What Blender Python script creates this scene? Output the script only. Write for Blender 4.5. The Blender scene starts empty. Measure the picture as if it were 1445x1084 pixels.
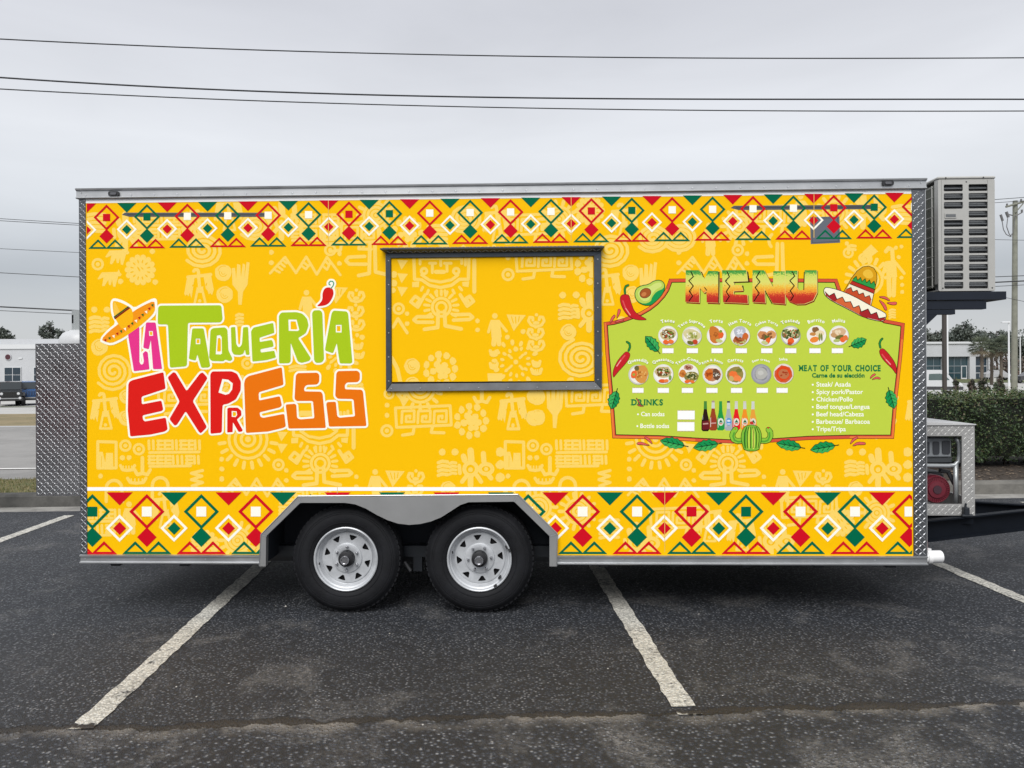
import bpy, math, random
from mathutils import Vector, Matrix
from mathutils.geometry import delaunay_2d_cdt
random.seed(7)
PI = math.pi
scene = bpy.context.scene
COL = scene.collection

# ------------------------------------------------------------------ camera
# a level camera whose picture is cropped a little below the optical axis (upright edges stay parallel)
F_PX, CX, CY, CAM_H = 1080.0, 722.5, 521.0, 1.6
PITCH, ROLL = 0.0, -0.0052
cam_d = bpy.data.cameras.new('camera')
cam_d.sensor_width = 36.0
cam_d.lens = F_PX / 1445.0 * 36.0
cam_d.shift_y = -21.0 / 1445.0
cam_d.clip_start, cam_d.clip_end = 0.05, 3000.0
cam = bpy.data.objects.new('camera', cam_d)
COL.objects.link(cam)
FW = Vector((0, math.cos(PITCH), -math.sin(PITCH)))
RT0 = Vector((1, 0, 0))
UP0 = RT0.cross(FW)
RT = RT0 * math.cos(ROLL) + UP0 * math.sin(ROLL)
UP = UP0 * math.cos(ROLL) - RT0 * math.sin(ROLL)
EYE = Vector((0, 0, CAM_H))
mw = Matrix((RT, UP, -FW)).transposed().to_4x4()
mw.translation = EYE
cam.matrix_world = mw
scene.camera = cam

# ------------------------------------------------------------------ overcast sky, one soft sun
SUN_EL, SUN_AZ = 47.0, -14.0          # degrees; azimuth measured from straight behind the camera
world = bpy.data.worlds.new('World')
scene.world = world
world.use_nodes = True
wt = world.node_tree
wt.nodes.clear()
def wn(t, **k):
    n = wt.nodes.new(t)
    for a, b in k.items():
        setattr(n, a, b)
    return n
w_out = wn('ShaderNodeOutputWorld')
w_bg = wn('ShaderNodeBackground')
w_bg.inputs['Strength'].default_value = 0.1
sky = wn('ShaderNodeTexSky', sky_type='NISHITA', sun_disc=False)
sky.sun_elevation = math.radians(SUN_EL)
sky.sun_rotation = math.radians(180.0 + SUN_AZ)
tc = wn('ShaderNodeTexCoord')
sep = wn('ShaderNodeSeparateXYZ')
wt.links.new(tc.outputs['Generated'], sep.inputs[0])
ramp = wn('ShaderNodeValToRGB')
rp = ramp.color_ramp
rp.elements[0].position, rp.elements[0].color = 0.0, (2.62, 2.68, 2.78, 1)
rp.elements[1].position, rp.elements[1].color = 1.0, (3.7, 3.75, 3.9, 1)
for p, c in ((0.06, (2.55, 2.62, 2.74, 1)), (0.11, (2.25, 2.36, 2.52, 1)), (0.18, (3.2, 3.3, 3.44, 1)), (0.27, (3.8, 3.88, 4.04, 1)), (0.42, (3.02, 3.07, 3.27, 1)), (0.6, (3.2, 3.26, 3.42, 1))):
    e = rp.elements.new(p)
    e.color = c
wt.links.new(sep.outputs['Z'], ramp.inputs['Fac'])
cmap = wn('ShaderNodeMapping')
cmap.inputs['Scale'].default_value = (1.0, 1.0, 5.0)
wt.links.new(tc.outputs['Generated'], cmap.inputs['Vector'])
cn = wn('ShaderNodeTexNoise')
cn.inputs['Scale'].default_value = 2.4
cn.inputs['Detail'].default_value = 6.0
cn.inputs['Roughness'].default_value = 0.5
cn.inputs['Distortion'].default_value = 0.5
wt.links.new(cmap.outputs[0], cn.inputs['Vector'])
mr = wn('ShaderNodeMapRange')
mr.inputs['From Min'].default_value, mr.inputs['From Max'].default_value = 0.3, 0.7
mr.inputs['To Min'].default_value, mr.inputs['To Max'].default_value = 0.935, 1.05
wt.links.new(cn.outputs['Fac'], mr.inputs['Value'])
mul = wn('ShaderNodeVectorMath', operation='SCALE')
wt.links.new(ramp.outputs['Color'], mul.inputs[0])
wt.links.new(mr.outputs[0], mul.inputs['Scale'])
mixs = wn('ShaderNodeMix', data_type='RGBA')
mixs.inputs['Factor'].default_value = 0.95
wt.links.new(sky.outputs['Color'], mixs.inputs['A'])
wt.links.new(mul.outputs[0], mixs.inputs['B'])
wt.links.new(mixs.outputs['Result'], w_bg.inputs['Color'])
wt.links.new(w_bg.outputs[0], w_out.inputs['Surface'])
sun_d = bpy.data.lights.new('sun', 'SUN')
sun_d.energy = 1.5
sun_d.angle = math.radians(40.0)
sun_d.color = (1.0, 0.985, 0.96)
sun = bpy.data.objects.new('sun', sun_d)
COL.objects.link(sun)
el, az = math.radians(SUN_EL), math.radians(SUN_AZ)
to_sun = Vector((math.sin(az) * math.cos(el), -math.cos(az) * math.cos(el), math.sin(el)))
sun.rotation_euler = to_sun.to_track_quat('Z', 'Y').to_euler()
vs = scene.view_settings
vs.view_transform, vs.look, vs.gamma, vs.use_curve_mapping = 'Standard', 'None', 1.0, False
vs.exposure = 1.15

# ------------------------------------------------------------------ projection helpers
def ray(px, py):
    return FW + RT * ((px - CX) / F_PX) - UP * ((py - CY) / F_PX)
def at(px, py, depth):
    """world point seen at photo pixel (px, py), depth metres in front of the camera"""
    d = ray(px, py)
    return EYE + d * (depth / d.y)
LOT_A = 0.0488                         # the car park's own axes, turned 2.8 degrees
LS, LT = Vector((math.cos(LOT_A), math.sin(LOT_A), 0)), Vector((-math.sin(LOT_A), math.cos(LOT_A), 0))
def lot(s, t, z=0.0):
    return LS * s + LT * t + Vector((0, 0, z))

# ------------------------------------------------------------------ materials
MATS = {}
def lin(c):
    c /= 255.0
    return c / 12.92 if c <= 0.04045 else ((c + 0.055) / 1.055) ** 2.4
def hexrgb(h):
    return tuple(int(h[i:i + 2], 16) for i in (0, 2, 4))
def new_mat(name):
    m = bpy.data.materials.new(name)
    m.use_nodes = True
    nt = m.node_tree
    b = nt.nodes['Principled BSDF']
    return m, nt, b
def plain(name, rgb, rough=0.5, metal=0.0, spec=0.5, var=0.0, vscale=8.0, bump=0.0, bscale=60.0, coat=0.0):
    """principled material; var adds procedural blotches of wear, bump fine relief"""
    if name in MATS:
        return MATS[name]
    m, nt, b = new_mat(name)
    b.inputs['Base Color'].default_value = (*rgb, 1)
    b.inputs['Roughness'].default_value = rough
    b.inputs['Metallic'].default_value = metal
    b.inputs['Specular IOR Level'].default_value = spec
    b.inputs['Coat Weight'].default_value = coat
    tcn = nt.nodes.new('ShaderNodeTexCoord')
    if var:
        n = nt.nodes.new('ShaderNodeTexNoise')
        n.inputs['Scale'].default_value = vscale
        n.inputs['Detail'].default_value = 8
        n.inputs['Roughness'].default_value = 0.65
        nt.links.new(tcn.outputs['Object'], n.inputs['Vector'])
        r = nt.nodes.new('ShaderNodeMapRange')
        r.inputs['From Min'].default_value, r.inputs['From Max'].default_value = 0.3, 0.7
        r.inputs['To Min'].default_value, r.inputs['To Max'].default_value = 1 - var, 1 + var
        nt.links.new(n.outputs['Fac'], r.inputs['Value'])
        v = nt.nodes.new('ShaderNodeVectorMath')
        v.operation = 'SCALE'
        v.inputs[0].default_value = rgb
        nt.links.new(r.outputs[0], v.inputs['Scale'])
        nt.links.new(v.outputs[0], b.inputs['Base Color'])
        r2 = nt.nodes.new('ShaderNodeMapRange')
        r2.inputs['To Min'].default_value, r2.inputs['To Max'].default_value = max(0.05, rough - 0.12), min(1, rough + 0.12)
        nt.links.new(n.outputs['Fac'], r2.inputs['Value'])
        nt.links.new(r2.outputs[0], b.inputs['Roughness'])
    if bump:
        n = nt.nodes.new('ShaderNodeTexNoise')
        n.inputs['Scale'].default_value = bscale
        n.inputs['Detail'].default_value = 6
        nt.links.new(tcn.outputs['Object'], n.inputs['Vector'])
        bp = nt.nodes.new('ShaderNodeBump')
        bp.inputs['Strength'].default_value = bump
        bp.inputs['Distance'].default_value = 0.01
        nt.links.new(n.outputs['Fac'], bp.inputs['Height'])
        nt.links.new(bp.outputs[0], b.inputs['Normal'])
    MATS[name] = m
    return m
WRAP_K = 0.885
def ink(h):
    """printed vinyl of a given print colour"""
    n = 'vinyl_' + h
    if n in MATS:
        return MATS[n]
    rgb = tuple(lin(c) * WRAP_K for c in hexrgb(h))
    return plain(n, rgb, rough=0.55, spec=0.05)

# ------------------------------------------------------------------ mesh builder
class MB:
    def __init__(s):
        s.v, s.f, s.m = [], [], []
    def add(s, vs_, fs_, mi=0):
        o = len(s.v)
        s.v += [tuple(p) for p in vs_]
        s.f += [tuple(i + o for i in f) for f in fs_]
        s.m += [mi] * len(fs_)
        return s
    def box(s, x0, x1, y0, y1, z0, z1, mi=0, bev=0.0):
        if bev <= 0:
            return s.add([(x0, y0, z0), (x1, y0, z0), (x1, y1, z0), (x0, y1, z0), (x0, y0, z1), (x1, y0, z1), (x1, y1, z1), (x0, y1, z1)],
                         [(0, 3, 2, 1), (4, 5, 6, 7), (0, 1, 5, 4), (1, 2, 6, 5), (2, 3, 7, 6), (3, 0, 4, 7)], mi)
        b = min(bev, (x1 - x0) / 2.01, (y1 - y0) / 2.01, (z1 - z0) / 2.01)
        def loop(z, i):
            return [(x0 + i, y0 + b if i == 0 else y0 + b, z), (x0 + b, y0 + i, z), (x1 - b, y0 + i, z), (x1 - i, y0 + b, z),
                    (x1 - i, y1 - b, z), (x1 - b, y1 - i, z), (x0 + b, y1 - i, z), (x0 + i, y1 - b, z)]
        rings = [loop(z0, b * .999), loop(z0 + b, 0), loop(z1 - b, 0), loop(z1, b * .999)]
        vs_, fs_ = sum(rings, []), []
        for k in range(3):
            for i in range(8):
                j = (i + 1) % 8
                fs_.append((k * 8 + i, k * 8 + j, k * 8 + 8 + j, k * 8 + 8 + i))
        fs_ += [tuple(range(7, -1, -1)), tuple(range(24, 32))]
        return s.add(vs_, fs_, mi)
    def tube(s, pts, r, n=8, mi=0, caps=True, r1=None):
        pts = [Vector(p) for p in pts]
        vs_, fs_ = [], []
        N = len(pts)
        prev = None
        for i, p in enumerate(pts):
            d = (pts[min(i + 1, N - 1)] - pts[max(i - 1, 0)]).normalized()
            if prev is None:
                a = Vector((0, 0, 1)) if abs(d.z) < 0.9 else Vector((1, 0, 0))
                prev = d.cross(a).normalized()
            x = (prev - d * prev.dot(d)).normalized()
            y = d.cross(x)
            prev = x
            rr = r if r1 is None else r + (r1 - r) * i / (N - 1)
            if isinstance(r, (list, tuple)):
                rr = r[i]
            for k in range(n):
                a = 2 * PI * k / n
                vs_.append(p + x * (rr * math.cos(a)) + y * (rr * math.sin(a)))
        for i in range(N - 1):
            for k in range(n):
                l = (k + 1) % n
                fs_.append((i * n + k, i * n + l, i * n + n + l, i * n + n + k))
        if caps:
            fs_ += [tuple(range(n - 1, -1, -1)), tuple(range((N - 1) * n, N * n))]
        return s.add(vs_, fs_, mi)
    def lathe(s, prof, c, axis='y', n=32, mi=0):
        """prof: (radius, along) pairs turned round an axis through c"""
        vs_, fs_ = [], []
        for (r, h) in prof:
            for k in range(n):
                a = 2 * PI * k / n
                u, v = r * math.cos(a), r * math.sin(a)
                q = (u, h, v) if axis == 'y' else (u, v, h) if axis == 'z' else (h, u, v)
                vs_.append((c[0] + q[0], c[1] + q[1], c[2] + q[2]))
        for i in range(len(prof) - 1):
            for k in range(n):
                l = (k + 1) % n
                f = (i * n + k, i * n + l, i * n + n + l, i * n + n + k)
                fs_.append(f if axis != 'y' else f[::-1])
        return s.add(vs_, fs_, mi)
    def prism(s, poly, y0, y1, mi=0, axis='y'):
        """poly in (a, b) extruded along axis between y0 and y1"""
        n = len(poly)
        mk = (lambda a, b, h: (a, h, b)) if axis == 'y' else (lambda a, b, h: (h, a, b)) if axis == 'x' else (lambda a, b, h: (a, b, h))
        vs_ = [mk(a, b, y0) for a, b in poly] + [mk(a, b, y1) for a, b in poly]
        fs_ = [tuple(range(n)), tuple(range(2 * n - 1, n - 1, -1))] + [(i, i + n, (i + 1) % n + n, (i + 1) % n) for i in range(n)]
        return s.add(vs_, fs_, mi)
    def sheet(s, verts2, tris, y, mi=0):
        return s.add([(a, y, b) for a, b in verts2], tris, mi)
    def slab(s, verts2, tris, y0, y1, mi=0):
        """triangulated region in (x, z) given thickness from y0 (front) to y1"""
        n = len(verts2)
        s_v = [(a, y0, b) for a, b in verts2] + [(a, y1, b) for a, b in verts2]
        fs_ = [tuple(t) for t in tris] + [tuple(i + n for i in reversed(t)) for t in tris]
        cnt = {}
        for t in tris:
            for i in range(len(t)):
                e = (t[i], t[(i + 1) % len(t)])
                cnt[e] = cnt.get(e, 0) + 1
        for (a, b) in cnt:
            if (b, a) not in cnt:
                fs_.append((a, a + n, b + n, b))
        return s.add(s_v, fs_, mi)
    def build(s, name, mats, parent=None, smooth=False, flat_angle=None):
        me = bpy.data.meshes.new(name)
        me.from_pydata(s.v, [], s.f)
        if not isinstance(mats, (list, tuple)):
            mats = [mats]
        for m in mats:
            me.materials.append(m)
        if len(mats) > 1:
            me.polygons.foreach_set('material_index', s.m)
        if smooth:
            me.polygons.foreach_set('use_smooth', [True] * len(me.polygons))
            if smooth is not True:
                me.set_sharp_from_angle(angle=math.radians(smooth))
        me.update()
        o = bpy.data.objects.new(name, me)
        COL.objects.link(o)
        if parent is not None:
            o.parent = parent
        return o
def tag(o, label=None, cat=None, group=None, kind=None):
    for k, v in (('label', label), ('category', cat), ('group', group), ('kind', kind)):
        if v:
            o[k] = v
    return o
def empty(name, loc=(0, 0, 0), rz=0.0, parent=None):
    o = bpy.data.objects.new(name, None)
    o.empty_display_size = 0.2
    COL.objects.link(o)
    o.location = loc
    o.rotation_euler = (0, 0, rz)
    if parent is not None:
        o.parent = parent
    return o
def thing(name, label, cat, loc=(0, 0, 0), rz=0.0, group=None):
    return tag(empty(name, loc, rz), label, cat, group)
def copy_tree(o, parent=None):
    c = o.copy()
    COL.objects.link(c)
    c.parent = parent
    for ch in list(o.children):
        copy_tree(ch, c)
    return c

# ------------------------------------------------------------------ flat shapes (2-D booleans)
def area(p):
    return sum(p[i][0] * p[(i + 1) % len(p)][1] - p[(i + 1) % len(p)][0] * p[i][1] for i in range(len(p))) / 2
def region(adds, subs=(), clip=None):
    """union of adds minus subs (kept inside clip), as verts and counter-clockwise triangles"""
    vs_, fs_ = [], []
    groups = [adds, subs, [clip] if clip else []]
    lim = []
    for g in groups:
        for p in g:
            if abs(area(p)) < 1e-9:
                continue
            if area(p) < 0:
                p = p[::-1]
            fs_.append(list(range(len(vs_), len(vs_) + len(p))))
            vs_ += [Vector(q) for q in p]
        lim.append(len(fs_))
    r = delaunay_2d_cdt(vs_, [], fs_, 0, 1e-5, True)
    tris = []
    for f, o in zip(r[2], r[5]):
        ia = any(i < lim[0] for i in o)
        isub = any(lim[0] <= i < lim[1] for i in o)
        ic = (not clip) or any(i >= lim[1] for i in o)
        if ia and not isub and ic:
            tris.append(tuple(f))
    used = sorted({i for t in tris for i in t})
    mp = {i: k for k, i in enumerate(used)}
    V2 = [(r[0][i][0], r[0][i][1]) for i in used]
    T = []
    for t in tris:
        t = tuple(mp[i] for i in t)
        T.append(t if area([V2[i] for i in t]) > 0 else t[::-1])
    return V2, T
def ngon(x, y, rx, ry=None, n=10, rot=0.0, jit=0.0):
    ry = rx if ry is None else ry
    out = []
    for k in range(n):
        a = 2 * PI * k / n
        j = 1 + random.uniform(-jit, jit)
        u, v = rx * j * math.cos(a), ry * j * math.sin(a)
        out.append((x + u * math.cos(rot) - v * math.sin(rot), y + u * math.sin(rot) + v * math.cos(rot)))
    return out
def stroke(pts, r, closed=False, n=8):
    out = []
    m = len(pts)
    for i in range(m if closed else m - 1):
        (x0, y0), (x1, y1) = pts[i], pts[(i + 1) % m]
        d = math.hypot(x1 - x0, y1 - y0)
        if d < 1e-6:
            continue
        nx, ny = -(y1 - y0) / d * r, (x1 - x0) / d * r
        out.append([(x0 + nx, y0 + ny), (x0 - nx, y0 - ny), (x1 - nx, y1 - ny), (x1 + nx, y1 + ny)])
    for (x, y) in pts:
        out.append(ngon(x, y, r, n=n, rot=random.uniform(0, .8)))
    return out
def arc(x, y, r, a0, a1, n=14, ry=None):
    ry = r if ry is None else ry
    return [(x + r * math.cos(a0 + (a1 - a0) * k / n), y + ry * math.sin(a0 + (a1 - a0) * k / n)) for k in range(n + 1)]
def rounded(poly, r, n=3):
    out = []
    m = len(poly)
    for i in range(m):
        p0, p, p1 = Vector(poly[i - 1]), Vector(poly[i]), Vector(poly[(i + 1) % m])
        a, b = p0 - p, p1 - p
        la, lb = a.length, b.length
        if la < 1e-6 or lb < 1e-6:
            continue
        c = min(r, la * .45, lb * .45)
        q0, q1 = p + a * (c / la), p + b * (c / lb)
        for k in range(n + 1):
            t = k / n
            q = q0 * (1 - t) ** 2 + p * 2 * t * (1 - t) + q1 * t ** 2
            out.append((q.x, q.y))
    return out
def smooth_poly(poly, it=2):
    for _ in range(it):
        out = []
        for i in range(len(poly)):
            (x0, y0), (x1, y1) = poly[i], poly[(i + 1) % len(poly)]
            out += [(x0 * .75 + x1 * .25, y0 * .75 + y1 * .25), (x0 * .25 + x1 * .75, y0 * .25 + y1 * .75)]
        poly = out
    return poly
def zoomed(x0, y0, k):
    return lambda pts: [(x0 + x * k, y0 + y * k) for x, y in pts]
# ================================================================== SETTING
def zt(t):
    """ground height along the view: level car park, then a dip across the road"""
    pts = ((-60, 0), (10, 0), (58, -.95), (75, -.95), (115, -.3), (900, -.3))
    for (a, za), (b, zb) in zip(pts, pts[1:]):
        if t <= b:
            return za + (zb - za) * (t - a) / (b - a)
    return -.3
def sheet(name, s0, s1, ts, mat, lift=0.0, parent=None):
    m = MB()
    ns = 24
    V = []
    for t in ts:
        for k in range(ns + 1):
            V.append(tuple(lot(s0 + (s1 - s0) * k / ns, t, zt(t) + lift)))
    Fc = [(j * (ns + 1) + k, j * (ns + 1) + k + 1, (j + 1) * (ns + 1) + k + 1, (j + 1) * (ns + 1) + k) for j in range(len(ts) - 1) for k in range(ns)]
    m.add(V, Fc)
    return m.build(name, mat, parent)

def lot_coords(nt):
    """(s, t) car park coordinates from world position"""
    g = nt.nodes.new('ShaderNodeNewGeometry')
    mp = nt.nodes.new('ShaderNodeMapping')
    mp.vector_type = 'POINT'
    mp.inputs['Rotation'].default_value = (0, 0, -LOT_A)
    nt.links.new(g.outputs['Position'], mp.inputs['Vector'])
    return mp.outputs[0]
def nd(nt, t, ins=None, **k):
    n = nt.nodes.new(t)
    for a, b in k.items():
        setattr(n, a, b)
    for a, b in (ins or {}).items():
        if isinstance(b, bpy.types.NodeSocket):
            nt.links.new(b, n.inputs[a])
        else:
            n.inputs[a].default_value = b
    return n
def mixc(nt, fac, a, b):
    n = nt.nodes.new('ShaderNodeMix')
    n.data_type = 'RGBA'
    for s_, v in (('Factor', fac), ('A', a), ('B', b)):
        if isinstance(v, bpy.types.NodeSocket):
            nt.links.new(v, n.inputs[s_])
        else:
            n.inputs[s_].default_value = v if s_ == 'Factor' else (*v, 1)
    return n.outputs['Result']
def mrange(nt, v, a, b, c=0.0, d=1.0):
    return nd(nt, 'ShaderNodeMapRange', {'Value': v, 'From Min': a, 'From Max': b, 'To Min': c, 'To Max': d}).outputs[0]
def noise(nt, vec, scale, detail=4, rough=.55, dist=0.0):
    return nd(nt, 'ShaderNodeTexNoise', {'Vector': vec, 'Scale': scale, 'Detail': detail, 'Roughness': rough, 'Distortion': dist}).outputs['Fac']
def math_(nt, op, a, b=0.0):
    return nd(nt, 'ShaderNodeMath', {0: a, 1: b}, operation=op).outputs[0]

def asphalt_mat(paint=None):
    m, nt, b = new_mat('asphalt' if paint is None else 'worn_line_paint')
    vec = lot_coords(nt)
    big = noise(nt, vec, .55, 5, .6, .3)
    mid = noise(nt, vec, 3.2, 6, .65)
    fine = noise(nt, vec, 60, 4, .6)
    sp = nd(nt, 'ShaderNodeSeparateXYZ', {0: vec})
    wob = noise(nt, nd(nt, 'ShaderNodeMapping', {'Vector': vec, 'Scale': (1, 0, 0)}).outputs[0], 1.7, 6, .62)
    wob2 = noise(nt, nd(nt, 'ShaderNodeMapping', {'Vector': vec, 'Scale': (1, 0, 0)}).outputs[0], 14, 4, .6)
    tl = math_(nt, 'ADD', math_(nt, 'SUBTRACT', sp.outputs['Y'], 3.53), math_(nt, 'ADD', math_(nt, 'MULTIPLY', math_(nt, 'SUBTRACT', wob, .5), .22), math_(nt, 'MULTIPLY', math_(nt, 'SUBTRACT', wob2, .5), .09)))
    old = mrange(nt, math_(nt, 'ADD', tl, math_(nt, 'MULTIPLY', math_(nt, 'SUBTRACT', noise(nt, vec, 3.5, 4), .5), .3)), -.08, .03, 1.0, 0.0)      # the coarser, older surface before the crack
    wv = nd(nt, 'ShaderNodeMix', {'Factor': .012, 'A': vec, 'B': nd(nt, 'ShaderNodeTexNoise', {'Vector': vec, 'Scale': 30.0}).outputs['Color']}, data_type='VECTOR')
    vor = nd(nt, 'ShaderNodeTexVoronoi', {'Vector': vec, 'Scale': 54.0, 'Randomness': 1.0})
    vorb = nd(nt, 'ShaderNodeTexVoronoi', {'Vector': vec, 'Scale': 43.0, 'Randomness': 1.0})
    vor2 = nd(nt, 'ShaderNodeTexVoronoi', {'Vector': vec, 'Scale': 150.0, 'Randomness': 1.0})
    def stones(v):
        c = nd(nt, 'ShaderNodeSeparateColor', {0: v.outputs['Color']})
        body = mrange(nt, v.outputs['Distance'], .22, .42, 1.0, 0.0)
        return body, math_(nt, 'MULTIPLY', body, mrange(nt, c.outputs[0], .14, .92)), mrange(nt, v.outputs['Distance'], .4, .62, 0.0, .9)
    s1, p1, g1 = stones(vor)
    s2, p2, g2 = stones(vorb)
    def blend(x, y):
        return nd(nt, 'ShaderNodeMix', {'Factor': old, 'A': x, 'B': y}).outputs[0]
    stone, pick, gap_shade = blend(s1, s2), blend(p1, p2), blend(g1, g2)
    base = mixc(nt, mrange(nt, big, .35, .68), (.0195, .0238, .033), (.036, .0425, .056))
    base = mixc(nt, mrange(nt, mid, .3, .75, 0, .5), base, (.045, .0485, .057))
    patchy = mrange(nt, noise(nt, vec, 2.1, 5, .6), .3, .7, .45, 1.0)
    base = mixc(nt, math_(nt, 'MULTIPLY', math_(nt, 'MULTIPLY', pick, patchy), .85), base, (.3, .302, .31))
    base = mixc(nt, gap_shade, base, (.0095, .0105, .013))  # shading between the stones, put into the colour
    # pale dusty worn patches, broken up by the stones
    dn = noise(nt, nd(nt, 'ShaderNodeMapping', {'Vector': vec, 'Scale': (1, .9, 1), 'Location': (3.1, 1.7, 0)}).outputs[0], 1.5, 8, .72, .5)
    th = nd(nt, 'ShaderNodeMix', {'Factor': old, 'A': .535, 'B': .505}).outputs[0]
    dust = nd(nt, 'ShaderNodeMapRange', {'Value': dn, 'From Min': th, 'From Max': math_(nt, 'ADD', th, .16), 'To Min': 0.0, 'To Max': .8}).outputs[0]
    dust = math_(nt, 'MULTIPLY', dust, mrange(nt, noise(nt, vec, 34, 4, .7), .4, .6, .15, 1))
    base = mixc(nt, dust, base, (.2, .192, .184))
    # the old crack across the stalls, with dusty lips
    jag = math_(nt, 'MULTIPLY', math_(nt, 'SUBTRACT', noise(nt, vec, 40, 3, .6), .5), .05)
    dist = math_(nt, 'ABSOLUTE', math_(nt, 'ADD', tl, jag))
    wid = mrange(nt, noise(nt, nd(nt, 'ShaderNodeMapping', {'Vector': vec, 'Scale': (1, 0, 0), 'Location': (9, 0, 0)}).outputs[0], 1.7, 5, .6), .4, .62, .0, .04)
    ck = math_(nt, 'LESS_THAN', dist, wid)
    soft = nd(nt, 'ShaderNodeMapRange', {'Value': dist, 'From Min': wid, 'From Max': math_(nt, 'ADD', wid, .012), 'To Min': 1.0, 'To Max': 0.0}).outputs[0]
    lip = math_(nt, 'MULTIPLY', mrange(nt, tl, -.14, -.015, 0, 1), mrange(nt, tl, -.012, .01, 1, 0))
    lip = math_(nt, 'MULTIPLY', lip, mrange(nt, noise(nt, vec, 5.5, 6, .65), .42, .62, 0, .9))
    base = mixc(nt, lip, base, (.23, .21, .185))
    base = mixc(nt, math_(nt, 'MULTIPLY', soft, .92), base, (.018, .015, .013))
    if paint:
        wear = noise(nt, vec, 34, 8, .72)
        wear2 = noise(nt, vec, 4.5, 4, .6)
        keep = mrange(nt, math_(nt, 'ADD', math_(nt, 'MULTIPLY', wear, .75), math_(nt, 'MULTIPLY', wear2, .45)), .45, .56)
        crk = nd(nt, 'ShaderNodeTexVoronoi', {'Vector': nd(nt, 'ShaderNodeMapping', {'Vector': vec, 'Scale': (1, 1.6, 1)}).outputs[0], 'Scale': 17.0}, feature='DISTANCE_TO_EDGE').outputs['Distance']
        keep = math_(nt, 'MULTIPLY', keep, mrange(nt, crk, .004, .03, .35, 1))
        keep = math_(nt, 'MULTIPLY', keep, math_(nt, 'SUBTRACT', 1.0, math_(nt, 'MULTIPLY', gap_shade, .45)))
        keep = math_(nt, 'MULTIPLY', keep, math_(nt, 'SUBTRACT', 1.0, soft))
        pc = mixc(nt, mrange(nt, mid, .3, .75), (.74, .72, .65), (.54, .52, .46))
        base = mixc(nt, keep, base, pc)
    nt.links.new(base, b.inputs['Base Color'])
    b.inputs['Roughness'].default_value = .66
    b.inputs['Specular IOR Level'].default_value = .5
    hgt = math_(nt, 'ADD', math_(nt, 'MULTIPLY', stone, .75), math_(nt, 'ADD', math_(nt, 'MULTIPLY', fine, .5), math_(nt, 'MULTIPLY', mrange(nt, vor2.outputs['Distance'], .1, .5, 1, 0), .3)))
    hgt = math_(nt, 'SUBTRACT', hgt, math_(nt, 'MULTIPLY', soft, 2.2))
    bp = nd(nt, 'ShaderNodeBump', {'Strength': 1.0 if paint is None else .7, 'Distance': .013, 'Height': hgt})
    nt.links.new(bp.outputs[0], b.inputs['Normal'])
    return m
ASPH = asphalt_mat()
PAINT = asphalt_mat(True)
def surf(name, c1, c2, scale=2.0, rough=.85, bump=.3, bscale=40, c3=None, s3=.6):
    m, nt, b = new_mat(name)
    vec = lot_coords(nt)
    base = mixc(nt, mrange(nt, noise(nt, vec, scale, 7, .65), .3, .7), c1, c2)
    if c3:
        base = mixc(nt, mrange(nt, noise(nt, vec, s3, 7, .7, .4), .48, .66, 0, .8), base, c3)
    nt.links.new(base, b.inputs['Base Color'])
    b.inputs['Roughness'].default_value = rough
    b.inputs['Specular IOR Level'].default_value = .3
    bp = nd(nt, 'ShaderNodeBump', {'Strength': bump, 'Distance': .01, 'Height': noise(nt, vec, bscale, 6, .6)})
    nt.links.new(bp.outputs[0], b.inputs['Normal'])
    return m
lot_o = tag(sheet('car_park', -60, 60, (-40, -10, 2, 5, 9.0), ASPH), kind='structure')
def quad_line(name, s0, s1, t0, t1, parent, mat, lift=.004, seed=0):
    """painted line with a slightly ragged outline"""
    rr = random.Random(seed)
    n = max(6, int((t1 - t0) / .06))
    V, Fc = [], []
    for k in range(n + 1):
        t = t0 + (t1 - t0) * k / n
        e0, e1 = rr.uniform(-.006, .006), rr.uniform(-.006, .006)
        V += [tuple(lot(s0 + e0, t, zt(t) + lift)), tuple(lot(s1 + e1, t, zt(t) + lift))]
        if k:
            Fc.append((2 * k - 2, 2 * k - 1, 2 * k + 1, 2 * k))
    return MB().add(V, Fc).build(name, mat, parent)
for i, sc_ in enumerate((-12.71, -9.97, -7.23, -4.5, -1.765, .975, 3.75, 6.46, 9.2, 11.94)):
    a0 = 3.51 if i != 5 else 3.57
    quad_line('painted_line', sc_ - .057, sc_ + .057, a0, 8.72, lot_o, PAINT, seed=i)
quad_line('painted_line', .93, 1.04, 3.485, 3.518, lot_o, PAINT, seed=77)
conc = surf('gutter_concrete', (.2, .195, .18), (.33, .32, .3), 3.5, c3=(.09, .085, .08), s3=1.2)
tag(sheet('gutter', -60, 60, (9.0, 9.3), conc), kind='structure')
kerb_m = surf('kerb_concrete', (.1, .096, .086), (.18, .172, .156), 2.2, bump=.5, bscale=28, c3=(.03, .03, .03), s3=.55)
KH = .15
kerb_dark = surf('kerb_concrete_mildewed', (.03, .03, .029), (.105, .102, .095), 3.0, bump=.5, bscale=28, c3=(.022, .022, .022), s3=.8)
kb = empty('kerb')
tag(kb, kind='structure')
for k in range(20):
    s0 = -30 + 3 * k
    m = MB()
    P = [(9.3, 0), (9.315, KH - .03), (9.335, KH - .006), (9.36, KH), (9.47, KH), (9.47, -.05), (9.3, -.05)]
    n = len(P)
    V = [tuple(lot(s, t, z)) for s in (s0 + .004, s0 + 2.996) for t, z in P]
    m.add(V, [tuple(range(n)), tuple(range(2 * n - 1, n - 1, -1))] + [(i, i + n, (i + 1) % n + n, (i + 1) % n) for i in range(n)])
    m.build('kerb_stone', kerb_m if s0 > .5 else kerb_dark, kb)
verge_m = surf('verge_grass_soil', (.085, .085, .035), (.15, .125, .06), 6, c3=(.07, .085, .028), s3=1.5)
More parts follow.
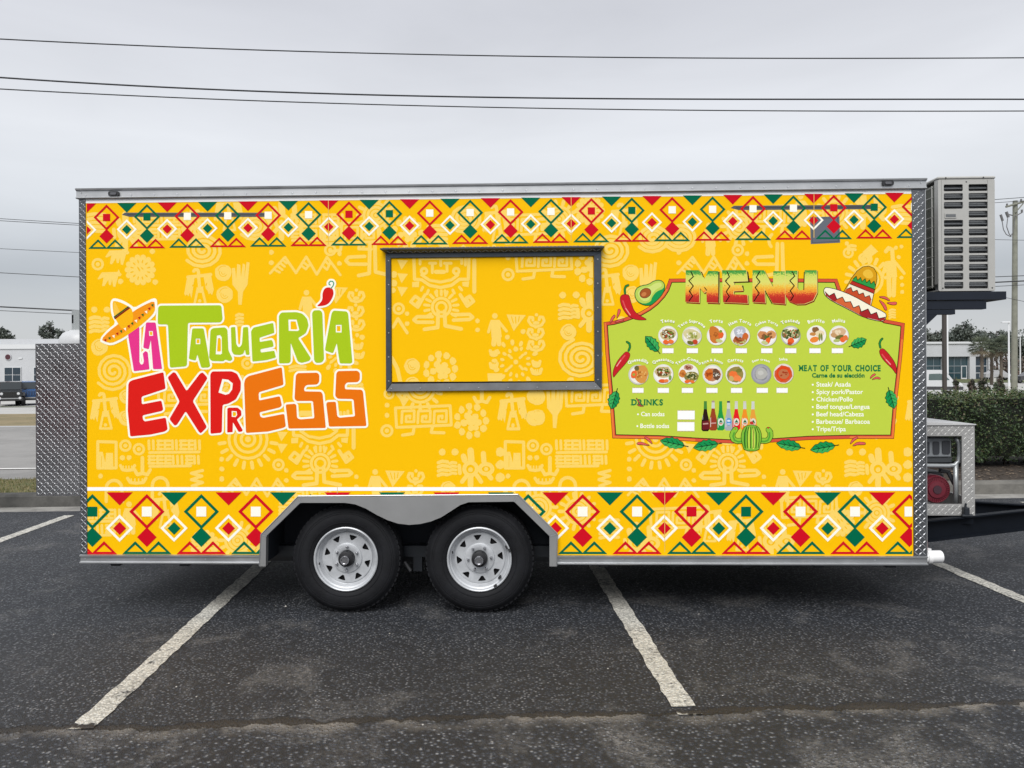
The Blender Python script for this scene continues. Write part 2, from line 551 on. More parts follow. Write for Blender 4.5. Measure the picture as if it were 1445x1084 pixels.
mulch_m = surf('mulch', (.028, .022, .018), (.075, .06, .048), 16, bump=1.0, bscale=60)
def patch(name, pts, z, mat):
    m = MB()
    m.add([tuple(lot(s, t, z)) for s, t in pts], [tuple(range(len(pts)))])
    return tag(m.build(name, mat), kind='structure')
VT0 = 9.472
patch('grass_verge', [(-60, VT0), (-1, VT0), (-1, 12.4), (-4, 10.75), (-60, 10.75)], KH - .015, verge_m)
patch('mulch_bed', [(-.995, VT0), (60, VT0), (60, 12.9), (-.995, 12.9)], KH - .02, mulch_m)
road_m = surf('road_asphalt', (.225, .22, .212), (.285, .278, .268), .5, rough=.9, bump=.15, c3=(.17, .167, .162), s3=.25)
tag(sheet('road', -160, 160, (9.48, 10, 14, 20, 28.3), road_m, lift=-.012), kind='structure')
road = bpy.data.objects['road']
white_l = surf('road_line_white', (.6, .59, .57), (.72, .71, .69), 3)
def rline(t, w, s0, s1):
    m = MB()
    m.add([tuple(lot(s, tt, zt(tt) + .0)) for s, tt in ((s0, t), (s1, t), (s1, t + w), (s0, t + w))], [(0, 1, 2, 3)])
    m.build('painted_line', white_l, road)
rline(13.55, .14, -120, 120)
k = -120
while k < 120:
    rline(20.3, .13, k, k + 3.2)
    k += 9.5
tag(sheet('median_grass', -160, 160, (28.3, 34, 41), surf('dry_grass', (.19, .15, .085), (.27, .215, .12), 1.5, c3=(.13, .12, .06), s3=.5), lift=.02), kind='structure')
tag(sheet('forecourt', -160, 160, (41, 58, 75, 108), surf('forecourt_concrete', (.36, .355, .34), (.44, .435, .42), .4, bump=.1), lift=.0), kind='structure')
far_g = surf('far_grass', (.075, .085, .035), (.12, .115, .055), .2)
tag(sheet('far_ground', -700, 700, (108, 115, 300, 900), far_g, lift=.01), kind='structure')
m = MB()
for t in (62.0,):
    pass
# grass strip just in front of the parked cars
tag(sheet('lawn_strip', -70, -20, (55.2, 56.6), surf('lawn', (.06, .085, .03), (.09, .11, .04), 2), lift=.02), kind='structure')
tag(sheet('lawn_strip', 30, 140, (99, 103, 107.5), surf('lawn_far', (.07, .09, .035), (.1, .11, .045), .4), lift=.03), kind='structure')

# grass blades on the verge
def blades(name, n, s0, s1, t0, t1, z, hmin, hmax, w, mats):
    rr = random.Random(5)
    m = MB()
    for _ in range(n):
        s, t = rr.uniform(s0, s1), rr.uniform(t0, t1)
        h = rr.uniform(hmin, hmax)
        a = rr.uniform(0, 2 * PI)
        p = lot(s, t, z)
        dx, dy = math.cos(a) * w, math.sin(a) * w
        lx, ly = rr.uniform(-.4, .4) * h, rr.uniform(-.4, .4) * h
        m.add([(p.x - dx, p.y - dy, p.z), (p.x + dx, p.y + dy, p.z), (p.x + lx, p.y + ly, p.z + h)], [(0, 1, 2)], rr.randrange(len(mats)))
    return tag(m.build(name, mats), kind='stuff')
blades('grass', 26000, -16, -2.5, VT0 + .0, 10.8, KH - .02, .008, .045, .005,
       [plain('blade_green', (.085, .11, .03), rough=.8), plain('blade_olive', (.15, .14, .05), rough=.8), plain('blade_straw', (.27, .22, .115), rough=.85)])
rr = random.Random(8)
m = MB()
for _ in range(2500):     # bark chips and dead leaves under the hedge
    p = lot(rr.uniform(-.9, 14), rr.uniform(VT0, 10.9), KH - .018 + rr.uniform(0, .012))
    a = rr.uniform(0, PI)
    l, w = rr.uniform(.012, .03), rr.uniform(.005, .012)
    c, s_ = math.cos(a), math.sin(a)
    m.add([(p.x + u * c - v * s_, p.y + u * s_ + v * c, p.z + rr.uniform(0, .012)) for u, v in ((-l, -w), (l, -w), (l, w), (-l, w))], [(0, 1, 2, 3)], rr.randrange(2))
tag(m.build('leaf_litter', [plain('litter_brown', (.09, .065, .045), rough=.9), plain('litter_tan', (.17, .13, .09), rough=.9)]), kind='stuff')
m = MB()
for _ in range(110):       # loose grit on the asphalt
    s, t = rr.uniform(-3.5, 4), rr.uniform(3.2, 8.5)
    p = lot(s, t, .003)
    r = rr.uniform(.002, .006)
    m.add([(p.x + x * r, p.y + y * r, p.z + z * r) for x, y, z in ((1, 0, 0), (0, 1, 0), (-1, .2, 0), (0, -1, 0), (.1, .1, .9))], [(0, 1, 4), (1, 2, 4), (2, 3, 4), (3, 0, 4)])
for px, py in ((403, 857),):
    q = at(px, py, 1)
    d = ray(px, py)
    p = EYE + d * (-CAM_H / d.z)
    r = .008
    m.add([(p.x + x * r, p.y + y * r, .004 + z * r) for x, y, z in ((1, 0, 0), (0, 1, 0), (-1, .2, 0), (0, -1, 0), (.1, .1, 1.4))], [(0, 1, 4), (1, 2, 4), (2, 3, 4), (3, 0, 4)])
tag(m.build('grit', plain('grit_pale', (.45, .43, .4), rough=.9)), kind='stuff')

# ------------------------------------------------------------------ foliage
def leaf_mats(base, names):
    return [plain(n, tuple(c * k for c in base), rough=.6, spec=.3) for n, k in names]
LEAFS = [plain('leaf_deep', (.028, .05, .022), rough=.55, spec=.35), plain('leaf_mid', (.05, .082, .03), rough=.55, spec=.35), plain('leaf_fresh', (.085, .108, .038), rough=.55, spec=.35), plain('leaf_bronze', (.085, .07, .035), rough=.6)]
def leaf_quad(m, p, sz, rr, mi, up=.5):
    n = Vector((rr.gauss(0, 1), rr.gauss(0, 1), rr.gauss(up, 1))).normalized()
    a = n.orthogonal().normalized()
    b = n.cross(a)
    t = rr.uniform(0, 2 * PI)
    u, v = a * math.cos(t) + b * math.sin(t), b * math.cos(t) - a * math.sin(t)
    m.add([p + u * sz, p + v * sz * .5, p - u * sz, p - v * sz * .5], [(0, 1, 2, 3)], mi)
def crown(m, c, rad, n, sz, rr, mats_n, holes=.35, squash=1.0, clumps=None):
    """leaf clumps through an uneven crown volume"""
    c = Vector(c)
    K = clumps or max(7, n // 160)
    cl = []
    for _ in range(K):
        d = Vector((rr.gauss(0, 1), rr.gauss(0, 1), rr.gauss(0, 1))).normalized() * rr.uniform(.35, 1.0)
        cl.append((Vector((d.x * rad[0], d.y * rad[1], d.z * rad[2])), rr.uniform(.2, holes), rr.randrange(mats_n)))
    for i in range(n):
        o, r_, mi = cl[i % K]
        d = Vector((rr.gauss(0, 1), rr.gauss(0, 1), rr.gauss(0, .8)))
        p = c + o + Vector((d.x * rad[0], d.y * rad[1], d.z * rad[2])) * (r_ * .55)
        leaf_quad(m, p, sz * rr.uniform(.6, 1.3), rr, mi if rr.random() < .7 else rr.randrange(mats_n))

# clipped hedge behind the kerb on the right
hg = thing('hedge', 'long clipped dark green hedge in the mulch bed behind the kerb', 'hedge', lot(1.5, 11.3, KH - .02), LOT_A)
rr = random.Random(21)
m = MB()
HX0, HX1, HY0, HY1, HZ = 0, 13, -.62, .75, 1.04
for i in range(80000):
    f = rr.random()
    x = rr.uniform(HX0, HX1)
    edge = .07 * math.sin(x * 2.3) + .05 * math.sin(x * 5.1 + 1)
    zz_ = HZ + .03 * math.sin(x * 3.1) + .025 * math.sin(x * 7.7)
    if f < .5:
        z = rr.uniform(.1, zz_)
        bulge = .1 * math.sin(PI * min(1, z / zz_)) + .05 * math.sin(x * 9 + z * 6) + .04 * math.sin(x * 4 - z * 9)
        p = (x, HY0 - bulge + edge * .5 + rr.uniform(-.03, .16), z)
    elif f < .85:
        p = (x, rr.uniform(HY0, HY1), zz_ + rr.gauss(-.02, .035))
    elif f < .93:
        p = (x, HY1 + rr.uniform(-.15, .08), rr.uniform(.1, zz_))
    else:
        p = (x, rr.uniform(HY0 + .1, HY1), rr.uniform(.12, zz_))
    top = p[2] > zz_ - .12
    mi = rr.choices((0, 1, 2, 3), (4, 4, 1.0, .5) if not top else (1, 4, 3.5, 1.3))[0]
    leaf_quad(m, Vector(p), rr.uniform(.012, .027), rr, mi, .9)
m.build('foliage', LEAFS, hg)
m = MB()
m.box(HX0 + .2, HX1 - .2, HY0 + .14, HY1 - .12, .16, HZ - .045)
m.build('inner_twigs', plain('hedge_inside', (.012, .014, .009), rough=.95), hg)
m = MB()
for k in range(60):
    x = HX0 + .1 + k * (HX1 - .2) / 59
    for _ in range(2):
        a, b = rr.uniform(-.3, .2), rr.uniform(-.12, .12)
        m.tube([(x + b, a, 0), (x + b * 2.5, a - .05, .3)], .012, 5)
tag(m.build('stem', plain('hedge_stem', (.06, .045, .035), rough=.9), hg), kind='stuff')

# ------------------------------------------------------------------ buildings far behind
wallw = plain('render_white', (.43, .44, .455), rough=.8, var=.05, vscale=.6)
wallg = plain('render_grey', (.36, .37, .385), rough=.8, var=.04, vscale=.6)
glass_d = plain('dark_glass', (.02, .035, .05), rough=.12, spec=.6)
glass_t = plain('teal_glass', (.022, .05, .062), rough=.1, spec=.6)
frame_w = plain('window_bar', (.55, .56, .57), rough=.5)
def bldg_frame(px, depth):
    p = at(px, 530, depth)
    return p
def on(px, py, depth):
    q = at(px, py, depth)
    return q.x, q.z
DB = 105.0
bA = thing('dealership_building', 'white flat roofed building with square windows and a round red sign beyond the road', 'building', (0, DB, -.3))
def wbox(parent, name, px0, py0, px1, py1, depth, y0, y1, mat, zb=None):
    x0, z1 = on(px0, py0, depth)
    x1, z0 = on(px1, py1, depth)
    o = parent.location
    m = MB()
    m.box(x0 - o.x, x1 - o.x, depth + y0 - o.y, depth + y1 - o.y, (zb if zb is not None else z0) - o.z, z1 - o.z)
    return m.build(name, mat, parent)
wbox(bA, 'wall', -420, 490.5, 420, 560, DB, 0, 22, wallw, -.4)
wbox(bA, 'parapet', -420, 479.5, 300, 491, DB, 3, 20, wallw, 4.6)
wbox(bA, 'wall', -420, 488.5, 421, 490.4, DB, -.15, 22, frame_w)
for wx in (-84, -40, 6.5, 48, 92, 136, 180):
    fr = wbox(bA, 'window', wx, 518, wx + 24, 545, DB, -.12, -.01, frame_w)
    for cx_ in (0, 1):
        for cy_ in (0, 1):
            p = wbox(bA, 'pane', wx + .9 + 11.6 * cx_, 519 + 10.5 * cy_, wx + 11.5 + 11.6 * cx_, 528.6 + 10.5 * cy_, DB, -.16, -.121, glass_d)
            mat_ = p.matrix_world.copy()
            p.parent = fr
sg = at(11.8, 504, DB)
m = MB()
m.lathe([(0, -.1), (.44, -.1), (.46, -.08), (.46, 0)], (sg.x, -.02, sg.z + .3), 'y', 24)
rs = m.build('round_sign', plain('sign_silver', (.5, .5, .52), rough=.35, metal=.4), bA)
m = MB()
m.lathe([(0, -.13), (.35, -.13), (.37, -.1)], (sg.x, -.02, sg.z + .3), 'y', 24)
m.build('emblem', plain('sign_red', (.06, .012, .018), rough=.4), rs)
m = MB()
m.box(sg.x - .3, sg.x + .3, -.165, -.152, sg.z + .36, sg.z + .47)
m.box(sg.x - .2, sg.x + .2, -.165, -.152, sg.z + .18, sg.z + .28)
m.build('emblem_bar', plain('sign_dark', (.06, .02, .03), rough=.4), rs)
sg = at(29, 505.5, DB)
m = MB()
m.prism(rounded([(sg.x - .28, sg.z + .17), (sg.x + .28, sg.z + .2), (sg.x + .24, sg.z + .42), (sg.x - .24, sg.z + .38)], .1, 3), -.1, -.01)
m.build('wall_badge', frame_w, bA)

DR = 118.0
bB = thing('showroom_building', 'low white showroom with tall dark glazing behind the palms on the right', 'building', (0, DR, -.3))
wbox(bB, 'fascia', 1100, 485, 1397, 503, DR, 0, 24, wallw)
wbox(bB, 'roof_edge', 1099.4, 483.6, 1397.6, 484.9, DR, -.2, 24.2, frame_w)
wbox(bB, 'back_wall', 1100, 503.2, 1396.6, 541, DR, 1.2, 24, wallg, -.4)
for (c0, c1) in ((1330.5, 1338.5), (1368.5, 1377.2), (1395, 1397), (1270, 1276), (1214, 1220)):
    wbox(bB, 'column', c0, 503.1, c1, 541, DR, .02, 1.15, wallw, -.4)
for (g0_, g1_, mat_, cols) in ((1277, 1330, glass_t, 5), (1339, 1368, glass_t, 3), (1377.5, 1395, glass_d, 2), (1221, 1269.5, glass_t, 5)):
    gzg = wbox(bB, 'glazing', g0_, 503.3, g1_, 541, DR, .5, .6, mat_, -.3)
    for k in range(cols + 1):
        x = g0_ + (g1_ - g0_) * k / cols
        mu = wbox(bB, 'mullion', x - .35, 503.3, x + .35, 541, DR, .42, .49, frame_w if mat_ is glass_d else plain('bar_grey', (.2, .23, .25), rough=.5), -.3)
        mu.parent = gzg
    for y in (516.6, 526.4):
        mu = wbox(bB, 'transom', g0_, y - .35, g1_, y + .35, DR, .435, .48, frame_w if mat_ is glass_d else plain('bar_grey', (.2, .23, .25), rough=.5))
        mu.parent = gzg
dr = wbox(bB, 'door', 1358.2, 516.2, 1366.2, 534.6, DR, .32, .4, frame_w, -.3)
p = wbox(bB, 'door_pane', 1359.2, 517.2, 1365.2, 533, DR, .28, .318, glass_t)
p.parent = dr

# ------------------------------------------------------------------ vehicles
tyre_v = plain('car_tyre', (.015, .015, .016), rough=.8)
carglass = plain('car_glass', (.03, .036, .04), rough=.12, spec=.5)
steel = plain('car_trim_silver', (.45, .46, .47), rough=.35, metal=.5)
lampw = plain('headlight_clear', (.6, .61, .62), rough=.15)
def wheels4(t, xs, ys, r, w, rimmat):
    for x in xs:
        for y in ys:
            m = MB()
            prof = [(r * .62, -w / 2), (r * .9, -w / 2), (r, -w * .35), (r, w * .35), (r * .9, w / 2), (r * .62, w / 2)]
            m.lathe(prof, (x, y, r), 'x' if ys[0] != ys[-1] and abs(xs[0] - xs[-1]) < abs(ys[0] - ys[-1]) else 'y', 20)
            wo = m.build('wheel', tyre_v, t, smooth=40)
            m = MB()
            m.lathe([(r * .63, -w * .4), (r * .2, -w * .3), (0, -w * .3)], (x, y, r), 'x' if abs(xs[0] - xs[-1]) < abs(ys[0] - ys[-1]) else 'y', 16)
            m.lathe([(r * .63, w * .4), (r * .2, w * .3), (0, w * .3)], (x, y, r), 'x' if abs(xs[0] - xs[-1]) < abs(ys[0] - ys[-1]) else 'y', 16)
            m.build('rim', rimmat, wo)
def off_roader(label, loc, rz, paint, group):
    """boxy off-roader; nose towards local -y"""
    t = thing('off_roader', label, 'car', loc, rz, group)
    m = MB()
    m.prism([(-2.0, .42), (-2.02, .75), (-2.0, 1.08), (-.75, 1.16), (-.62, 1.2), (1.95, 1.2), (2.0, .45)], -.74, .74, axis='x')
    m.prism([(-.55, 1.2), (-.2, 1.78), (1.95, 1.82), (1.97, 1.2)], -.7, .7, axis='x')
    m.build('body', paint, t)
    for sx in (-1, 1):
        for y0, y1 in ((-2.0, -.85), (1.0, 1.95)):
            m = MB()
            pts = [(y0, .78), (y0 + .15, .98), (y1 - .3, 1.0), (y1, .74), (y1 - .08, .74), (y1 - .35, .92), (y0 + .2, .9), (y0 + .07, .74)]
            a, b = (.745, .95) if sx > 0 else (-.95, -.745)
            m.prism(pts, a, b, axis='x')
            m.build('fender', plain('fender_black', (.015, .015, .016), rough=.6), t)
        m = MB()
        m.lathe([(0, -2.06), (.095, -2.05), (.1, -2.02)], (sx * .52, 0, .93), 'y', 16)
        m.build('headlight', lampw, t)
        m = MB()
        m.box(sx * .93 - .1, sx * .93 + .1, -.62, -.5, 1.18, 1.36, bev=.03)
        m.build('mirror', lampw if sx < 0 else plain('fender_black', (.015, .015, .016)), t)
    m = MB()
    m.prism([(-.575, 1.22), (-.235, 1.74), (-.225, 1.74), (-.565, 1.22)], -.62, .62, axis='x')
    m.build('windscreen', carglass, t)
    m = MB()
    m.box(-.71, .71, -.1, 1.85, 1.3, 1.68)
    m.build('side_glass', carglass, t)
    gr_ = MB().box(-.42, .42, -2.035, -2.005, .76, 1.06).build('grille', plain('grille_black', (.02, .02, .02), rough=.5), t)
    m = MB()
    for k in range(8):
        x = -.38 + k * .1
        m.box(x, x + .045, -2.05, -2.036, .78, 1.04)
    m.build('grille_bar', paint, gr_)
    m = MB()
    m.box(-.84, .84, -2.3, -2.04, .4, .66, bev=.04)
    bm = m.build('bumper', plain('bumper_black', (.02, .02, .021), rough=.5), t)
    for sx in (-1, 1):
        MB().lathe([(0, -2.33), (.09, -2.32), (.09, -2.29)], (sx * .62, 0, .61), 'y', 12).build('fog_lamp', lampw, bm)
    MB().box(-.6, .6, -2.315, -2.301, .56, .61).build('bumper_strip', steel, bm)
    wheels4(t, (-.82, .82), (-1.42, 1.45), .42, .26, steel)
    return t
def ground_at(px, depth):
    p = at(px, 560, depth)
    t = LT.dot(Vector((p.x, p.y, 0)))
    return Vector((p.x, p.y, zt(t)))
off_roader('black boxy off-roader facing the road on the far forecourt', ground_at(15, 58), .56, plain('paint_black', (.012, .013, .015), rough=.25, coat=.5), 'off-roaders parked beyond the road')
off_roader('blue boxy off-roader beside the black one on the far forecourt', ground_at(44, 59.5), .52, plain('paint_blue', (.02, .09, .26), rough=.25, coat=.5), 'off-roaders parked beyond the road')
def saloon(label, loc, rz, paint):
    t = thing('saloon_car', label, 'car', loc, rz, 'cars parked behind the off-roaders')
    m = MB()
    m.prism([(-2.2, .4), (-2.25, .7), (-1.2, .95), (1.6, 1.02), (2.2, .95), (2.25, .45)], -.88, .88, axis='x')
    m.prism([(-1.0, .95), (-.3, 1.5), (.9, 1.52), (1.7, 1.0)], -.72, .72, axis='x')
    m.build('body', paint, t)
    MB().prism([(-1.03, .98), (-.36, 1.46), (-.35, 1.46), (-1.02, .98)], -.66, .66, axis='x').build('windscreen', carglass, t)
    wheels4(t, (-.8, .8), (-1.4, 1.4), .33, .22, steel)
saloon('dark car with a rounded roof parked behind the two off-roaders, left of centre window', ground_at(-2, 70), .3, plain('paint_grey', (.05, .05, .055), rough=.25, coat=.5))
saloon('dark green car roof showing between the building and the blue off-roader', ground_at(36, 70), .6, plain('paint_green', (.03, .045, .045), rough=.25, coat=.5))
# white van, nose to the right
vd = 70.0
vl = ground_at(1320, vd)
van = thing('van', 'white delivery van with black lower trim parked beyond the hedge', 'van', (vl.x, vl.y, vl.z + .0), -.42)
wpaint = plain('paint_white', (.5, .51, .52), rough=.28, coat=.5)
m = MB()
side = [(-3.2, .45), (-3.2, 2.15), (-3.05, 2.28), (.35, 2.28), (.75, 2.16), (1.35, 1.32), (1.95, 1.12), (2.1, .95), (2.15, .5), (2.05, .42)]
m.prism(rounded(side, .1, 3), -.95, .95)
m.build('body', wpaint, van, smooth=30)
for ya_ in (-.958, .951):
    MB().prism(rounded([(-.62, 1.35), (-.58, 1.92), (.3, 1.95), (.62, 1.85), (1.08, 1.36)], .07, 3), ya_, ya_ + .007).build('side_window', plain('van_glass', (.09, .12, .12), rough=.08, spec=.7), van)
m = MB()
m.add([(.77, -.82, 2.12), (.77, .82, 2.12), (1.37, .86, 1.33), (1.37, -.86, 1.33)], [(0, 1, 2, 3)])
for v in range(4):
    x, y, z = m.v[v]
    m.v[v] = (x + .012, y, z + .012)
m.build('windscreen', carglass, van)
m = MB()
m.box(-3.1, 2.1, -.962, -.951, .48, .78)
m.box(2.0, 2.17, -.85, .85, .46, .72)
m.build('lower_trim', plain('van_trim', (.03, .03, .032), rough=.6), van)
m = MB()
m.prism(rounded([(1.7, .92), (1.95, .9), (2.08, .98), (1.85, 1.12), (1.68, 1.08)], .05, 3), -.962, -.951)
m.build('headlight', lampw, van)
m = MB()
m.box(.5, .72, -1.2, -.96, 1.3, 1.62, bev=.04)
m.build('mirror', plain('van_trim', (.03, .03, .032)), van)
wheels4(van, (-2.2, 1.35), (-.84, .84), .35, .25, steel)
# two distant parked cars, right edge
for px, dpt, c, lb in ((1409, 112, (.36, .36, .37), 'white car half hidden behind the palm trunks, far right'), (1460, 100, (.05, .05, .055), 'dark car by the right hand tree line')):
    g = ground_at(px, dpt)
    saloon(lb, g, 1.5, plain('paint_' + str(px), c, rough=.25, coat=.5))

# ------------------------------------------------------------------ trees, palms, shrubs
bark = plain('pine_bark', (.07, .055, .045), rough=.9)
PINE_HAZED = [plain('pine_dark', (.068, .083, .074), rough=.8), plain('pine_mid', (.09, .106, .09), rough=.8), plain('pine_grey', (.115, .13, .112), rough=.8)]  # foliage paled in its colour to stand in for distance haze
def tree(label, px, py_top, py_bot, w_px, depth, seed, kind='pine_tree', n=1500, group='pines far behind the buildings', z0=-.3, mats=None, leaf=.3):
    p = at(px, (py_top + py_bot) / 2, depth)
    top, bot = at(px, py_top, depth).z, at(px, py_bot, depth).z
    t = thing(kind, label, 'tree', (p.x, depth, z0), 0, group)
    rr = random.Random(seed)
    w = w_px * depth / F_PX / 2
    m = MB()
    H = top - z0
    pts = [(rr.uniform(-.1, .1) * k, rr.uniform(-.1, .1) * k, H * .97 * k / 5) for k in range(6)]
    m.tube(pts, .28, 8, r1=.06)
    for k in range(9):
        z = (bot - z0) + (top - bot) * (k + .5) / 9
        a = rr.uniform(0, 2 * PI)
        m.tube([(pts[3][0] * .5, 0, z - .5), (w * .75 * math.cos(a), w * .75 * math.sin(a), z + .2)], .08, 5, r1=.03)
    m.build('trunk', bark, t)
    m = MB()
    crown(m, (0, 0, (top + bot) / 2 - z0), (w, w, (top - bot) / 2), n, leaf, rr, 3, holes=.42, clumps=max(10, n // 60))
    m.build('crown', mats or PINE_HAZED, t)
    return t
# left: two pines over the white building, a broad tree at the edge
tree('tall loose pine standing alone above the white building roof', 68, 457, 484, 21, 150, 1, n=1300, leaf=.26)
tree('lower ragged pine between the tall pine and the gas bottle', 92, 465, 492, 26, 150, 2, n=1300, leaf=.26)
tree('broad pale green tree at the left edge behind the building', 2, 464, 486, 32, 150, 3, 'broadleaf_tree', n=1500, leaf=.28)
tree('dark pine rising behind the trailer on the left', -40, 455, 490, 40, 160, 4, n=1500)
# right
spec = [(1303, 462, 492, 30, 'low dark tree behind the front bracket'), (1322, 466, 492, 30, 'bushy dark tree left of the tall pine'), (1347, 466, 494, 30, 'low spreading pine beside the tall rounded pine'), (1363, 457, 490, 30, 'tall rounded pine above the showroom roof'),
        (1384, 468, 494, 26, 'small dark pine behind the left palm'), (1407, 465, 497, 28, 'dark pine behind the right palm'), (1420, 470, 505, 24, 'narrow dark tree beside the white lamp posts'), (1440, 472, 520, 30, 'dense tree right of the utility pole'),
        (1462, 466, 520, 34, 'dense tree at the right edge'), (1490, 462, 520, 36, 'tall tree out past the right edge'), (1280, 466, 494, 36, 'dark tree behind the trailer front')]
for i, (px, a, b, w, lb) in enumerate(spec):
    tree(lb, px, a, b, w, 165 + 6 * (i % 3), 30 + i, n=1700, leaf=.34)
rr = random.Random(71)
m = MB()
for k in range(60):
    s = 30 + k * 2.2
    h = rr.uniform(4, 7)
    crown(m, (s, 185 + rr.uniform(-3, 3), h * .5), (2.2, 2.0, h * .5), 130, .4, rr, 3)
tag(m.build('far_wood', PINE_HAZED), kind='stuff')
rr = random.Random(72)
m = MB()
for k in range(26):     # bare brown undergrowth at the right, beyond the lamp posts
    p = at(1396 + k * 4.2, 520, 128)
    crown(m, (p.x, 128 + rr.uniform(-2, 2), 1.2), (1.5, 1.4, 2.6), 90, .25, rr, 3)
tag(m.build('brown_thicket', [plain('twig_brown', (.11, .085, .07), rough=.9), plain('twig_red', (.13, .09, .075), rough=.9), plain('twig_dark', (.06, .055, .045), rough=.9)]), kind='stuff')

PALM_HAZED = [plain('palm_green', (.11, .13, .08), rough=.6), plain('palm_dark', (.075, .095, .068), rough=.6), plain('palm_dry', (.15, .125, .08), rough=.7)]  # fronds lightened in the colour for the haze of distance
def palm(label, px, py_c, py_base, r_px, depth, seed):
    c = at(px, py_c, depth)
    g = ground_at(px, depth)
    t = thing('palm_tree', label, 'palm tree', (c.x, depth, g.z), 0, 'palms in front of the showroom')
    rr = random.Random(seed)
    R = r_px * depth / F_PX
    hz = c.z - g.z
    m = MB()
    m.tube([(0, 0, 0), (.06, 0, hz * .5), (0, 0, hz)], .2, 10, r1=.16)
    for k in range(14):
        z = hz * (.35 + .63 * k / 14)
        a = k * 2.4
        m.tube([(.14 * math.cos(a), .14 * math.sin(a), z), (.3 * math.cos(a), .3 * math.sin(a), z + .18)], .05, 4, r1=.02)
    m.build('trunk', plain('palm_trunk', (.11, .09, .07), rough=.9), t)
    m = MB()
    for k in range(48):
        a, e_ = rr.uniform(0, 2 * PI), math.radians(rr.uniform(-50, 80))
        d = Vector((math.cos(a) * math.cos(e_), math.sin(a) * math.cos(e_), math.sin(e_)))
        root = Vector((0, 0, hz))
        hub = root + d * R * rr.uniform(.45, .6)
        m.tube([root, hub], .025, 4)
        sidev = d.cross(Vector((0, 0, 1))).normalized()
        upv = sidev.cross(d)
        mi = 2 if math.degrees(e_) < -28 else rr.randrange(2)
        for b_ in range(11):
            th = math.radians(-75 + 15 * b_)
            tip = hub + (d * math.cos(th) + sidev * math.sin(th)) * R * .55 - Vector((0, 0, R * .14 * rr.uniform(.4, 1.5)))
            mid = hub.lerp(tip, .55) + upv * .03
            w = (sidev * math.cos(th) - d * math.sin(th)) * .045
            m.add([hub, mid - w, mid + w, tip], [(0, 1, 3, 2)], mi)
    m.build('fronds', PALM_HAZED, t)
palm('palm tree with the fullest crown, left of the three by the showroom', 1385, 490, 536, 19, 92, 1)
palm('middle palm tree with a dark crown, in front of the right glazing', 1399, 493, 536, 17, 95, 2)
palm('rightmost palm tree with a drooping crown by the white lamp posts', 1412, 489, 536, 18, 92, 3)
def shrub(label, px, py0, py1, w_px, depth, seed, mats):
    c = at(px, (py0 + py1) / 2, depth)
    g = ground_at(px, depth)
    t = thing('shrub', label, 'shrub', (c.x, depth, g.z), 0, 'shrubs in a row beyond the hedge')
    rr = random.Random(seed)
    h, w = at(px, py0, depth).z - g.z, w_px * depth / F_PX / 2
    m = MB()
    for k in range(6):
        a = rr.uniform(0, 2 * PI)
        m.tube([(0, 0, 0), (w * .5 * math.cos(a), w * .5 * math.sin(a), h * .7)], .03, 5)
    m.build('stem', bark, t)
    m = MB()
    crown(m, (0, 0, h * .56), (w * .9, w * .9, h * .42), 1100, .09, rr, 3, holes=.5)
    m.build('foliage', mats, t)
SHM = [plain('shrub_dark', (.04, .04, .03), rough=.8), plain('shrub_brown', (.08, .06, .045), rough=.8), plain('shrub_green', (.045, .06, .03), rough=.8)]
for px, y0, y1, w, lb in ((1347, 534, 553, 13, 'dark round shrub in front of the van nose'), (1371, 533, 554, 12, 'narrow brown shrub standing alone left of the wide one'), (1388, 531, 554, 21, 'wide brown shrub, biggest of the row'),
                          (1411, 532, 554, 15, 'shrub on a thin stem close to the lamp post foot')):
    shrub(lb, px, y0, y1, w, 52, int(px), SHM)

# ------------------------------------------------------------------ poles and wires
wood = plain('weathered_pole_wood', (.2, .205, .17), rough=.9, var=.2, vscale=3)
DPL = 40.0
pb, pt = at(1431, 560, DPL), at(1432.5, 283.5, DPL)
up_ = thing('utility_pole', 'tall weathered wooden utility pole with a cross arm and insulators behind the hedge', 'utility pole', (pb.x, DPL, zt(40)))
m = MB()
H = pt.z - zt(40)
m.tube([(0, 0, 0), ((pt.x - pb.x) * .5, 0, H * .5), (pt.x - pb.x, 0, H)], .155, 12, r1=.115)
m.build('pole', wood, up_, smooth=40)
def pl(px, py, dy=0.0):
    q = at(px, py, DPL + dy)
    return (q.x - pb.x, dy, q.z - zt(40))
m = MB()
m.tube([pl(1419.5, 292, -.15), pl(1475, 276, -.15)], .06, 6)
m.tube([pl(1433, 300, -.14), pl(1444, 287, -.14)], .03, 6)
m.build('cross_arm', wood, up_)
dm = plain('insulator_grey', (.12, .12, .125), rough=.5)
for a, b, r_ in ((pl(1421, 292, -.15), pl(1421, 287.5, -.15), .045), (pl(1441, 286, -.15), pl(1441, 281, -.15), .045), (pl(1412, 303, -.3), pl(1415, 312, -.3), .06), (pl(1420, 299, -.3), pl(1423, 307, -.3), .07), (pl(1442, 300, -.25), pl(1442, 296, -.25), .05)):
    MB().tube([a, b], r_, 8).build('insulator', dm, up_)
for a, b in ((pl(1419, 302, -.2), pl(1429, 304, -.2)), (pl(1433, 305, -.25), pl(1442, 300, -.25))):
    MB().tube([a, b], .03, 6).build('bracket', dm, up_)
for P_, r_ in (([pl(1414, 312, -.3), pl(1416, 324, -.3), pl(1420, 331, -.3), pl(1426, 334, -.15), pl(1428, 330, -.13)], .02), ([pl(1422, 308, -.3), pl(1420.5, 320, -.3), pl(1424, 330, -.2), pl(1427, 334, -.13)], .02), ([pl(1432, 304, -.14), pl(1431, 320, -.14), pl(1428, 332, -.13)], .015)):
    MB().tube(P_, r_, 6).build('jumper_wire', dm, up_)

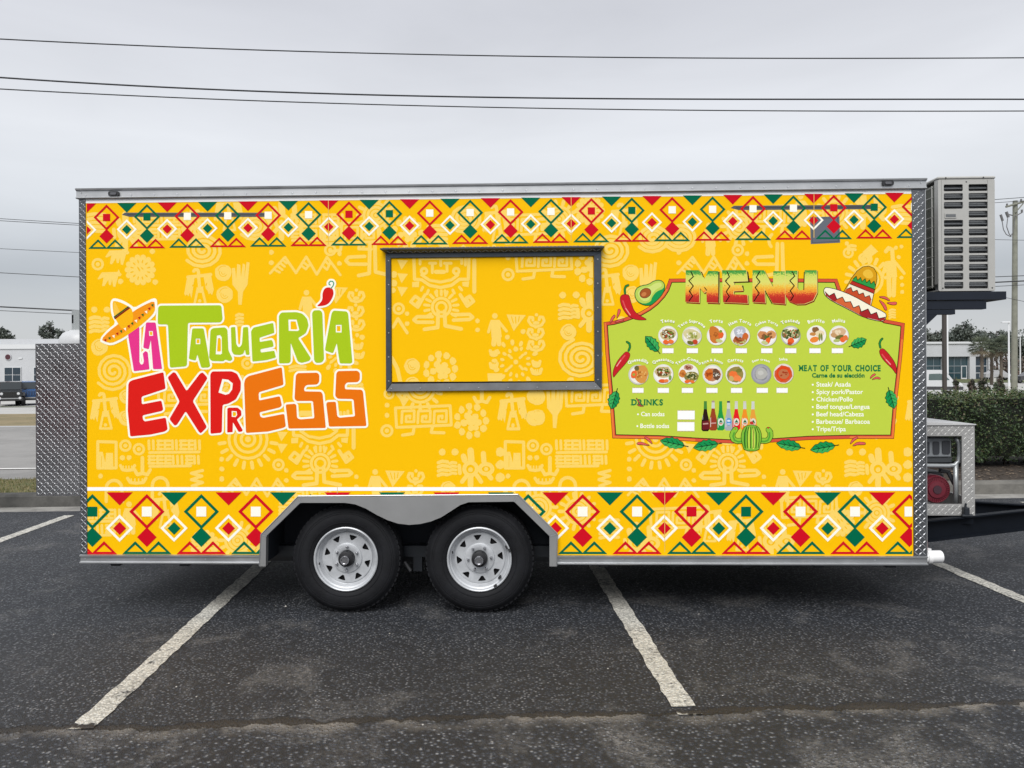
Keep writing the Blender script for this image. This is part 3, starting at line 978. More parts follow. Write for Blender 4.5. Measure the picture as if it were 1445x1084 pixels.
def post(name, label, cat, px, py_top, depth, r, mat, group=None, arms=(), square=False):
    g = ground_at(px, depth)
    tp_ = at(px, py_top, depth)
    t = thing(name, label, cat, (g.x, depth, g.z), 0, group)
    m = MB()
    if square:
        m.box(-r, r, -r, r, 0, tp_.z - g.z)
    else:
        m.tube([(0, 0, 0), (0, 0, tp_.z - g.z)], r, 10, r1=r * .75)
    m.build('post', mat, t)
    for (x0, y0, x1, y1) in arms:
        a, b = at(x0, y0, depth), at(x1, y1, depth)
        m = MB()
        m.box(a.x - g.x, b.x - g.x, -.18, .18, a.z - g.z - .07, a.z - g.z + .07, bev=.03)
        m.build('lamp_head', mat, t)
    m = MB()
    m.box(-r * 2.6, r * 2.6, -r * 2.6, r * 2.6, 0, .55 if r < .14 else .8)
    m.build('footing', plain('footing_concrete', (.5, .49, .47), rough=.8), t)
    return t
post('sign_post', 'square dark brown post rising behind the front shelf bracket', 'post', 1333, 330, 30, .062, plain('post_brown', (.05, .042, .038), rough=.7), square=True)
lw = plain('lamp_post_white', (.62, .63, .64), rough=.5)
post('lamp_post', 'slim white lamp post just right of the dark brown post', 'lamp post', 1337.3, 300, 75, .1, lw, 'white lamp posts of the car lot')
post('lamp_post', 'white lamp post with a flat double head left of the utility pole', 'lamp post', 1424, 455, 78, .1, lw, 'white lamp posts of the car lot', arms=((1413, 455, 1424.5, 455),))
post('lamp_post', 'short white lamp post with one arm seen through the palm crowns', 'lamp post', 1401, 474, 105, .11, lw, 'white lamp posts of the car lot', arms=((1363, 473.5, 1376, 473.5),)) if False else None
post('lamp_post', 'thin white lamp post between the two right palms', 'lamp post', 1410.5, 493, 105, .11, lw, 'white lamp posts of the car lot')
post('lamp_post', 'small white lamp post with a curved head over the palms', 'lamp post', 1401.5, 502, 105, .09, lw, 'white lamp posts of the car lot')
post('lamp_post', 'far lamp post with its head right of the utility pole', 'lamp post', 1440, 474, 110, .1, lw, 'white lamp posts of the car lot', arms=((1434.5, 474.5, 1440.5, 474.5),))

wire_m = plain('cable_black', (.025, .027, .032), rough=.6)
wr = [0]
def wire(label, pts, r, group, name='power_line'):
    """cable through (px, py, depth) points, sagging as a parabola between them"""
    P = [at(*p) for p in pts]
    n = 40
    xs = [p.x for p in P]
    def lag(x, ys):
        tot = 0
        for i in range(len(xs)):
            c = ys[i]
            for j in range(len(xs)):
                if i != j:
                    c *= (x - xs[j]) / (xs[i] - xs[j])
            tot += c
        return tot
    yy, zz = [p.y for p in P], [p.z for p in P]
    out = []
    for k in range(n + 1):
        x = xs[0] + (xs[-1] - xs[0]) * k / n
        out.append((x, lag(x, yy), lag(x, zz)))
    m = MB()
    m.tube(out, r, 6)
    tag(m.build(name, wire_m), label, 'power line', group)
G1 = 'power lines crossing above the trailer'
wire('topmost power line crossing the sky above the trailer', [(-160, 46, 13.15), (300, 68.5, 13.75), (860, 81, 14.2), (1620, 80.5, 14.9)], .011, G1)
wire('thickest power line, middle of the three above the trailer', [(-160, 97, 13.2), (340, 128, 13.8), (880, 139.5, 14.25), (1620, 141, 14.95)], .0145, G1)
wire('lowest of the three power lines above the trailer', [(-160, 116, 13.2), (340, 141.5, 13.8), (870, 154.5, 14.25), (1620, 156, 14.95)], .0105, G1)
G2 = 'distant wires over the road on the left'
for (ya, yb, lb, r_) in ((309, 316.5, 'upper wire of the highest pair left of the trailer', .012), (312, 319, 'lower wire of the highest pair left of the trailer', .012), (351.5, 357.5, 'single thin wire below the highest pair, left of the trailer', .01),
                         (385.5, 392, 'single thin wire halfway down, left of the trailer', .014), (433.5, 439.5, 'thick low wire left of the trailer above the gas bottle', .03), (439, 444.5, 'thin wire just under the thick low wire', .013)):
    s_ = (yb - ya) / 113
    wire(lb, [(-300, ya - 300 * s_ - 2, 29), (50, (ya + yb) / 2 - 1, 30), (700, yb + 587 * s_ * .6, 31)], r_, G2)
G3 = 'distant wires running to the utility pole'
for (x0, y0, x1, y1, lb, r_) in ((1330, 287, 1470, 276, 'upper wire meeting the cross arm of the utility pole', .016), (1330, 291, 1470, 281, 'second wire just under the cross arm of the utility pole', .014), (1330, 336.5, 1480, 339, 'faint wire crossing the pole below the insulators', .012),
                                 (1330, 393.5, 1480, 387, 'low wire crossing the pole at mid height', .02), (1330, 402, 1480, 394, 'thick cable crossing the pole beside the condenser', .035), (1330, 408, 1480, 399.5, 'lowest wire crossing the pole', .016), (1400, 416, 1490, 434, 'thin wire slanting down right past the pole', .012)):
    wire(lb, [(x0, y0, 39.6), ((x0 + x1) / 2, (y0 + y1) / 2 + .5, 39.7), (x1 + 200, y1 + (y1 - y0) * 200 / (x1 - x0), 40.6)], r_, G3)

# ------------------------------------------------------------------ car and hedge added unseen behind the camera to tint the tread plate's reflection
rc = thing('saloon_car', 'red car that shows only as a blurred reflection in the rear tread plate box', 'car', (-10.6, -6.5, 0), .1)
m = MB()
m.prism(rounded([(-2.2, .3), (-2.25, .75), (-1.25, .98), (1.6, 1.05), (2.2, .98), (2.25, .35)], .08, 2), -.88, .88)
m.prism(rounded([(-1.05, .96), (-.35, 1.5), (.9, 1.52), (1.75, 1.0)], .08, 2), -.74, .74)
m.build('body', plain('paint_red', (.45, .014, .024), rough=.25, coat=.5), rc, smooth=30)
for ya_ in (-.745, .7405):
    MB().prism([(-.85, 1.05), (-.3, 1.44), (.85, 1.45), (1.4, 1.06)], ya_, ya_ + .0045).build('side_window', carglass, rc)
wheels4(rc, (-1.4, 1.4), (-.8, .8), .33, .22, steel)
hb = thing('hedge', 'tall green hedge that shows only as a green reflection in the tread plate', 'hedge', (-16, -12.5, 0))
rr = random.Random(31)
m = MB()
for i in range(5000):
    leaf_quad(m, Vector((rr.uniform(-9, 9), rr.uniform(-.6, .6), rr.uniform(.1, 4.2))), rr.uniform(.07, .14), rr, rr.randrange(3))
m.build('foliage', LEAFS, hb)
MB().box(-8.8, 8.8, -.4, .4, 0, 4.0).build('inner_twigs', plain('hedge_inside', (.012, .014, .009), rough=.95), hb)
# ================================================================== FOOD TRAILER
TR_YAW = -0.0286
p0 = at(710, 560, 4.95)
TR_LOC = Vector((p0.x, p0.y, 0))
TR_M = Matrix.Translation(TR_LOC) @ Matrix.Rotation(TR_YAW, 4, 'Z')
TR_I = TR_M.inverted()
EYE_L = TR_I @ EYE
def T(px, py, y=0.0):
    """trailer-local point on the plane y that the photo shows at (px, py)"""
    d = TR_I.to_3x3() @ ray(px, py)
    k = (y - EYE_L.y) / d.y
    return EYE_L + d * k
def W(px, py):
    q = T(px, py)
    return (q.x, q.z)
trailer = thing('food_trailer', 'long yellow food trailer with taco shop logo, lime menu board and patterned borders', 'food trailer', TR_LOC, TR_YAW)

alu = plain('aluminium_rail', (.46, .47, .48), rough=.42, metal=.85, var=.1, vscale=5)
alu_dull = plain('aluminium_fender', (.29, .292, .292), rough=.52, metal=.5, var=.08, vscale=3)
slate = plain('window_frame_metal', (.055, .068, .083), rough=.42, metal=.55, var=.15, vscale=9)
sill_lit_m = plain('window_frame_metal_lit', (.22, .225, .235), rough=.42, metal=.6, var=.12, vscale=9)  # frame metal again; light falling on the sill put into the colour
plate_m = plain('tread_plate', (.15, .158, .17), rough=.3, metal=.75, var=.25, vscale=6)
bar_m = plain('tread_plate_raised', (.46, .47, .49), rough=.33, metal=.75)
white_p = plain('white_shell', (.72, .73, .74), rough=.45, var=.04)
black_p = plain('black_steel', (.012, .015, .02), rough=.42, var=.2, vscale=6)
well_m = plain('wheel_well_liner', (.012, .016, .024), rough=.75)
rubber = plain('tyre_rubber', (.008, .0085, .0105), rough=.72, spec=.25, var=.4, vscale=7, bump=.2, bscale=90)
rim_m = plain('rim_paint', (.47, .485, .505), rough=.38, metal=.25, var=.16, vscale=11)
chrome = plain('hub_metal', (.5, .5, .52), rough=.25, metal=1)
hole_m = plain('dark_opening', (.006, .006, .007), rough=.9)
pvc = plain('white_pvc', (.78, .78, .78), rough=.35)
rivet_m = plain('rivet_metal', (.62, .63, .65), rough=.35, metal=.8)

ZR_T = (W(150, 266)[1] + W(1300, 252.6)[1]) / 2       # top of the roof rail
ZR_B = (W(150, 281)[1] + W(1300, 267)[1]) / 2
ZW_B = (W(130, 783)[1] + W(1280, 783.5)[1]) / 2       # bottom of the yellow wrap
ZB_B = (W(130, 795.5)[1] + W(1300, 797)[1]) / 2       # bottom of the floor rail
U0, U1 = W(113, 540)[0], W(1306.5, 540)[0]
UW0, UW1 = W(122.5, 540)[0], W(1287.5, 540)[0]
DEPTH = 2.45

def mb():
    return MB()
def tread(m, org, U, V, N, w, h, pitch=.0245, L=.0155, wd=.0036, hh=.0032):
    """raised bars of tread plate over a w x h face"""
    org, U, V, N = Vector(org), Vector(U), Vector(V), Vector(N)
    ni, nj = int(w / pitch), int(h / pitch)
    ox, oy = (w - ni * pitch) / 2, (h - nj * pitch) / 2
    for i in range(ni):
        for j in range(nj):
            c = org + U * (ox + (i + .5) * pitch) + V * (oy + (j + .5) * pitch)
            sgn = 1 if (i + j) % 2 else -1
            d = (U + V * sgn).normalized()
            e = (V - U * sgn).normalized()
            a, b = c - d * L, c + d * L
            p = [a - e * .001, c - e * wd, b - e * .001, b + e * .001, c + e * wd, a + e * .001]
            t0, t1 = c - d * L * .6 + N * hh, c + d * L * .6 + N * hh
            m.add(p + [t0, t1], [(0, 1, 7, 6), (1, 2, 7), (2, 3, 7), (3, 4, 7), (4, 5, 6, 7), (5, 0, 6)])
def rivets(m, pts, r=.006, n=(0, -1, 0), h=.004):
    n = Vector(n)
    a = Vector((1, 0, 0)) if abs(n.x) < .5 else Vector((0, 1, 0))
    b = n.cross(a)
    for p in pts:
        p = Vector(p)
        r0 = [p + (a * math.cos(k * PI / 3) + b * math.sin(k * PI / 3)) * r for k in range(6)]
        r1 = [p + n * h + (a * math.cos(k * PI / 3) + b * math.sin(k * PI / 3)) * r * .55 for k in range(6)]
        m.add(r0 + r1, [(k, (k + 1) % 6, (k + 1) % 6 + 6, k + 6) for k in range(6)] + [tuple(range(6, 12))])

# ---- outlines of the fender and wheel well, in wall coordinates
F_OUT = [(367.7, 797.5), (370.5, 752.7), (423, 698.7), (731, 696.5), (786.5, 751.7), (785.7, 797.5)]
curve = [(488.8, 708.4), (503, 710.5), (518, 716.5), (533.8, 725.7), (548, 732.5), (563, 737.5), (578.7, 739.3), (594, 738), (609, 734.5), (623.7, 728.5),
         (637, 720), (650, 711.5), (661.8, 707.5)]
F_IN = [(377.4, 797.5), (378, 755), (425.8, 708.4)] + curve + [(725.8, 706.7), (775.3, 755), (775.3, 797.5)]
def wpoly(pts):
    return [W(*p) for p in pts]
notch = wpoly([(373, 812), (374.5, 753.7), (424.5, 703), (728, 701), (781, 753), (780.5, 812)])
rect_w = [(UW0, ZW_B), (UW1, ZW_B), (UW1, ZR_B - .004), (UW0, ZR_B - .004)]
WALL_CLIP_PX = None
V2, TT = region([rect_w], [notch])
m = mb().slab(V2, TT, 0, .018)
side_panel = m.build('side_panel', ink('fdc307'), trailer)

# ---- shell behind the wall
un0, un1 = notch[0][0] - .01, notch[-1][0] + .01
zn = max(p[1] for p in notch) + .012
ys = .0195
m = mb()
m.box(U0 + .004, U1 - .004, ys, DEPTH, zn, ZR_T - .03)
m.box(U0 + .004, un0, ys, DEPTH, ZB_B + .02, zn)
m.box(un1, U1 - .004, ys, DEPTH, ZB_B + .02, zn)
m.box(un0, un1, .42, DEPTH - .42, ZB_B + .06, zn)
m.build('body_shell', white_p, trailer)
m = mb()     # slightly crowned roof sheet
npr = 10
prof = [(ys + (DEPTH - ys) * k / npr, ZR_T - .022 + .045 * math.sin(PI * k / npr)) for k in range(npr + 1)]
m.prism(prof + [(DEPTH, ZR_T - .028), (ys, ZR_T - .028)], U0 + .002, U1 - .002, axis='x')
m.build('roof', white_p, trailer)
m = mb()
e = .012
m.box(un0 + e, un1 - e, .021, .41, zn - .02, zn - .008)
m.box(un0 + .001, un0 + e, .021, .41, ZB_B, zn - .001)
m.box(un1 - e, un1 - .001, .021, .41, ZB_B, zn - .001)
m.box(un0 + e, un1 - e, .405, .417, ZB_B - .02, zn - .02)
m.build('wheel_well', well_m, trailer)

# ---- roof rail, floor rail, corner posts
m = mb()
zt, zb = ZR_T, ZR_B
m.prism([(.0, zb), (-.016, zb), (-.02, zb + .004), (-.02, zb + .009), (-.012, zb + .012), (-.012, zt - .017), (-.024, zt - .012), (-.026, zt - .003),
         (-.02, zt), (.03, zt + .004), (.03, zb)], U0 - .012, U1 + .004, axis='x')
rail = m.build('roof_rail', alu, trailer)
m = mb()
k = 0
pts = []
x = U0 + .05
while x < U1:
    pts.append((x, -.0121, zb + .022))
    x += .152
pts += [(U0 + .02, -.0121, zt - .03), (U1 - .03, -.0121, zt - .03)]
rivets(m, pts, .0065, h=.004)
tag(m.build('rivet', rivet_m, rail), kind='stuff')
m = mb()
m.box(UW0, UW1, -.0012, 0.0, ZR_B - .027, ZR_B - .001)
m.build('white_trim', ink('ffffff'), side_panel)
fl0, fl1 = W(369.5, 790)[0], W(784.5, 790)[0]
for a, b in ((U0, fl0), (fl1, U1)):
    m = mb()
    m.prism([(.03, ZB_B + .004), (-.016, ZB_B), (-.02, ZB_B + .004), (-.02, ZB_B + .011), (-.006, ZB_B + .014), (-.006, ZW_B - .013), (-.018, ZW_B - .011),
             (-.018, ZW_B - .003), (-.006, ZW_B), (.03, ZW_B)], a, b, axis='x')
    r = m.build('floor_rail', alu, trailer)
    m = mb()
    pts, x = [], a + .03
    while x < b - .02:
        pts.append((x, -.0061, ZB_B + .032))
        x += .4
    rivets(m, pts, .006)
    tag(m.build('rivet', rivet_m, r), kind='stuff')
for a, b in ((U0, UW0 - .001), (UW1 + .001, U1)):
    m = mb()
    m.box(a, b, -.004, .0185, ZW_B + .001, ZR_B - .001)
    post = m.build('corner_post', plate_m, trailer)
    m = mb()
    tread(m, (a, -.0041, ZW_B), (1, 0, 0), (0, 0, 1), (0, -1, 0), b - a, ZR_B - ZW_B, pitch=.0245 if b > 0 else .0205)
    tag(m.build('tread_bar', bar_m, post), kind='stuff')
    m = mb()
    if b > 0:
        m.box(b - .003, b + .0015, -.0075, -.0045, ZW_B, ZR_B - .002)
        m.build('edge_strip', alu, post)
m = mb()     # front and rear end walls
m.box(U1 - .0035, U1 + .001, .02, DEPTH, ZB_B + .02, ZR_T - .02)
m.build('front_wall', plate_m, trailer)
m = mb()
m.box(U0 - .001, U0 + .0035, .02, DEPTH, ZB_B + .02, ZR_T - .02)
m.build('rear_wall', plate_m, trailer)

# ---- marker lights on the roof rail
for px, py in ((160.5, 273.5), (1253, 258.5)):
    q = T(px, py, -.02)
    m = mb()
    w2, h2 = .036, .016
    m.prism(rounded([(q.x - w2, q.z - h2), (q.x + w2, q.z - h2), (q.x + w2, q.z + h2), (q.x - w2, q.z + h2)], .014, 4), -.024, -.0123)
    ml = m.build('marker_light', plain('lamp_base', (.015, .015, .017), rough=.4), trailer)
    m = mb()
    m.prism(rounded([(q.x - .02, q.z - .008), (q.x + .02, q.z - .008), (q.x + .02, q.z + .008), (q.x - .02, q.z + .008)], .007, 3), -.029, -.0242)
    m.build('lens', plain('lamp_lens', (.1, .1, .11), rough=.15), ml)

# ---- fender
V2, TT = region([wpoly(F_OUT)], [wpoly(F_IN[:1]) and wpoly([(F_IN[0][0], 803)] + F_IN[1:-1] + [(F_IN[-1][0], 803)])])
m = mb().slab(V2, TT, -.034, .012)
fender = m.build('fender', alu_dull, trailer)
m = mb()
for (a, b) in (((371, 753), (379, 755.2)), ((423.3, 699.4), (427, 708.8)), ((730.6, 697.2), (725.4, 707)), ((785.8, 752.2), (775.6, 755.2))):
    q = wpoly([a, b])
    d = Vector(q[1]) - Vector(q[0])
    n = Vector((-d.y, d.x)).normalized() * .0025
    m.add([(q[0][0] - n.x, -.0352, q[0][1] - n.y), (q[1][0] - n.x, -.0352, q[1][1] - n.y), (q[1][0] + n.x, -.0352, q[1][1] + n.y), (q[0][0] + n.x, -.0352, q[0][1] + n.y)], [(0, 1, 2, 3)])
tag(m.build('weld_seam', bar_m, fender), kind='stuff')
m = mb()     # bright folded lip along the top of the fender
lip = wpoly([(368.5, 797), (370.8, 752.9), (423.2, 699), (730.8, 696.8), (786.2, 751.9), (785.4, 797)])
for i in range(5):
    a, b = Vector(lip[i]), Vector(lip[i + 1])
    m.tube([(a.x, -.034, a.y), (b.x, -.034, b.y)], .0035, 6)
m.build('fender_lip', alu, fender)

# ---- wheels
R_T, R_R = .357, .2105
def make_wheel():
    w = empty('wheel', (0, 0, 0))
    m = mb()
    prof = [(.205, .03), (.215, .012), (.235, .002), (.262, -.004), (.29, -.003), (.3, .001), (.318, .006), (.331, .014), (.334, .02), (.345, .028), (.352, .038),
            (.3565, .055), (.357, .07), (.35, .074), (.35, .082), (.357, .086), (.357, .118), (.35, .122), (.35, .13), (.357, .134), (.3565, .155), (.352, .172), (.345, .182),
            (.32, .205), (.27, .214), (.22, .2), (.205, .18)]
    m.lathe(prof, (0, 0, 0), 'y', 72)
    for r in (.243, .3, .312):      # moulded rings on the sidewall
        yy = -.001 if r < .25 else (.0005 if r < .305 else .0035)
        m.lathe([(r - .003, yy + .004), (r - .0015, yy - .002), (r + .0015, yy - .002), (r + .003, yy + .004)], (0, 0, 0), 'y', 72)
    for k in range(60):             # shallow shoulder cuts
        a = 2 * PI * k / 60
        d, t = Vector((math.cos(a), 0, math.sin(a))), Vector((-math.sin(a), 0, math.cos(a)))
        c = d * .35 + Vector((0, .045, 0))
        m.add([c + t * x + d * y + Vector((0, zz, 0)) for zz in (-.012, .03) for x, y in ((-.012, -.006), (.012, -.006), (.012, .0066), (-.012, .0066))],
              [(0, 1, 2, 3), (7, 6, 5, 4), (0, 4, 5, 1), (1, 5, 6, 2), (2, 6, 7, 3), (3, 7, 4, 0)])
    m.build('tyre', rubber, w, smooth=35)
    m = mb()                         # rim lip and well
    m.lathe([(.2, .05), (.2095, .035), (.2125, .012), (.2115, .004), (.206, .001), (.2, .004), (.197, .014), (.1955, .022), (.187, .026), (.183, .035), (.175, .05), (.169, .056), (.16, .058)],
            (0, 0, 0), 'y', 64)
    out = ngon(0, 0, .166, n=56)
    holes = []
    for k in range(8):
        a = 2 * PI * (k + .5) / 8 + .12
        d, t = Vector((math.cos(a), math.sin(a))), Vector((-math.sin(a), math.cos(a)))
        tri = [d * .147 + t * .02, d * .147 - t * .02, d * .137 - t * .023, d * .106 + t * .004, d * .106 - t * .001, d * .137 + t * .023]
        tri = [d * .151 - t * .028, d * .153, d * .151 + t * .028, d * .118 + t * .01, d * .118 - t * .002]
        holes.append(rounded([tuple(p) for p in tri], .006, 2))
    V2, TT = region([out], holes + [ngon(0, 0, .088, n=32)])
    m.slab(V2, TT, .05, .056)
    m.lathe([(.1, .0495), (.097, .042), (.092, .04), (.06, .04), (.0525, .044), (.0525, .1)], (0, 0, 0), 'y', 36)
    m.build('rim', rim_m, w, smooth=35)
    m = mb()
    m.lathe([(.16, .075), (.0, .075)], (0, 0, 0), 'y', 24)
    m.build('brake_drum', hole_m, w)
    m = mb()
    m.lathe([(.0515, .06), (.0515, .012), (.049, .002), (.036, -.002), (0, -.002)], (0, 0, 0), 'y', 28)
    hub = m.build('hub', plain('hub_black', (.014, .014, .016), rough=.5, metal=.2), w, smooth=35)
    m = mb()
    m.lathe([(.0285, -.002), (.0285, -.034), (.026, -.039), (.021, -.039), (.019, -.03), (0, -.03)], (0, 0, 0), 'y', 24)
    m.build('grease_cap', chrome, w, smooth=35)
    for k in range(6):
        a = 2 * PI * k / 6 + .5
        c = (.0765 * math.cos(a), 0, .0765 * math.sin(a))
        m = mb()
        m.lathe([(.0095, .041), (.0092, .026), (.007, .022), (.0045, .02), (.0045, .014), (0, .013)], c, 'y', 6)
        m.build('lug_nut', chrome, w)
    m = mb()
    m.tube([(-.18, .03, -.03), (-.176, .008, -.034)], .004, 6)
    m.build('valve_stem', hole_m, w)
    return w
wheel = make_wheel()
q = T(487.6, 789, .04)
wheel.parent = trailer
wheel.location = (q.x, .04, R_T)
WX = [q.x, T(676.2, 789, .04).x]
w2 = copy_tree(wheel, trailer)
w2.location = (WX[1], .04, R_T)
w2.rotation_euler = (0, .42, 0)
wt_m = plain('wheel_weight_black', (.02, .02, .022), rough=.6)
for an, rr_ in ((.42, .196), (.3, .206), (-1.02, .2), (-.72, .176)):
    a_, l_ = an, .011
    c = Vector((rr_ * math.cos(a_), 0, rr_ * math.sin(a_)))
    d, t = Vector((math.cos(a_), 0, math.sin(a_))), Vector((-math.sin(a_), 0, math.cos(a_)))
    mm = MB()
    mm.add([c + t * x + d * y + Vector((0, zz, 0)) for zz in (-.004, .03) for x, y in ((-l_, -.005), (l_, -.006), (l_, .005), (-l_, .006))],
           [(0, 1, 2, 3), (7, 6, 5, 4), (0, 4, 5, 1), (1, 5, 6, 2), (2, 6, 7, 3), (3, 7, 4, 0)])
    o_ = mm.build('wheel_weight', wt_m, w2)
    o_.rotation_euler = (0, -.42, 0)
for x in WX:
    w3 = copy_tree(wheel, trailer)
    w3.location = (x, DEPTH - .04, R_T)
    w3.rotation_euler = (0, .9, PI)
m = mb()
for x in WX:
    m.tube([(x, .2, R_T - .03), (x, DEPTH - .2, R_T - .03)], .038, 10)
m.build('axle', black_p, trailer)
xm = sum(WX) / 2
for yy in (.3, DEPTH - .3):
    hg_ = MB().box(un0, un1, yy - .03, yy + .03, ZB_B - .02, ZB_B + .055).box(xm - .03, xm + .03, yy - .025, yy + .025, ZB_B - .12, ZB_B - .021).build('spring_hanger', black_p, trailer)
    for x in WX:
        MB().tube([(x - .34 + .68 * k / 8, yy, R_T - .09 + .09 * abs(k - 4) / 4) for k in range(9)], .022, 6).build('leaf_spring', black_p, trailer)
q = T(577, 803, .26)
MB().tube([(q.x - .03, .26, q.z + .05), (q.x + .012, .255, q.z - .012)], .012, 8).build('shackle', plain('shackle_grey', (.06, .06, .065), rough=.5), trailer)
m = mb()     # floor cross members
for k in range(12):
    x = U0 + .2 + k * (U1 - U0 - .4) / 11
    if un0 - .1 < x < un1 + .1:
        continue
    m.box(x - .03, x + .03, .05, DEPTH - .05, ZB_B - .03, ZB_B + .02)
for yy in (.5, DEPTH - .5):
    m.box(U0 + .05, U1 - .05, yy - .03, yy + .03, ZB_B - .1, ZB_B - .032)
m.build('frame', black_p, trailer)

# ---- serving window: frame, sill, awning bar, recessed panel
def wq(px, py):
    return W(px, py)
pan_px = [(552.5, 364.5), (837, 361.5), (838.5, 538), (553.5, 540.5)]
out_px = [(545, 359), (848, 355), (849, 549.5), (545.5, 552)]
V2, TT = region([wpoly(out_px)], [wpoly(pan_px)])
# sides and top dark, sill a lit copy of the metal: separate members with mitred ends
def member(name, poly, mat, y0=-.022, y1=-.001):
    V, TTs = region([wpoly(poly)])
    return MB().slab(V, TTs, y0, y1).build(name, mat, win)
win = empty('window_frame', (0, 0, 0), 0, trailer)
member('jamb', [(545, 359), (552, 364.5), (553, 541), (545.6, 551.6)], slate)
member('jamb', [(848, 355.2), (849, 549), (839, 538.5), (838, 361.5)], slate)
member('head', [(545.3, 358.6), (847.7, 355), (837.6, 361.5), (552.3, 364.5)], slate)
member('sill', [(546, 552), (553.5, 541.6), (838.7, 539), (848.8, 549.5)], sill_lit_m)
rv = []
for k in range(6):
    rv.append(T(548.3 + .3 * k / 5, 368 + 34 * k, -.0221))
    rv.append(T(843.5 + .4 * k / 5, 366 + 34 * k, -.0221))
for k in range(8):
    rv.append(T(552 + 41.2 * k, 548.6 - .33 * k, -.0221))
m = mb()
rivets(m, rv, .0055, h=.003)
tag(m.build('rivet', bar_m, win), kind='stuff')
V2, TT = region([wpoly([(552.8, 364.9), (836.9, 361.9), (837.9, 537.6), (553.7, 539)])])
wpanel = MB().slab(V2, TT, -.01, -.004).build('window_panel', ink('fdc307'), trailer)
m = mb()
a, b = T(553.6, 540.4, 0), T(838.4, 538.4, 0)
m.add([(a.x, -.0035, a.z - .006), (b.x, -.0035, b.z - .006), (b.x, -.0035, b.z + .006), (a.x, -.0035, a.z + .006)], [(0, 1, 2, 3)])
m.build('sill_gap', hole_m, win)
m = mb()     # sloped awning bar of tread plate above the window
A0, A1, B0, B1 = T(536, 350, -.07), T(853, 346.3, -.07), T(545, 358.5, -.023), T(848, 355, -.023)
zt_, zb_ = (A0.z + A1.z) / 2 - .003, (B0.z + B1.z) / 2
m.add([(A0.x, -.001, zt_ + .012), (A1.x, -.001, zt_ + .012), (A1.x, -.07, zt_), (A0.x, -.07, zt_), (B0.x, -.024, zb_), (B1.x, -.024, zb_), (B1.x, -.001, zb_), (B0.x, -.001, zb_),
       (A0.x, -.07, zt_ - .008), (A1.x, -.07, zt_ - .008)],
      [(0, 1, 2, 3), (3, 2, 9, 8), (8, 9, 5, 4), (4, 5, 6, 7), (0, 3, 8, 4, 7), (1, 6, 5, 9, 2), (0, 7, 6, 1)])
aw = m.build('awning_bar', slate, trailer)
m = mb()
Vd = Vector((0, -.069, -.012)).normalized()
tread(m, (A0.x, -.004, zt_ + .0118), (1, 0, 0), Vd, Vector((0, .17, .98)), A1.x - A0.x, .064)
dd = Vector((0, .046, zb_ - zt_ + .008)).normalized()
tread(m, (B0.x, -.024, zb_ + .0), (1, 0, 0), -dd, Vector((0, -dd.z, dd.y)) * (1 if dd.z < 0 else -1) * -1, B1.x - B0.x, .04)
tag(m.build('tread_bar', plain('tread_dark_raised', (.3, .32, .35), rough=.35, metal=.7), aw), kind='stuff')

# ---- awning light bars and the small vent cover, under the printed border
bar_g = plain('light_bar_grey', (.085, .09, .1), rough=.4, metal=.4)
for (x0, y0, x1, y1) in ((172, 303.2, 377, 303.2), (1031, 293.6, 1236, 292.2)):
    a, b = W(x0, y0), W(x1, y1)
    m = mb()
    m.prism([(a[0], a[1]), (a[0] + .05, a[1] - .014), (b[0], b[1] - .014), (b[0], b[1] + .014), (a[0] + .02, a[1] + .014)], -.0009, -.0001)
    lb = m.build('light_bar', bar_g, trailer)
    m = mb()
    m.prism([(a[0] + .04, a[1] - .003), (b[0], b[1] - .003), (b[0], b[1] + .004), (a[0] + .03, a[1] + .004)], -.0011, -.00095)
    m.build('groove', plain('light_bar_dark', (.03, .032, .036), rough=.4), lb)
vc = wpoly([(1143, 306.5), (1184.5, 305.5), (1185.5, 342.5), (1144, 344.5)])
vm = plain('vent_grey', (.11, .125, .155), rough=.45, metal=.2)
m = mb().prism(vc[::-1], -.0009, -.0001)
vent = m.build('vent_cover', vm, trailer)
m = mb()
cxv, czv = sum(p[0] for p in vc) / 4, sum(p[1] for p in vc) / 4
inn = [(cxv + (p[0] - cxv) * .86, czv + (p[1] - czv) * .88) for p in vc]
V2, TT = region([[(cxv + (p[0] - cxv) * .9, czv + (p[1] - czv) * .92) for p in vc]], [inn])
m.slab(V2, TT, -.0011, -.00092)
m.build('vent_rim', plain('vent_dark', (.045, .05, .06), rough=.5), vent)

# ---- rear storage box with the gas bottle standing in it
bx0, bz0, bz1 = T(50.5, 600, .56).x, T(80, 700, .56).z, T(80, 485, .56).z
m = mb()
m.box(bx0, U0 - .002, .56, .58, bz0, bz1)
m.box(bx0, bx0 + .02, .58, 1.5, bz0, bz1)
m.box(bx0 + .02, U0 - .002, 1.48, 1.5, bz0, bz1)
m.box(bx0 + .02, U0 - .002, .58, 1.48, bz0, bz0 + .03)
rb = m.build('rear_box', plain('tread_plate_polished', (.5, .51, .52), rough=.24, metal=1, var=.12, vscale=6), trailer)
m = mb()
tread(m, (bx0, .5599, bz0), (1, 0, 0), (0, 0, 1), (0, -1, 0), U0 - bx0, bz1 - bz0)
tread(m, (bx0 - .0001, 1.5, bz0), (0, -1, 0), (0, 0, 1), (-1, 0, 0), .94, bz1 - bz0)
tag(m.build('tread_bar', plain('tread_bar_polished', (.62, .63, .64), rough=.28, metal=1), rb), kind='stuff')
gp = T(118, 478, .86)
gb = thing('gas_bottle', 'white gas bottle with domed top and grey collar in the rear tread plate box', 'gas bottle', TR_M @ Vector((gp.x, .9, bz0 + .03)), TR_YAW)
gr, gh = .19, T(118, 486, .86).z - bz0 - .02
m = mb()
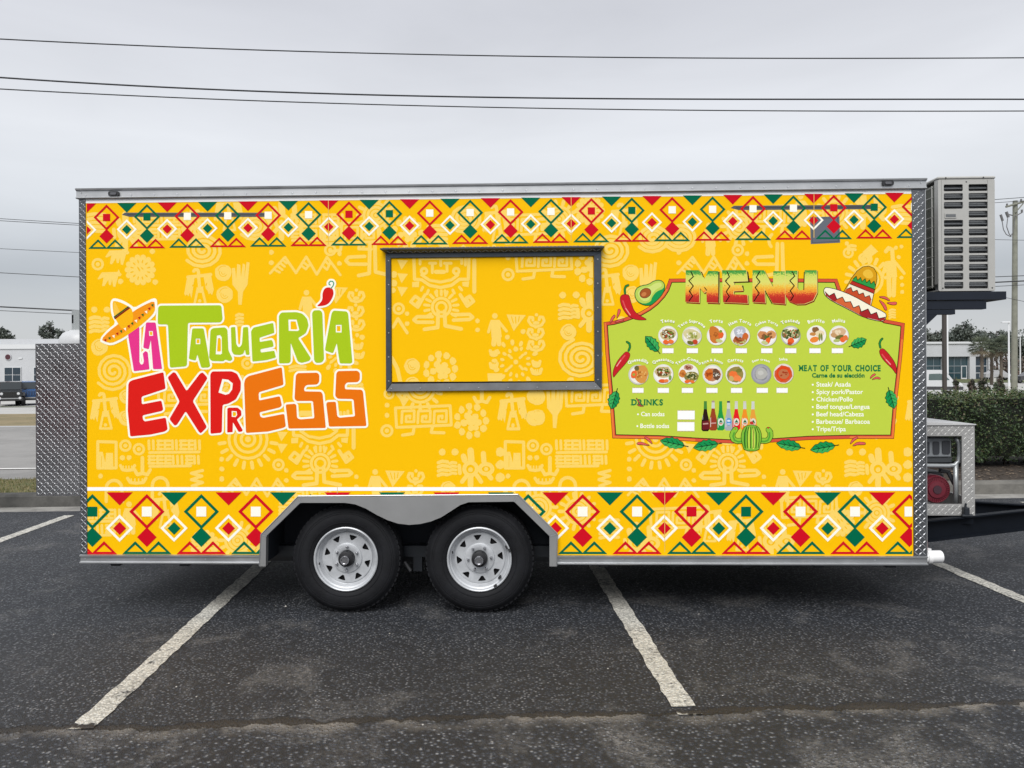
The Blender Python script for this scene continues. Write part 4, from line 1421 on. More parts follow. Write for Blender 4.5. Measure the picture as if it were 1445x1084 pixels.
m.lathe([(0, .02), (gr * .8, .02), (gr, .06), (gr, gh), (gr * .97, gh + .04), (gr * .85, gh + .075), (gr * .6, gh + .098), (gr * .3, gh + .108), (0, gh + .11)], (0, 0, 0), 'z', 36)
m.build('tank', plain('tank_white', (.5, .51, .52), rough=.35), gb, smooth=True)
m = mb()
n = 24
for k in range(n):
    a0, a1 = 2 * PI * k / n, 2 * PI * (k + 1) / n
    for (za, zb2) in ((.09, .15), (.15, .215), (.215, .25)):
        if za == .15 and k in (14, 15, 20, 21, 2, 3, 8, 9):
            continue
        p = []
        for r_ in (.1, .092):
            p += [(r_ * math.cos(a0), r_ * math.sin(a0), gh + za), (r_ * math.cos(a1), r_ * math.sin(a1), gh + za), (r_ * math.cos(a1), r_ * math.sin(a1), gh + zb2), (r_ * math.cos(a0), r_ * math.sin(a0), gh + zb2)]
        m.add(p, [(0, 1, 2, 3), (7, 6, 5, 4), (3, 2, 6, 7), (0, 4, 5, 1)])
m.build('collar', plain('collar_grey', (.3, .32, .32), rough=.5), gb)
m = mb()
m.lathe([(.02, .1), (.02, .16), (.03, .165), (.03, .19), (0, .192)], (0, 0, gh), 'z', 12)
m.build('valve', plain('valve_black', (.03, .03, .03), rough=.5), gb)

# ---- front: drawbar, generator cage, condenser shelf, drain pipe
ZD0, ZD1 = .345, .498
tipx, tipy = U1 + 1.55, DEPTH / 2
def beam(a, b, z0, z1, mat, name='drawbar'):
    """C-channel between plan points a and b"""
    a, b = Vector(a), Vector(b)
    d = (b - a).normalized()
    n = Vector((-d.y, d.x))
    if n.y > 0:
        n = -n
    m = MB()
    def pr(o0, o1, za, zb):
        p = [a + n * o0, b + n * o0, b + n * o1, a + n * o1]
        m.add([(q.x, q.y, za) for q in p] + [(q.x, q.y, zb) for q in p], [(0, 1, 2, 3), (7, 6, 5, 4), (0, 4, 5, 1), (1, 5, 6, 2), (2, 6, 7, 3), (3, 7, 4, 0)])
    pr(-.008, 0, z0, z1)
    pr(0.0005, .05, z0, z0 + .01)
    pr(0.0005, .05, z1 - .01, z1)
    m2 = MB()
    m2.v, m2.f, m2.m = m.v, m.f, m.m
    return m2.build(name, mat, trailer)
bl = plain('drawbar_black', (.005, .007, .011), rough=.6, spec=.12, var=.25, vscale=5)
y_n = .46
beam((U1 + .002, y_n + .07), (tipx, tipy - .03), ZD0, ZD1, bl)
o = beam((U1 + .002, DEPTH - y_n), (tipx, tipy + .03), ZD0, ZD1, bl)
m = mb()
m.box(U1 + .002, U1 + .75, y_n + .35, DEPTH - y_n - .35, ZD1 - .06, ZD1 - .002)
m.build('battery_tray', bl, trailer)
MB().box(tipx - .12, tipx + .18, tipy - .06, tipy + .06, ZD1 - .01, ZD1 + .07, bev=.02).build('coupler', bl, trailer)
m = mb()
m.tube([(tipx + .06, tipy + .1, .05), (tipx + .06, tipy + .1, ZD1 + .35)], .03, 12)
m.box(tipx - .02, tipx + .14, tipy + .02, tipy + .18, .01, .0499)
m.build('jack_stand', bl, trailer)
GY = .78
g0, g1 = T(1300, 660, GY).x, T(1375.5, 660, GY).x
gz0, gz1 = T(1350, 727.5, GY).z, T(1360, 600, GY).z
gz0 = max(gz0, ZD1 + .004)
ox1, oz0, oz1 = T(1357.5, 660, GY).x, T(1330, 711.5, GY).z, T(1330, 615.5, GY).z
g0 = U1 + .003
m = mb()
D2 = GY + .8
m.box(g0, g1, GY, GY + .012, gz0, oz0)
m.box(g0, g1, GY, GY + .012, oz1, gz1)
m.box(ox1, g1, GY, GY + .012, oz0, oz1)
m.box(g1 - .012, g1, GY + .012, D2, gz0, gz0 + .12)
m.box(g1 - .012, g1, GY + .012, D2, gz1 - .1, gz1)
m.box(g1 - .012, g1, D2 - .1, D2, gz0 + .12, gz1 - .1)
m.box(g1 - .012, g1, GY + .012, GY + .1, gz0 + .12, gz1 - .1)
m.box(g0, g1 - .012, GY + .012, D2, gz0, gz0 + .01)
m.box(g0, g1, D2 - .012, D2, gz1 - .1, gz1)
cage = m.build('generator_cage', plain('tread_plate_bright', (.4, .395, .385), rough=.5, metal=.45, var=.12, vscale=7), trailer)
m = mb()
m.add([(g0, GY - .012, gz1 + .001), (g1 + .006, GY - .012, gz1 + .001), (g1 + .006, D2 + .01, gz1 + .001), (g0, D2 + .01, gz1 + .001),
       (g0, GY - .012, gz1 + .04), (g1 + .006, GY - .012, gz1 + .008), (g1 + .006, D2 + .01, gz1 + .008), (g0, D2 + .01, gz1 + .04)],
      [(0, 3, 2, 1), (4, 5, 6, 7), (0, 1, 5, 4), (1, 2, 6, 5), (2, 3, 7, 6), (3, 0, 4, 7)])
m.build('lid', plain('lid_grey', (.6, .6, .6), rough=.4, metal=.3), cage)
m = mb()
for (a, b, c, d) in ((g0, g1, gz0, oz0), (g0, g1, oz1, gz1), (ox1, g1, oz0, oz1)):
    tread(m, (a, GY - .0001, c), (1, 0, 0), (0, 0, 1), (0, -1, 0), b - a, d - c, hh=.002)
tag(m.build('tread_bar', plain('tread_bar_pale', (.44, .44, .43), rough=.5, metal=.35), cage), kind='stuff')
m = mb()
q = T(1364, 722, GY - .03)
m.box(q.x - .02, q.x + .02, GY - .04, GY - .001, q.z - .035, q.z + .03, bev=.005)
m.tube([(q.x - .035, GY - .03, q.z - .03), (q.x + .04, GY - .03, q.z - .03)], .012, 8)
m.tube([(q.x - .01, GY - .03, q.z + .02), (q.x - .005, GY - .03, q.z + .06)], .008, 8)
m.build('latch', black_p, cage)

# generator standing in the cage
gx0, gx1 = g0 + .02, ox1 - .045
gen = thing('generator', 'portable generator with grey tube frame and red recoil starter behind the tread plate cage opening', 'generator', TR_M @ Vector(((gx0 + gx1) / 2, GY + .3, gz0 + .012)), TR_YAW)
tube_m = plain('frame_tube_grey', (.36, .38, .39), rough=.35, metal=.4)
def gl(px, py, y):
    q = T(px, py, y)
    return Vector((q.x - (gx0 + gx1) / 2, y - GY - .3, q.z - gz0 - .012))
GYF = GY + .06
m = mb()
for yy in (GYF, GY + .62):
    xl = -.14 - .25
    m.tube([gl(1349, 711, GYF).xyz.lerp(gl(1349, 711, GYF), 0) + Vector((0, yy - GYF, 0)), gl(1348.5, 655, GYF) + Vector((0, yy - GYF, 0))], .018, 10)
    path = [gl(1348, 618, GYF), gl(1353, 624, GYF), gl(1354, 640, GYF), gl(1353, 651, GYF), gl(1347, 656.5, GYF), gl(1338, 657.5, GYF), gl(1300, 657, GYF), gl(1262, 657, GYF), gl(1255, 650, GYF), gl(1255, 620, GYF)]
    m.tube([p + Vector((0, yy - GYF, 0)) for p in path], .016, 10)
    m.tube([gl(1265, 711, GYF) + Vector((0, yy - GYF, 0)), gl(1265, 655, GYF) + Vector((0, yy - GYF, 0))], .018, 10)
m.build('tube_frame', tube_m, gen, smooth=True)
m = mb()
a, b = gl(1262, 646, GYF + .02), gl(1343, 618, GYF + .02)
m.box(a.x, b.x, a.y, a.y + .3, a.z, b.z, bev=.01)
pn = m.build('control_panel', plain('panel_grey', (.2, .215, .23), rough=.45), gen)
m = mb()
for (x0, x1, y0, y1) in ((1329, 1340, 622, 640.5), (1316, 1325, 623, 641), (1303, 1311, 623, 641)):
    a, b = gl(x0, y1, GYF + .02), gl(x1, y0, GYF + .02)
    m.prism(rounded([(a.x, a.z), (b.x, a.z), (b.x, b.z), (a.x, b.z)], .015, 3), a.y - .008, a.y - .0005)
m.build('outlet', plain('outlet_dark', (.03, .033, .04), rough=.5), pn)
m = mb()
a, b = gl(1262, 654, GYF + .03), gl(1344, 646, GYF + .03)
m.box(a.x, b.x, a.y, a.y + .25, a.z, b.z - .001, bev=.008)
m.build('tray', plain('tray_dark', (.04, .045, .05), rough=.6), gen)
c = gl(1322, 691, GYF + .03)
red = plain('starter_red', (.135, .012, .024), rough=.45)
Rr = .108
m = mb()
m.lathe([(Rr * .98, .1), (Rr, .03), (Rr * .97, .012), (Rr * .88, 0), (Rr * .84, .006), (Rr * .62, .004), (Rr * .58, -.006), (Rr * .3, -.008)], c, 'y', 40)
for k in range(36):
    a = 2 * PI * k / 36
    d, t = Vector((math.cos(a), 0, math.sin(a))), Vector((-math.sin(a), 0, math.cos(a)))
    q = c + d * (Rr * .78)
    m.add([q + t * x + d * y + Vector((0, z, 0)) for z in (-.001, .008) for x, y in ((-.002, -.014), (.002, -.014), (.002, .014), (-.002, .014))],
          [(0, 1, 2, 3), (7, 6, 5, 4), (0, 4, 5, 1), (1, 5, 6, 2), (2, 6, 7, 3), (3, 7, 4, 0)])
st = m.build('recoil_starter', red, gen, smooth=40)
m = mb()
m.lathe([(Rr * .3, -.007), (Rr * .28, -.014), (0, -.014)], c, 'y', 20)
m.build('starter_cap', plain('cap_dark', (.05, .02, .03), rough=.5), st)
m = mb()
c2 = gl(1300, 690, GYF + .16)
m.box(c2.x - .13, c2.x + .18, c2.y, c2.y + .3, gl(1300, 711, GYF).z, c2.z + .13, bev=.02)
m.tube([gl(1326, 664, GYF + .05), gl(1338, 666, GYF + .05), gl(1347, 683, GYF + .04)], .018, 8)
m.build('engine', plain('engine_dark', (.03, .032, .036), rough=.55), gen)

# condenser shelf: deck with stepped brackets and a gusset
AY = .44
sh = mb()
def band(x0, x1, y0, y1, ya, yb, bev=0):
    a, b = T(x0, y1, AY - .03), T(x1, y0, AY - .03)
    sh.box(max(a.x, U1 + .003), b.x, ya, yb, a.z, b.z - .001, bev=bev)
band(1300, 1420, 411, 423.5, AY - .03, AY + 1.15)
band(1300, 1393, 423.6, 436.6, AY - .02, AY + .04)
band(1300, 1349, 436.7, 443.8, AY - .02, AY + .04)
a, b, c_ = T(1306, 443.8, AY), T(1321, 443.8, AY), T(1306, 458, AY)
zg = c_.z - (c_.x - U1) * (b.z - c_.z) / (b.x - c_.x)
for yy in (AY - .02,):
    sh.prism([(U1 + .003, zg), (b.x, b.z - .002), (U1 + .003, a.z - .002)], yy, yy + .05)
sh.build('condenser_shelf', plain('shelf_blue_black', (.008, .012, .021), rough=.55, spec=.3, var=.15), trailer)

q = T(1311, 785, .03)
m = mb()
a, b = T(1307, 786, .05), T(1328.5, 785.5, .05)
r = (T(1318, 776.5, .05).z - T(1318, 794, .05).z) / 2
m.tube([(a.x - .02, .05, a.z), (b.x - .006, .05, b.z), (b.x, .05, b.z)], [r, r, r * .9], 20)
m.lathe([(r * 1.12, -.0), (r * 1.12, .025), (r, .028)], (a.x + .0, .05, a.z), 'x', 20)
m.tube([(a.x + .012, .05, a.z + r * .5), (a.x + .012, .05, a.z + r * 1.35)], .02, 10)
m.build('drain_pipe', pvc, trailer, smooth=40)
m = mb()
q = T(1308, 770, .0)
m.box(U1 + .0015, U1 + .006, .0, .03, q.z - .03, q.z + .03)
m.build('reflector', plain('reflector_red', (.35, .02, .03), rough=.3), trailer)

# ---- outdoor condenser unit on the shelf
ax0, ax1 = T(1324, 330, AY).x, T(1404, 330, AY).x
az0, az1 = T(1365, 410.6, AY).z, T(1365, 253, AY).z
acr = thing('air_conditioner', 'beige outdoor air conditioner unit with two columns of louvres on the black front shelf', 'air conditioner', TR_M @ Vector(((ax0 + ax1) / 2, AY, az0)), TR_YAW)
aw_, ah, ad = ax1 - ax0, az1 - az0, .92
beige = plain('condenser_beige', (.395, .392, .372), rough=.45, var=.06, vscale=5)
dk = plain('louvre_dark', (.12, .128, .135), rough=.6)
hw = aw_ / 2
def al(px, py):
    q = T(px, py, AY)
    return (q.x - (ax0 + ax1) / 2, q.z - az0)
slots = []
xl0, xl1, xr0, xr1 = al(1332, 300)[0], al(1359, 300)[0], al(1367, 300)[0], al(1394, 300)[0]
ys_l = [260.3, 272.8, 285, 297.8, 310.5, 323, 335.5, 348, 360.3, 372.8, 385.3, 397.8]
h_px = 9.7
for i, y in enumerate(ys_l):
    for (xa, xb) in ((xl0, xl1), (xr0, xr1)):
        if i == 3 and xa == xl0:
            continue
        z1_, z0_ = al(1345, y)[1], al(1345, y + h_px)[1]
        slots.append(rounded([(xa, z0_), (xb, z0_), (xb, z1_), (xa, z1_)], .008, 2))
V2, TT = region([rounded([(-hw, 0), (hw, 0), (hw, ah), (-hw, ah)], .012, 3)], slots)
m = mb().slab(V2, TT, 0, .008)
m.build('side_panel', beige, acr)
m = mb()
m.box(-hw + .01, hw - .004, .05, .06, .005, ah - .01)
m.build('inner_baffle', plain('baffle_grey', (.16, .165, .17), rough=.6), acr)
for s_ in slots:
    x_a, x_b = min(p[0] for p in s_), max(p[0] for p in s_)
    z_a, z_b = min(p[1] for p in s_), max(p[1] for p in s_)
    mm = mb()
    mm.add([(x_a - .003, .012, z_a + (z_b - z_a) * .45), (x_b + .003, .012, z_a + (z_b - z_a) * .45), (x_b + .003, .04, z_b), (x_a - .003, .04, z_b),
            (x_a - .003, .014, z_a + (z_b - z_a) * .38), (x_b + .003, .014, z_a + (z_b - z_a) * .38), (x_b + .003, .042, z_b - .004), (x_a - .003, .042, z_b - .004)],
           [(0, 1, 2, 3), (7, 6, 5, 4), (0, 4, 5, 1), (3, 2, 6, 7)])
    mm.build('louvre', dk, acr)
m = mb()
za, zb2 = al(1345, 308)[1], al(1345, 300)[1]
m.prism(rounded([(xl0 + .003, za), (xl0 + .085, za), (xl0 + .085, zb2), (xl0 + .003, zb2)], .006, 3), -.004, .001)
h_ = m.build('grip', beige, acr)
m = mb()
m.box(xl0 + .01, xl0 + .078, -.0055, -.0045, za + .008, zb2 - .012)
m.build('grip_recess', dk, h_)
m = mb()
m.box(-hw, hw, .0085, .03, 0, .01)
m.box(-hw - .004, hw + .004, -.006, ad + .005, ah + .001, ah + .02, bev=.006)
m.box(hw - .004, hw, .009, ad, .0, ah)
m.box(-hw, hw - .0045, .0305, ad, .0, .01)
m.box(-hw, hw - .0045, ad - .01, ad, .02, ah)
m.box(-hw, -hw + .03, .009, .05, .05, ah)
m.build('casing', beige, acr)
m = mb()
for k in range(46):
    z = .05 + k * (ah * .82 - .05) / 45
    m.box(hw + .001, hw + .012, .1, ad - .06, z, z + .006)
tag(m.build('coil_fin', plain('fin_grey', (.2, .2, .2), rough=.5, metal=.5), acr), kind='stuff')
m = mb()
m.box(-hw + .012, -hw + .02, .055, ad - .02, .03, ah - .02)
m.build('coil', plain('coil_green_grey', (.1, .105, .085), rough=.6, metal=.3), acr)
m = mb()
for k in range(11):
    z = .04 + k * (ah - .08) / 10
    m.tube([(-hw - .006, .06, z), (-hw - .006, ad - .03, z)], .003, 5)
for k in range(8):
    y = .07 + k * (ad - .12) / 7
    m.tube([(-hw - .006, y, .03), (-hw - .006, y, ah - .03)], .004, 5)
tag(m.build('wire_guard', beige, acr), kind='stuff')

m = mb()
for x in (-hw + .022, hw - .05):
    m.box(x, x + .0025, -.0006, -.0001, .004, ah - .004)
m.build('panel_seam', plain('seam_shadow', (.2, .2, .19), rough=.6), acr)
m = mb()
rivets(m, [Vector((x, -.0062, ah + .01)) for x in (-hw + .05, hw - .08)] + [Vector((0, -.0001, ah - .018)), Vector((hw - .02, -.0001, .02)), Vector((-hw + .03, -.0001, .02))], .006, h=.003)
tag(m.build('screw', plain('screw_dark', (.12, .12, .12), rough=.4, metal=.6), acr), kind='stuff')
# ================================================================== PRINTED WRAP (flat print on the wall)
class Print:
    """stack of thin vinyl layers; shapes are drawn in photo pixels and laid on the wall plane"""
    def __init__(s, y0, dy=.00005):
        s.y, s.dy, s.mb, s.mats, s.idx = y0, dy, MB(), [], {}
    def mat(s, h):
        if h not in s.idx:
            s.idx[h] = len(s.mats)
            s.mats.append(h if not isinstance(h, str) else ink(h))
        return s.idx[h]
    def raw(s, V, TT, h):
        mi = s.mat(h)
        s.mb.add([(W(*p)[0], -s.y, W(*p)[1]) for p in V], [t[::-1] for t in TT], mi)
        s.y += s.dy
    def add(s, h, adds, subs=(), clip=None):
        V, TT = region(adds, subs, clip)
        s.raw(V, TT, h)
        return s
    def build(s, name, parent):
        return s.mb.build(name, s.mats, parent)

# ---------- hand-drawn pale figures of the background pattern
def gspiral(x, y, rx, ry, turns=3.3, r=2.3, flip=1, r0=.1):
    n = int(turns * 14)
    pts = []
    for k in range(n + 1):
        t = k / n
        a = flip * turns * 2 * PI * t + .6
        q = r0 + (1 - r0) * t
        pts.append((x + rx * q * math.cos(a), y + ry * q * math.sin(a)))
    return stroke(pts, r), []
def gdisc(x, y, R):
    return [ngon(x, y, R, n=14, jit=.05)], stroke(arc(x, y, R * .45, .5, 3.6, 7), .45, n=5) + stroke(arc(x + 1, y - 1, R * .7, 3.3, 5.0, 6), .4, n=5) + stroke(arc(x, y, R * .2, .5, 3.6, 4), .4, n=5)
def gcirc(x, y, R):
    return stroke(arc(x, y, R * .78, 0, 2 * PI, 14), R * .2) + [ngon(x, y, R * .34, n=8)], []
def gdot(x, y, R=4):
    return [ngon(x, y, R, n=8, jit=.12)], []
def gflower(x, y, R):
    a = [ngon(x + R * .82 * math.cos(k * PI / 7), y + R * .82 * math.sin(k * PI / 7), R * .19, n=8) for k in range(14)]
    a += stroke(arc(x, y, R * .68, 0, 2 * PI, 20), R * .1) + [ngon(x, y, R * .6, n=16)]
    sb = [ngon(x + R * .55 * math.cos((k + .5) * PI / 6), y + R * .55 * math.sin((k + .5) * PI / 6), R * .13, R * .045, n=6, rot=(k + .5) * PI / 6) for k in range(12)]
    sb += [ngon(x - R * .1, y - R * .05, R * .2, R * .05, n=6, rot=1.0), ngon(x + R * .12, y - R * .1, R * .12, R * .04, n=6, rot=.8)]
    return a, sb
def place(tr, polys):
    return [tr(p) for p in polys]
def mk(cx, cy, zx, zy, k):
    """glyphs drawn in enlarged coordinates about (zx, zy), placed at photo pixel (cx, cy)"""
    return lambda pts: [(cx + (x - zx) * k, cy + (y - zy) * k) for x, y in pts]
def gbird(x, y, s=1):
    t = mk(x, y, 210, 585, .1522 * s)
    a = [[(100, 487), (170, 497), (160, 545), (152, 610), (140, 690), (122, 640), (112, 672), (95, 655), (84, 668), (72, 650)],
         [(252, 492), (318, 464), (346, 610), (330, 662), (312, 640), (300, 655), (288, 618), (272, 600)]]
    a += stroke([(105, 494), (210, 484), (318, 470)], 15) + stroke([(160, 440), (172, 425), (198, 428), (205, 450), (205, 490), (215, 590)], 15) + stroke([(198, 600), (166, 748), (272, 748), (236, 600)], 11, closed=True)
    a += [ngon(216, 715, 16), [(185, 590), (250, 580), (238, 640), (196, 640)]]
    sb = stroke([(150, 575), (165, 560)], 5) + stroke([(280, 555), (275, 570)], 5)
    return place(t, a), place(t, sb)
def gcomb(x, y):
    t = mk(x, y, 130, 375, .1661)
    return place(t, [[(53, 240), (80, 238), (90, 330), (98, 205), (125, 212), (130, 320), (146, 200), (166, 210), (160, 330), (178, 188), (203, 192), (186, 380), (148, 440), (136, 552), (108, 549), (104, 440), (58, 380)]]), []
def gmount(x, y):
    t = mk(x, y, 668, 210, .1661)
    a = stroke([(368, 275), (495, 138), (588, 272), (675, 135), (765, 285), (852, 138), (965, 290)], 11)
    for p in (((415, 250), (450, 268)), ((440, 222), (472, 246)), ((462, 195), (492, 218)), ((488, 172), (508, 190)), ((640, 215), (672, 240)), ((672, 240), (710, 195)), ((655, 185), (682, 205)),
              ((815, 212), (852, 245)), ((852, 245), (878, 185)), ((840, 175), (868, 205))):
        a += stroke(list(p), 10)
    return place(t, a), []
def ghuman(x, y):
    t = mk(x, y, 725, 565, .2215)
    a = [ngon(718, 480, 19, n=7), [(690, 505), (748, 505), (762, 615), (697, 618)]] + stroke([(695, 520), (677, 583)], 9) + stroke([(742, 515), (792, 577)], 9) + stroke([(716, 612), (711, 660)], 16) + stroke([(742, 612), (744, 660)], 14)
    return place(t, a), []
def gfan(x, y):
    t = mk(x, y, 850, 515, .2215)
    return place(t, [[(790, 466), (914, 470), (836, 572)]]), place(t, stroke([(823, 482), (834, 520)], 3) + stroke([(848, 482), (850, 522)], 3) + stroke([(872, 480), (866, 512)], 3))
def gscroll(x, y):
    t = mk(x, y, 985, 515, .2215)
    a = stroke([(962, 508), (962, 490), (942, 488), (934, 512), (952, 538), (985, 548), (1017, 538), (1034, 512), (1026, 488), (1006, 486), (1002, 506)], 9) + [ngon(985, 473, 11), ngon(983, 524, 22, 12)]
    return place(t, a), []
def gtotem(x, y):
    t = mk(x, y, 340, 310, .1661)
    a = stroke([(105, 225), (570, 205), (580, 370), (115, 390)], 12, closed=True)
    for cx in (213, 350, 487):
        a += stroke([(cx - 55, 352), (cx - 50, 252), (cx + 52, 248), (cx + 50, 342), (cx - 18, 342), (cx - 16, 296), (cx + 18, 292), (cx + 14, 312)], 11)
    a += stroke([(265, 385), (255, 443), (165, 456)], 13) + stroke([(420, 380), (410, 433), (518, 436)], 13)
    return place(t, a), []
def grays(x, y, R, a0, a1, n, ln=.3, rings=(1, .68, .36), r=2.0, dot=True):
    a = []
    for q in rings:
        a += stroke(arc(x, y, R * q, 0, 2 * PI, 20), r)
    if dot:
        a.append(ngon(x, y, R * .16))
    for k in range(n):
        t = a0 + (a1 - a0) * k / (n - 1)
        c, s_ = math.cos(t), math.sin(t)
        a += stroke([(x + R * 1.22 * c, y + R * 1.22 * s_), (x + R * (1.22 + ln) * c, y + R * (1.22 + ln) * s_)], r * 1.25)
    return a, []
def gcluster(x, y, R):
    a = [ngon(x + R * .82 * math.cos(k * PI / 5.5), y + R * .82 * math.sin(k * PI / 5.5), R * .19, R * .22, n=7, jit=.15) for k in range(11)]
    for dx, dy, r in ((0, 0, .3), (-.2, -.28, .2), (.22, -.22, .2), (-.42, .12, .2), (.4, .1, .2), (0, .4, .18), (.25, .38, .17), (-.08, -.5, .14)):
        a.append(ngon(x + dx * R, y + dy * R, r * R, n=8, jit=.12))
    return a, []
def gface(x, y):
    t = mk(x, y, 375, 350, .2215)
    a = stroke([(200, 108), (205, 262), (250, 265), (300, 300), (370, 315), (440, 300), (490, 262), (547, 262), (551, 108)], 10)
    a += stroke([(250, 235), (300, 268), (370, 280), (440, 265), (480, 235)], 9) + stroke([(250, 122), (490, 122)], 17) + stroke([(300, 160), (340, 160)], 9) + stroke([(395, 160), (438, 160)], 9)
    for p in (((318, 165), (318, 220)), ((410, 165), (412, 212)), ((370, 130), (372, 175)), ((240, 125), (240, 165)), ((505, 115), (505, 162)), ((528, 115), (528, 172))):
        a += stroke(list(p), 9)
    a += stroke([(340, 215), (392, 215)], 13) + stroke(arc(265, 210, 18, 0, 2 * PI, 12), 9) + stroke(arc(470, 210, 18, 0, 2 * PI, 12), 9)
    a += [[(190, 280), (235, 275), (232, 312), (190, 312)], [(508, 280), (552, 275), (548, 312), (510, 305)]]
    for p in (((258, 312), (248, 332)), ((293, 332), (285, 355)), ((346, 335), (345, 362)), ((398, 335), (402, 360)), ((448, 330), (458, 350)), ((490, 312), (505, 330))):
        a += stroke(list(p), 9)
    a += stroke([(272, 360), (226, 440), (180, 405), (210, 370), (242, 392), (220, 416)], 10) + stroke([(495, 360), (540, 433), (580, 402), (555, 370), (528, 388), (545, 402)], 11)
    a += stroke(arc(375, 440, 58, 0, 2 * PI, 18), 9) + stroke(arc(375, 440, 32, 0, 2 * PI, 14), 8)
    for k in range(13):
        an = PI * (.82 + 1.36 * k / 12)
        a += stroke([(375 + 78 * math.cos(an), 440 + 78 * math.sin(an)), (375 + 108 * math.cos(an), 440 + 105 * math.sin(an))], 9)
    a += stroke([(355, 465), (352, 568), (268, 580)], 12) + stroke([(396, 465), (400, 558), (502, 578)], 12)
    a += stroke([(318, 500), (222, 500), (200, 520), (220, 535), (322, 535)], 11) + stroke([(450, 487), (555, 485), (575, 503), (555, 517), (452, 522)], 11)
    return place(t, a), []
def gblock(x, y, w, h, n=4):
    a = []
    for k in range(n):
        yy = y - h / 2 + h * (k + .5) / n
        a += stroke([(x - w / 2, yy + 1), (x - w * .1, yy - 1), (x + w / 2, yy)], h / n * .4)
    return a, []
def gzrect(x, y):
    t = mk(x, y, 230, 218, .1522)
    a = stroke([(145, 95), (315, 100), (315, 340), (145, 340)], 14, closed=True) + [[(150, 190), (190, 190), (215, 290), (222, 200), (285, 200), (290, 340), (150, 340)]]
    return place(t, a), place(t, stroke([(212, 200), (208, 250)], 3) + stroke([(180, 230), (178, 330)], 2))
def gtext(x, y):
    a = []
    rnd = random.Random(3)
    for row, (yy, hh) in enumerate(((y - 13, 15), (y + 8, 13))):
        xx = x - 38
        while xx < x + 36:
            w = rnd.choice((2.2, 2.8, 6, 8))
            if w > 4:
                for q in (-.38, 0, .38):
                    a += stroke([(xx, yy + hh * q), (xx + w, yy + hh * q)], 1.9)
                a += stroke([(xx + 1, yy - hh * .38), (xx + 1, yy + hh * .38)], 1.6)
            else:
                a += stroke([(xx, yy - hh * .4), (xx + .5, yy + hh * .4)], 1.9)
            xx += w + 3.4
        a += stroke([(x - 37, yy + hh * .72), (x + 33 - row * 12, yy + hh * .66)], 1.9)
    return a, []
def ganchor(x, y):
    return stroke([(x, y - 14), (x, y + 8)], 2.6) + stroke([(x - 11, y + 3), (x - 7, y + 10), (x, y + 8), (x + 7, y + 10), (x + 11, y + 3)], 2.4), []
def gteeth(x, y, w=10):
    a = stroke([(x - w, y - 3), (x - w * .7, y + 3), (x, y + 4), (x + w * .7, y + 3), (x + w, y - 3)], 2.2)
    for k in range(4):
        a += stroke([(x - w * .6 + k * w * .4, y + 2), (x - w * .6 + k * w * .4, y - 2)], 1)
    return a, []
def gsquig(x, y):
    return stroke([(x + 9, y - 15), (x - 7, y - 11), (x + 8, y - 7), (x - 7, y - 2), (x + 9, y + 2), (x - 6, y + 7), (x + 8, y + 12)], 2.1), []
def garch(x, y):
    return stroke([(x - 11, y + 16), (x - 11, y - 2)] + arc(x, y - 3, 11, PI, 2 * PI, 8) + [(x + 12, y + 16)], 2.3), []
def gcrea(x, y):
    a = stroke(arc(x - 7, y, 9, 0, 2 * PI, 14), 2.8) + stroke(arc(x + 15, y, 9, 0, 2 * PI, 14, ry=7), 2.8) + [ngon(x - 7, y + 1, 3.5), ngon(x + 15, y, 3)]
    a += stroke([(x - 6, y - 11), (x - 7, y - 26)], 4.6) + stroke([(x - 15, y - 12), (x - 17, y - 18)], 4) + stroke([(x + 12, y - 10), (x + 11, y - 22)], 3.6)
    a += stroke([(x - 12, y + 9), (x - 19, y + 18)], 3) + stroke([(x + 2, y + 9), (x + 8, y + 18)], 3) + stroke([(x - 7, y + 12), (x - 7, y + 24)], 4) + stroke([(x + 18, y + 8), (x + 22, y + 13)], 3.4) + stroke([(x - 23, y - 5), (x - 22, y + 6)], 2.6)
    return a, []
def gdog(x, y):
    t = mk(x, y, 240, 340, .1522)
    return place(t, [[(125, 345), (165, 285), (310, 280), (322, 255), (335, 285), (350, 305), (335, 322), (318, 320), (290, 420), (270, 415), (262, 350), (250, 402), (232, 400), (225, 355), (190, 412), (168, 410), (182, 330), (140, 350)]]), []
def gleg(x, y):
    a = stroke([(x - 2, y - 22), (x - 3, y + 20), (x - 18, y + 23)], 2.6) + stroke([(x + 5, y - 22), (x + 6, y + 18), (x + 24, y + 22)], 2.6)
    a += stroke([(x - 9, y - 4), (x - 32, y - 3), (x - 36, y + 2), (x - 31, y + 7), (x - 7, y + 7)], 2.4) + stroke(arc(x - 2, y - 26, 12, 2.4, 4, 5), 2.2)
    return a, []
def gman2(x, y):
    a = [[(x - 6, y - 12), (x + 8, y - 14), (x + 10, y + 10), (x - 5, y + 10)]] + stroke([(x - 6, y - 26), (x - 2, y - 31), (x + 3, y - 28), (x + 4, y - 12)], 2.8)
    a += stroke([(x - 6, y - 10), (x - 11, y + 10)], 2) + stroke([(x + 8, y - 10), (x + 20, y + 5)], 2) + stroke([(x - 2, y + 8), (x - 1, y + 36)], 3.2) + stroke([(x + 6, y + 8), (x + 5, y + 36)], 3)
    return a, []
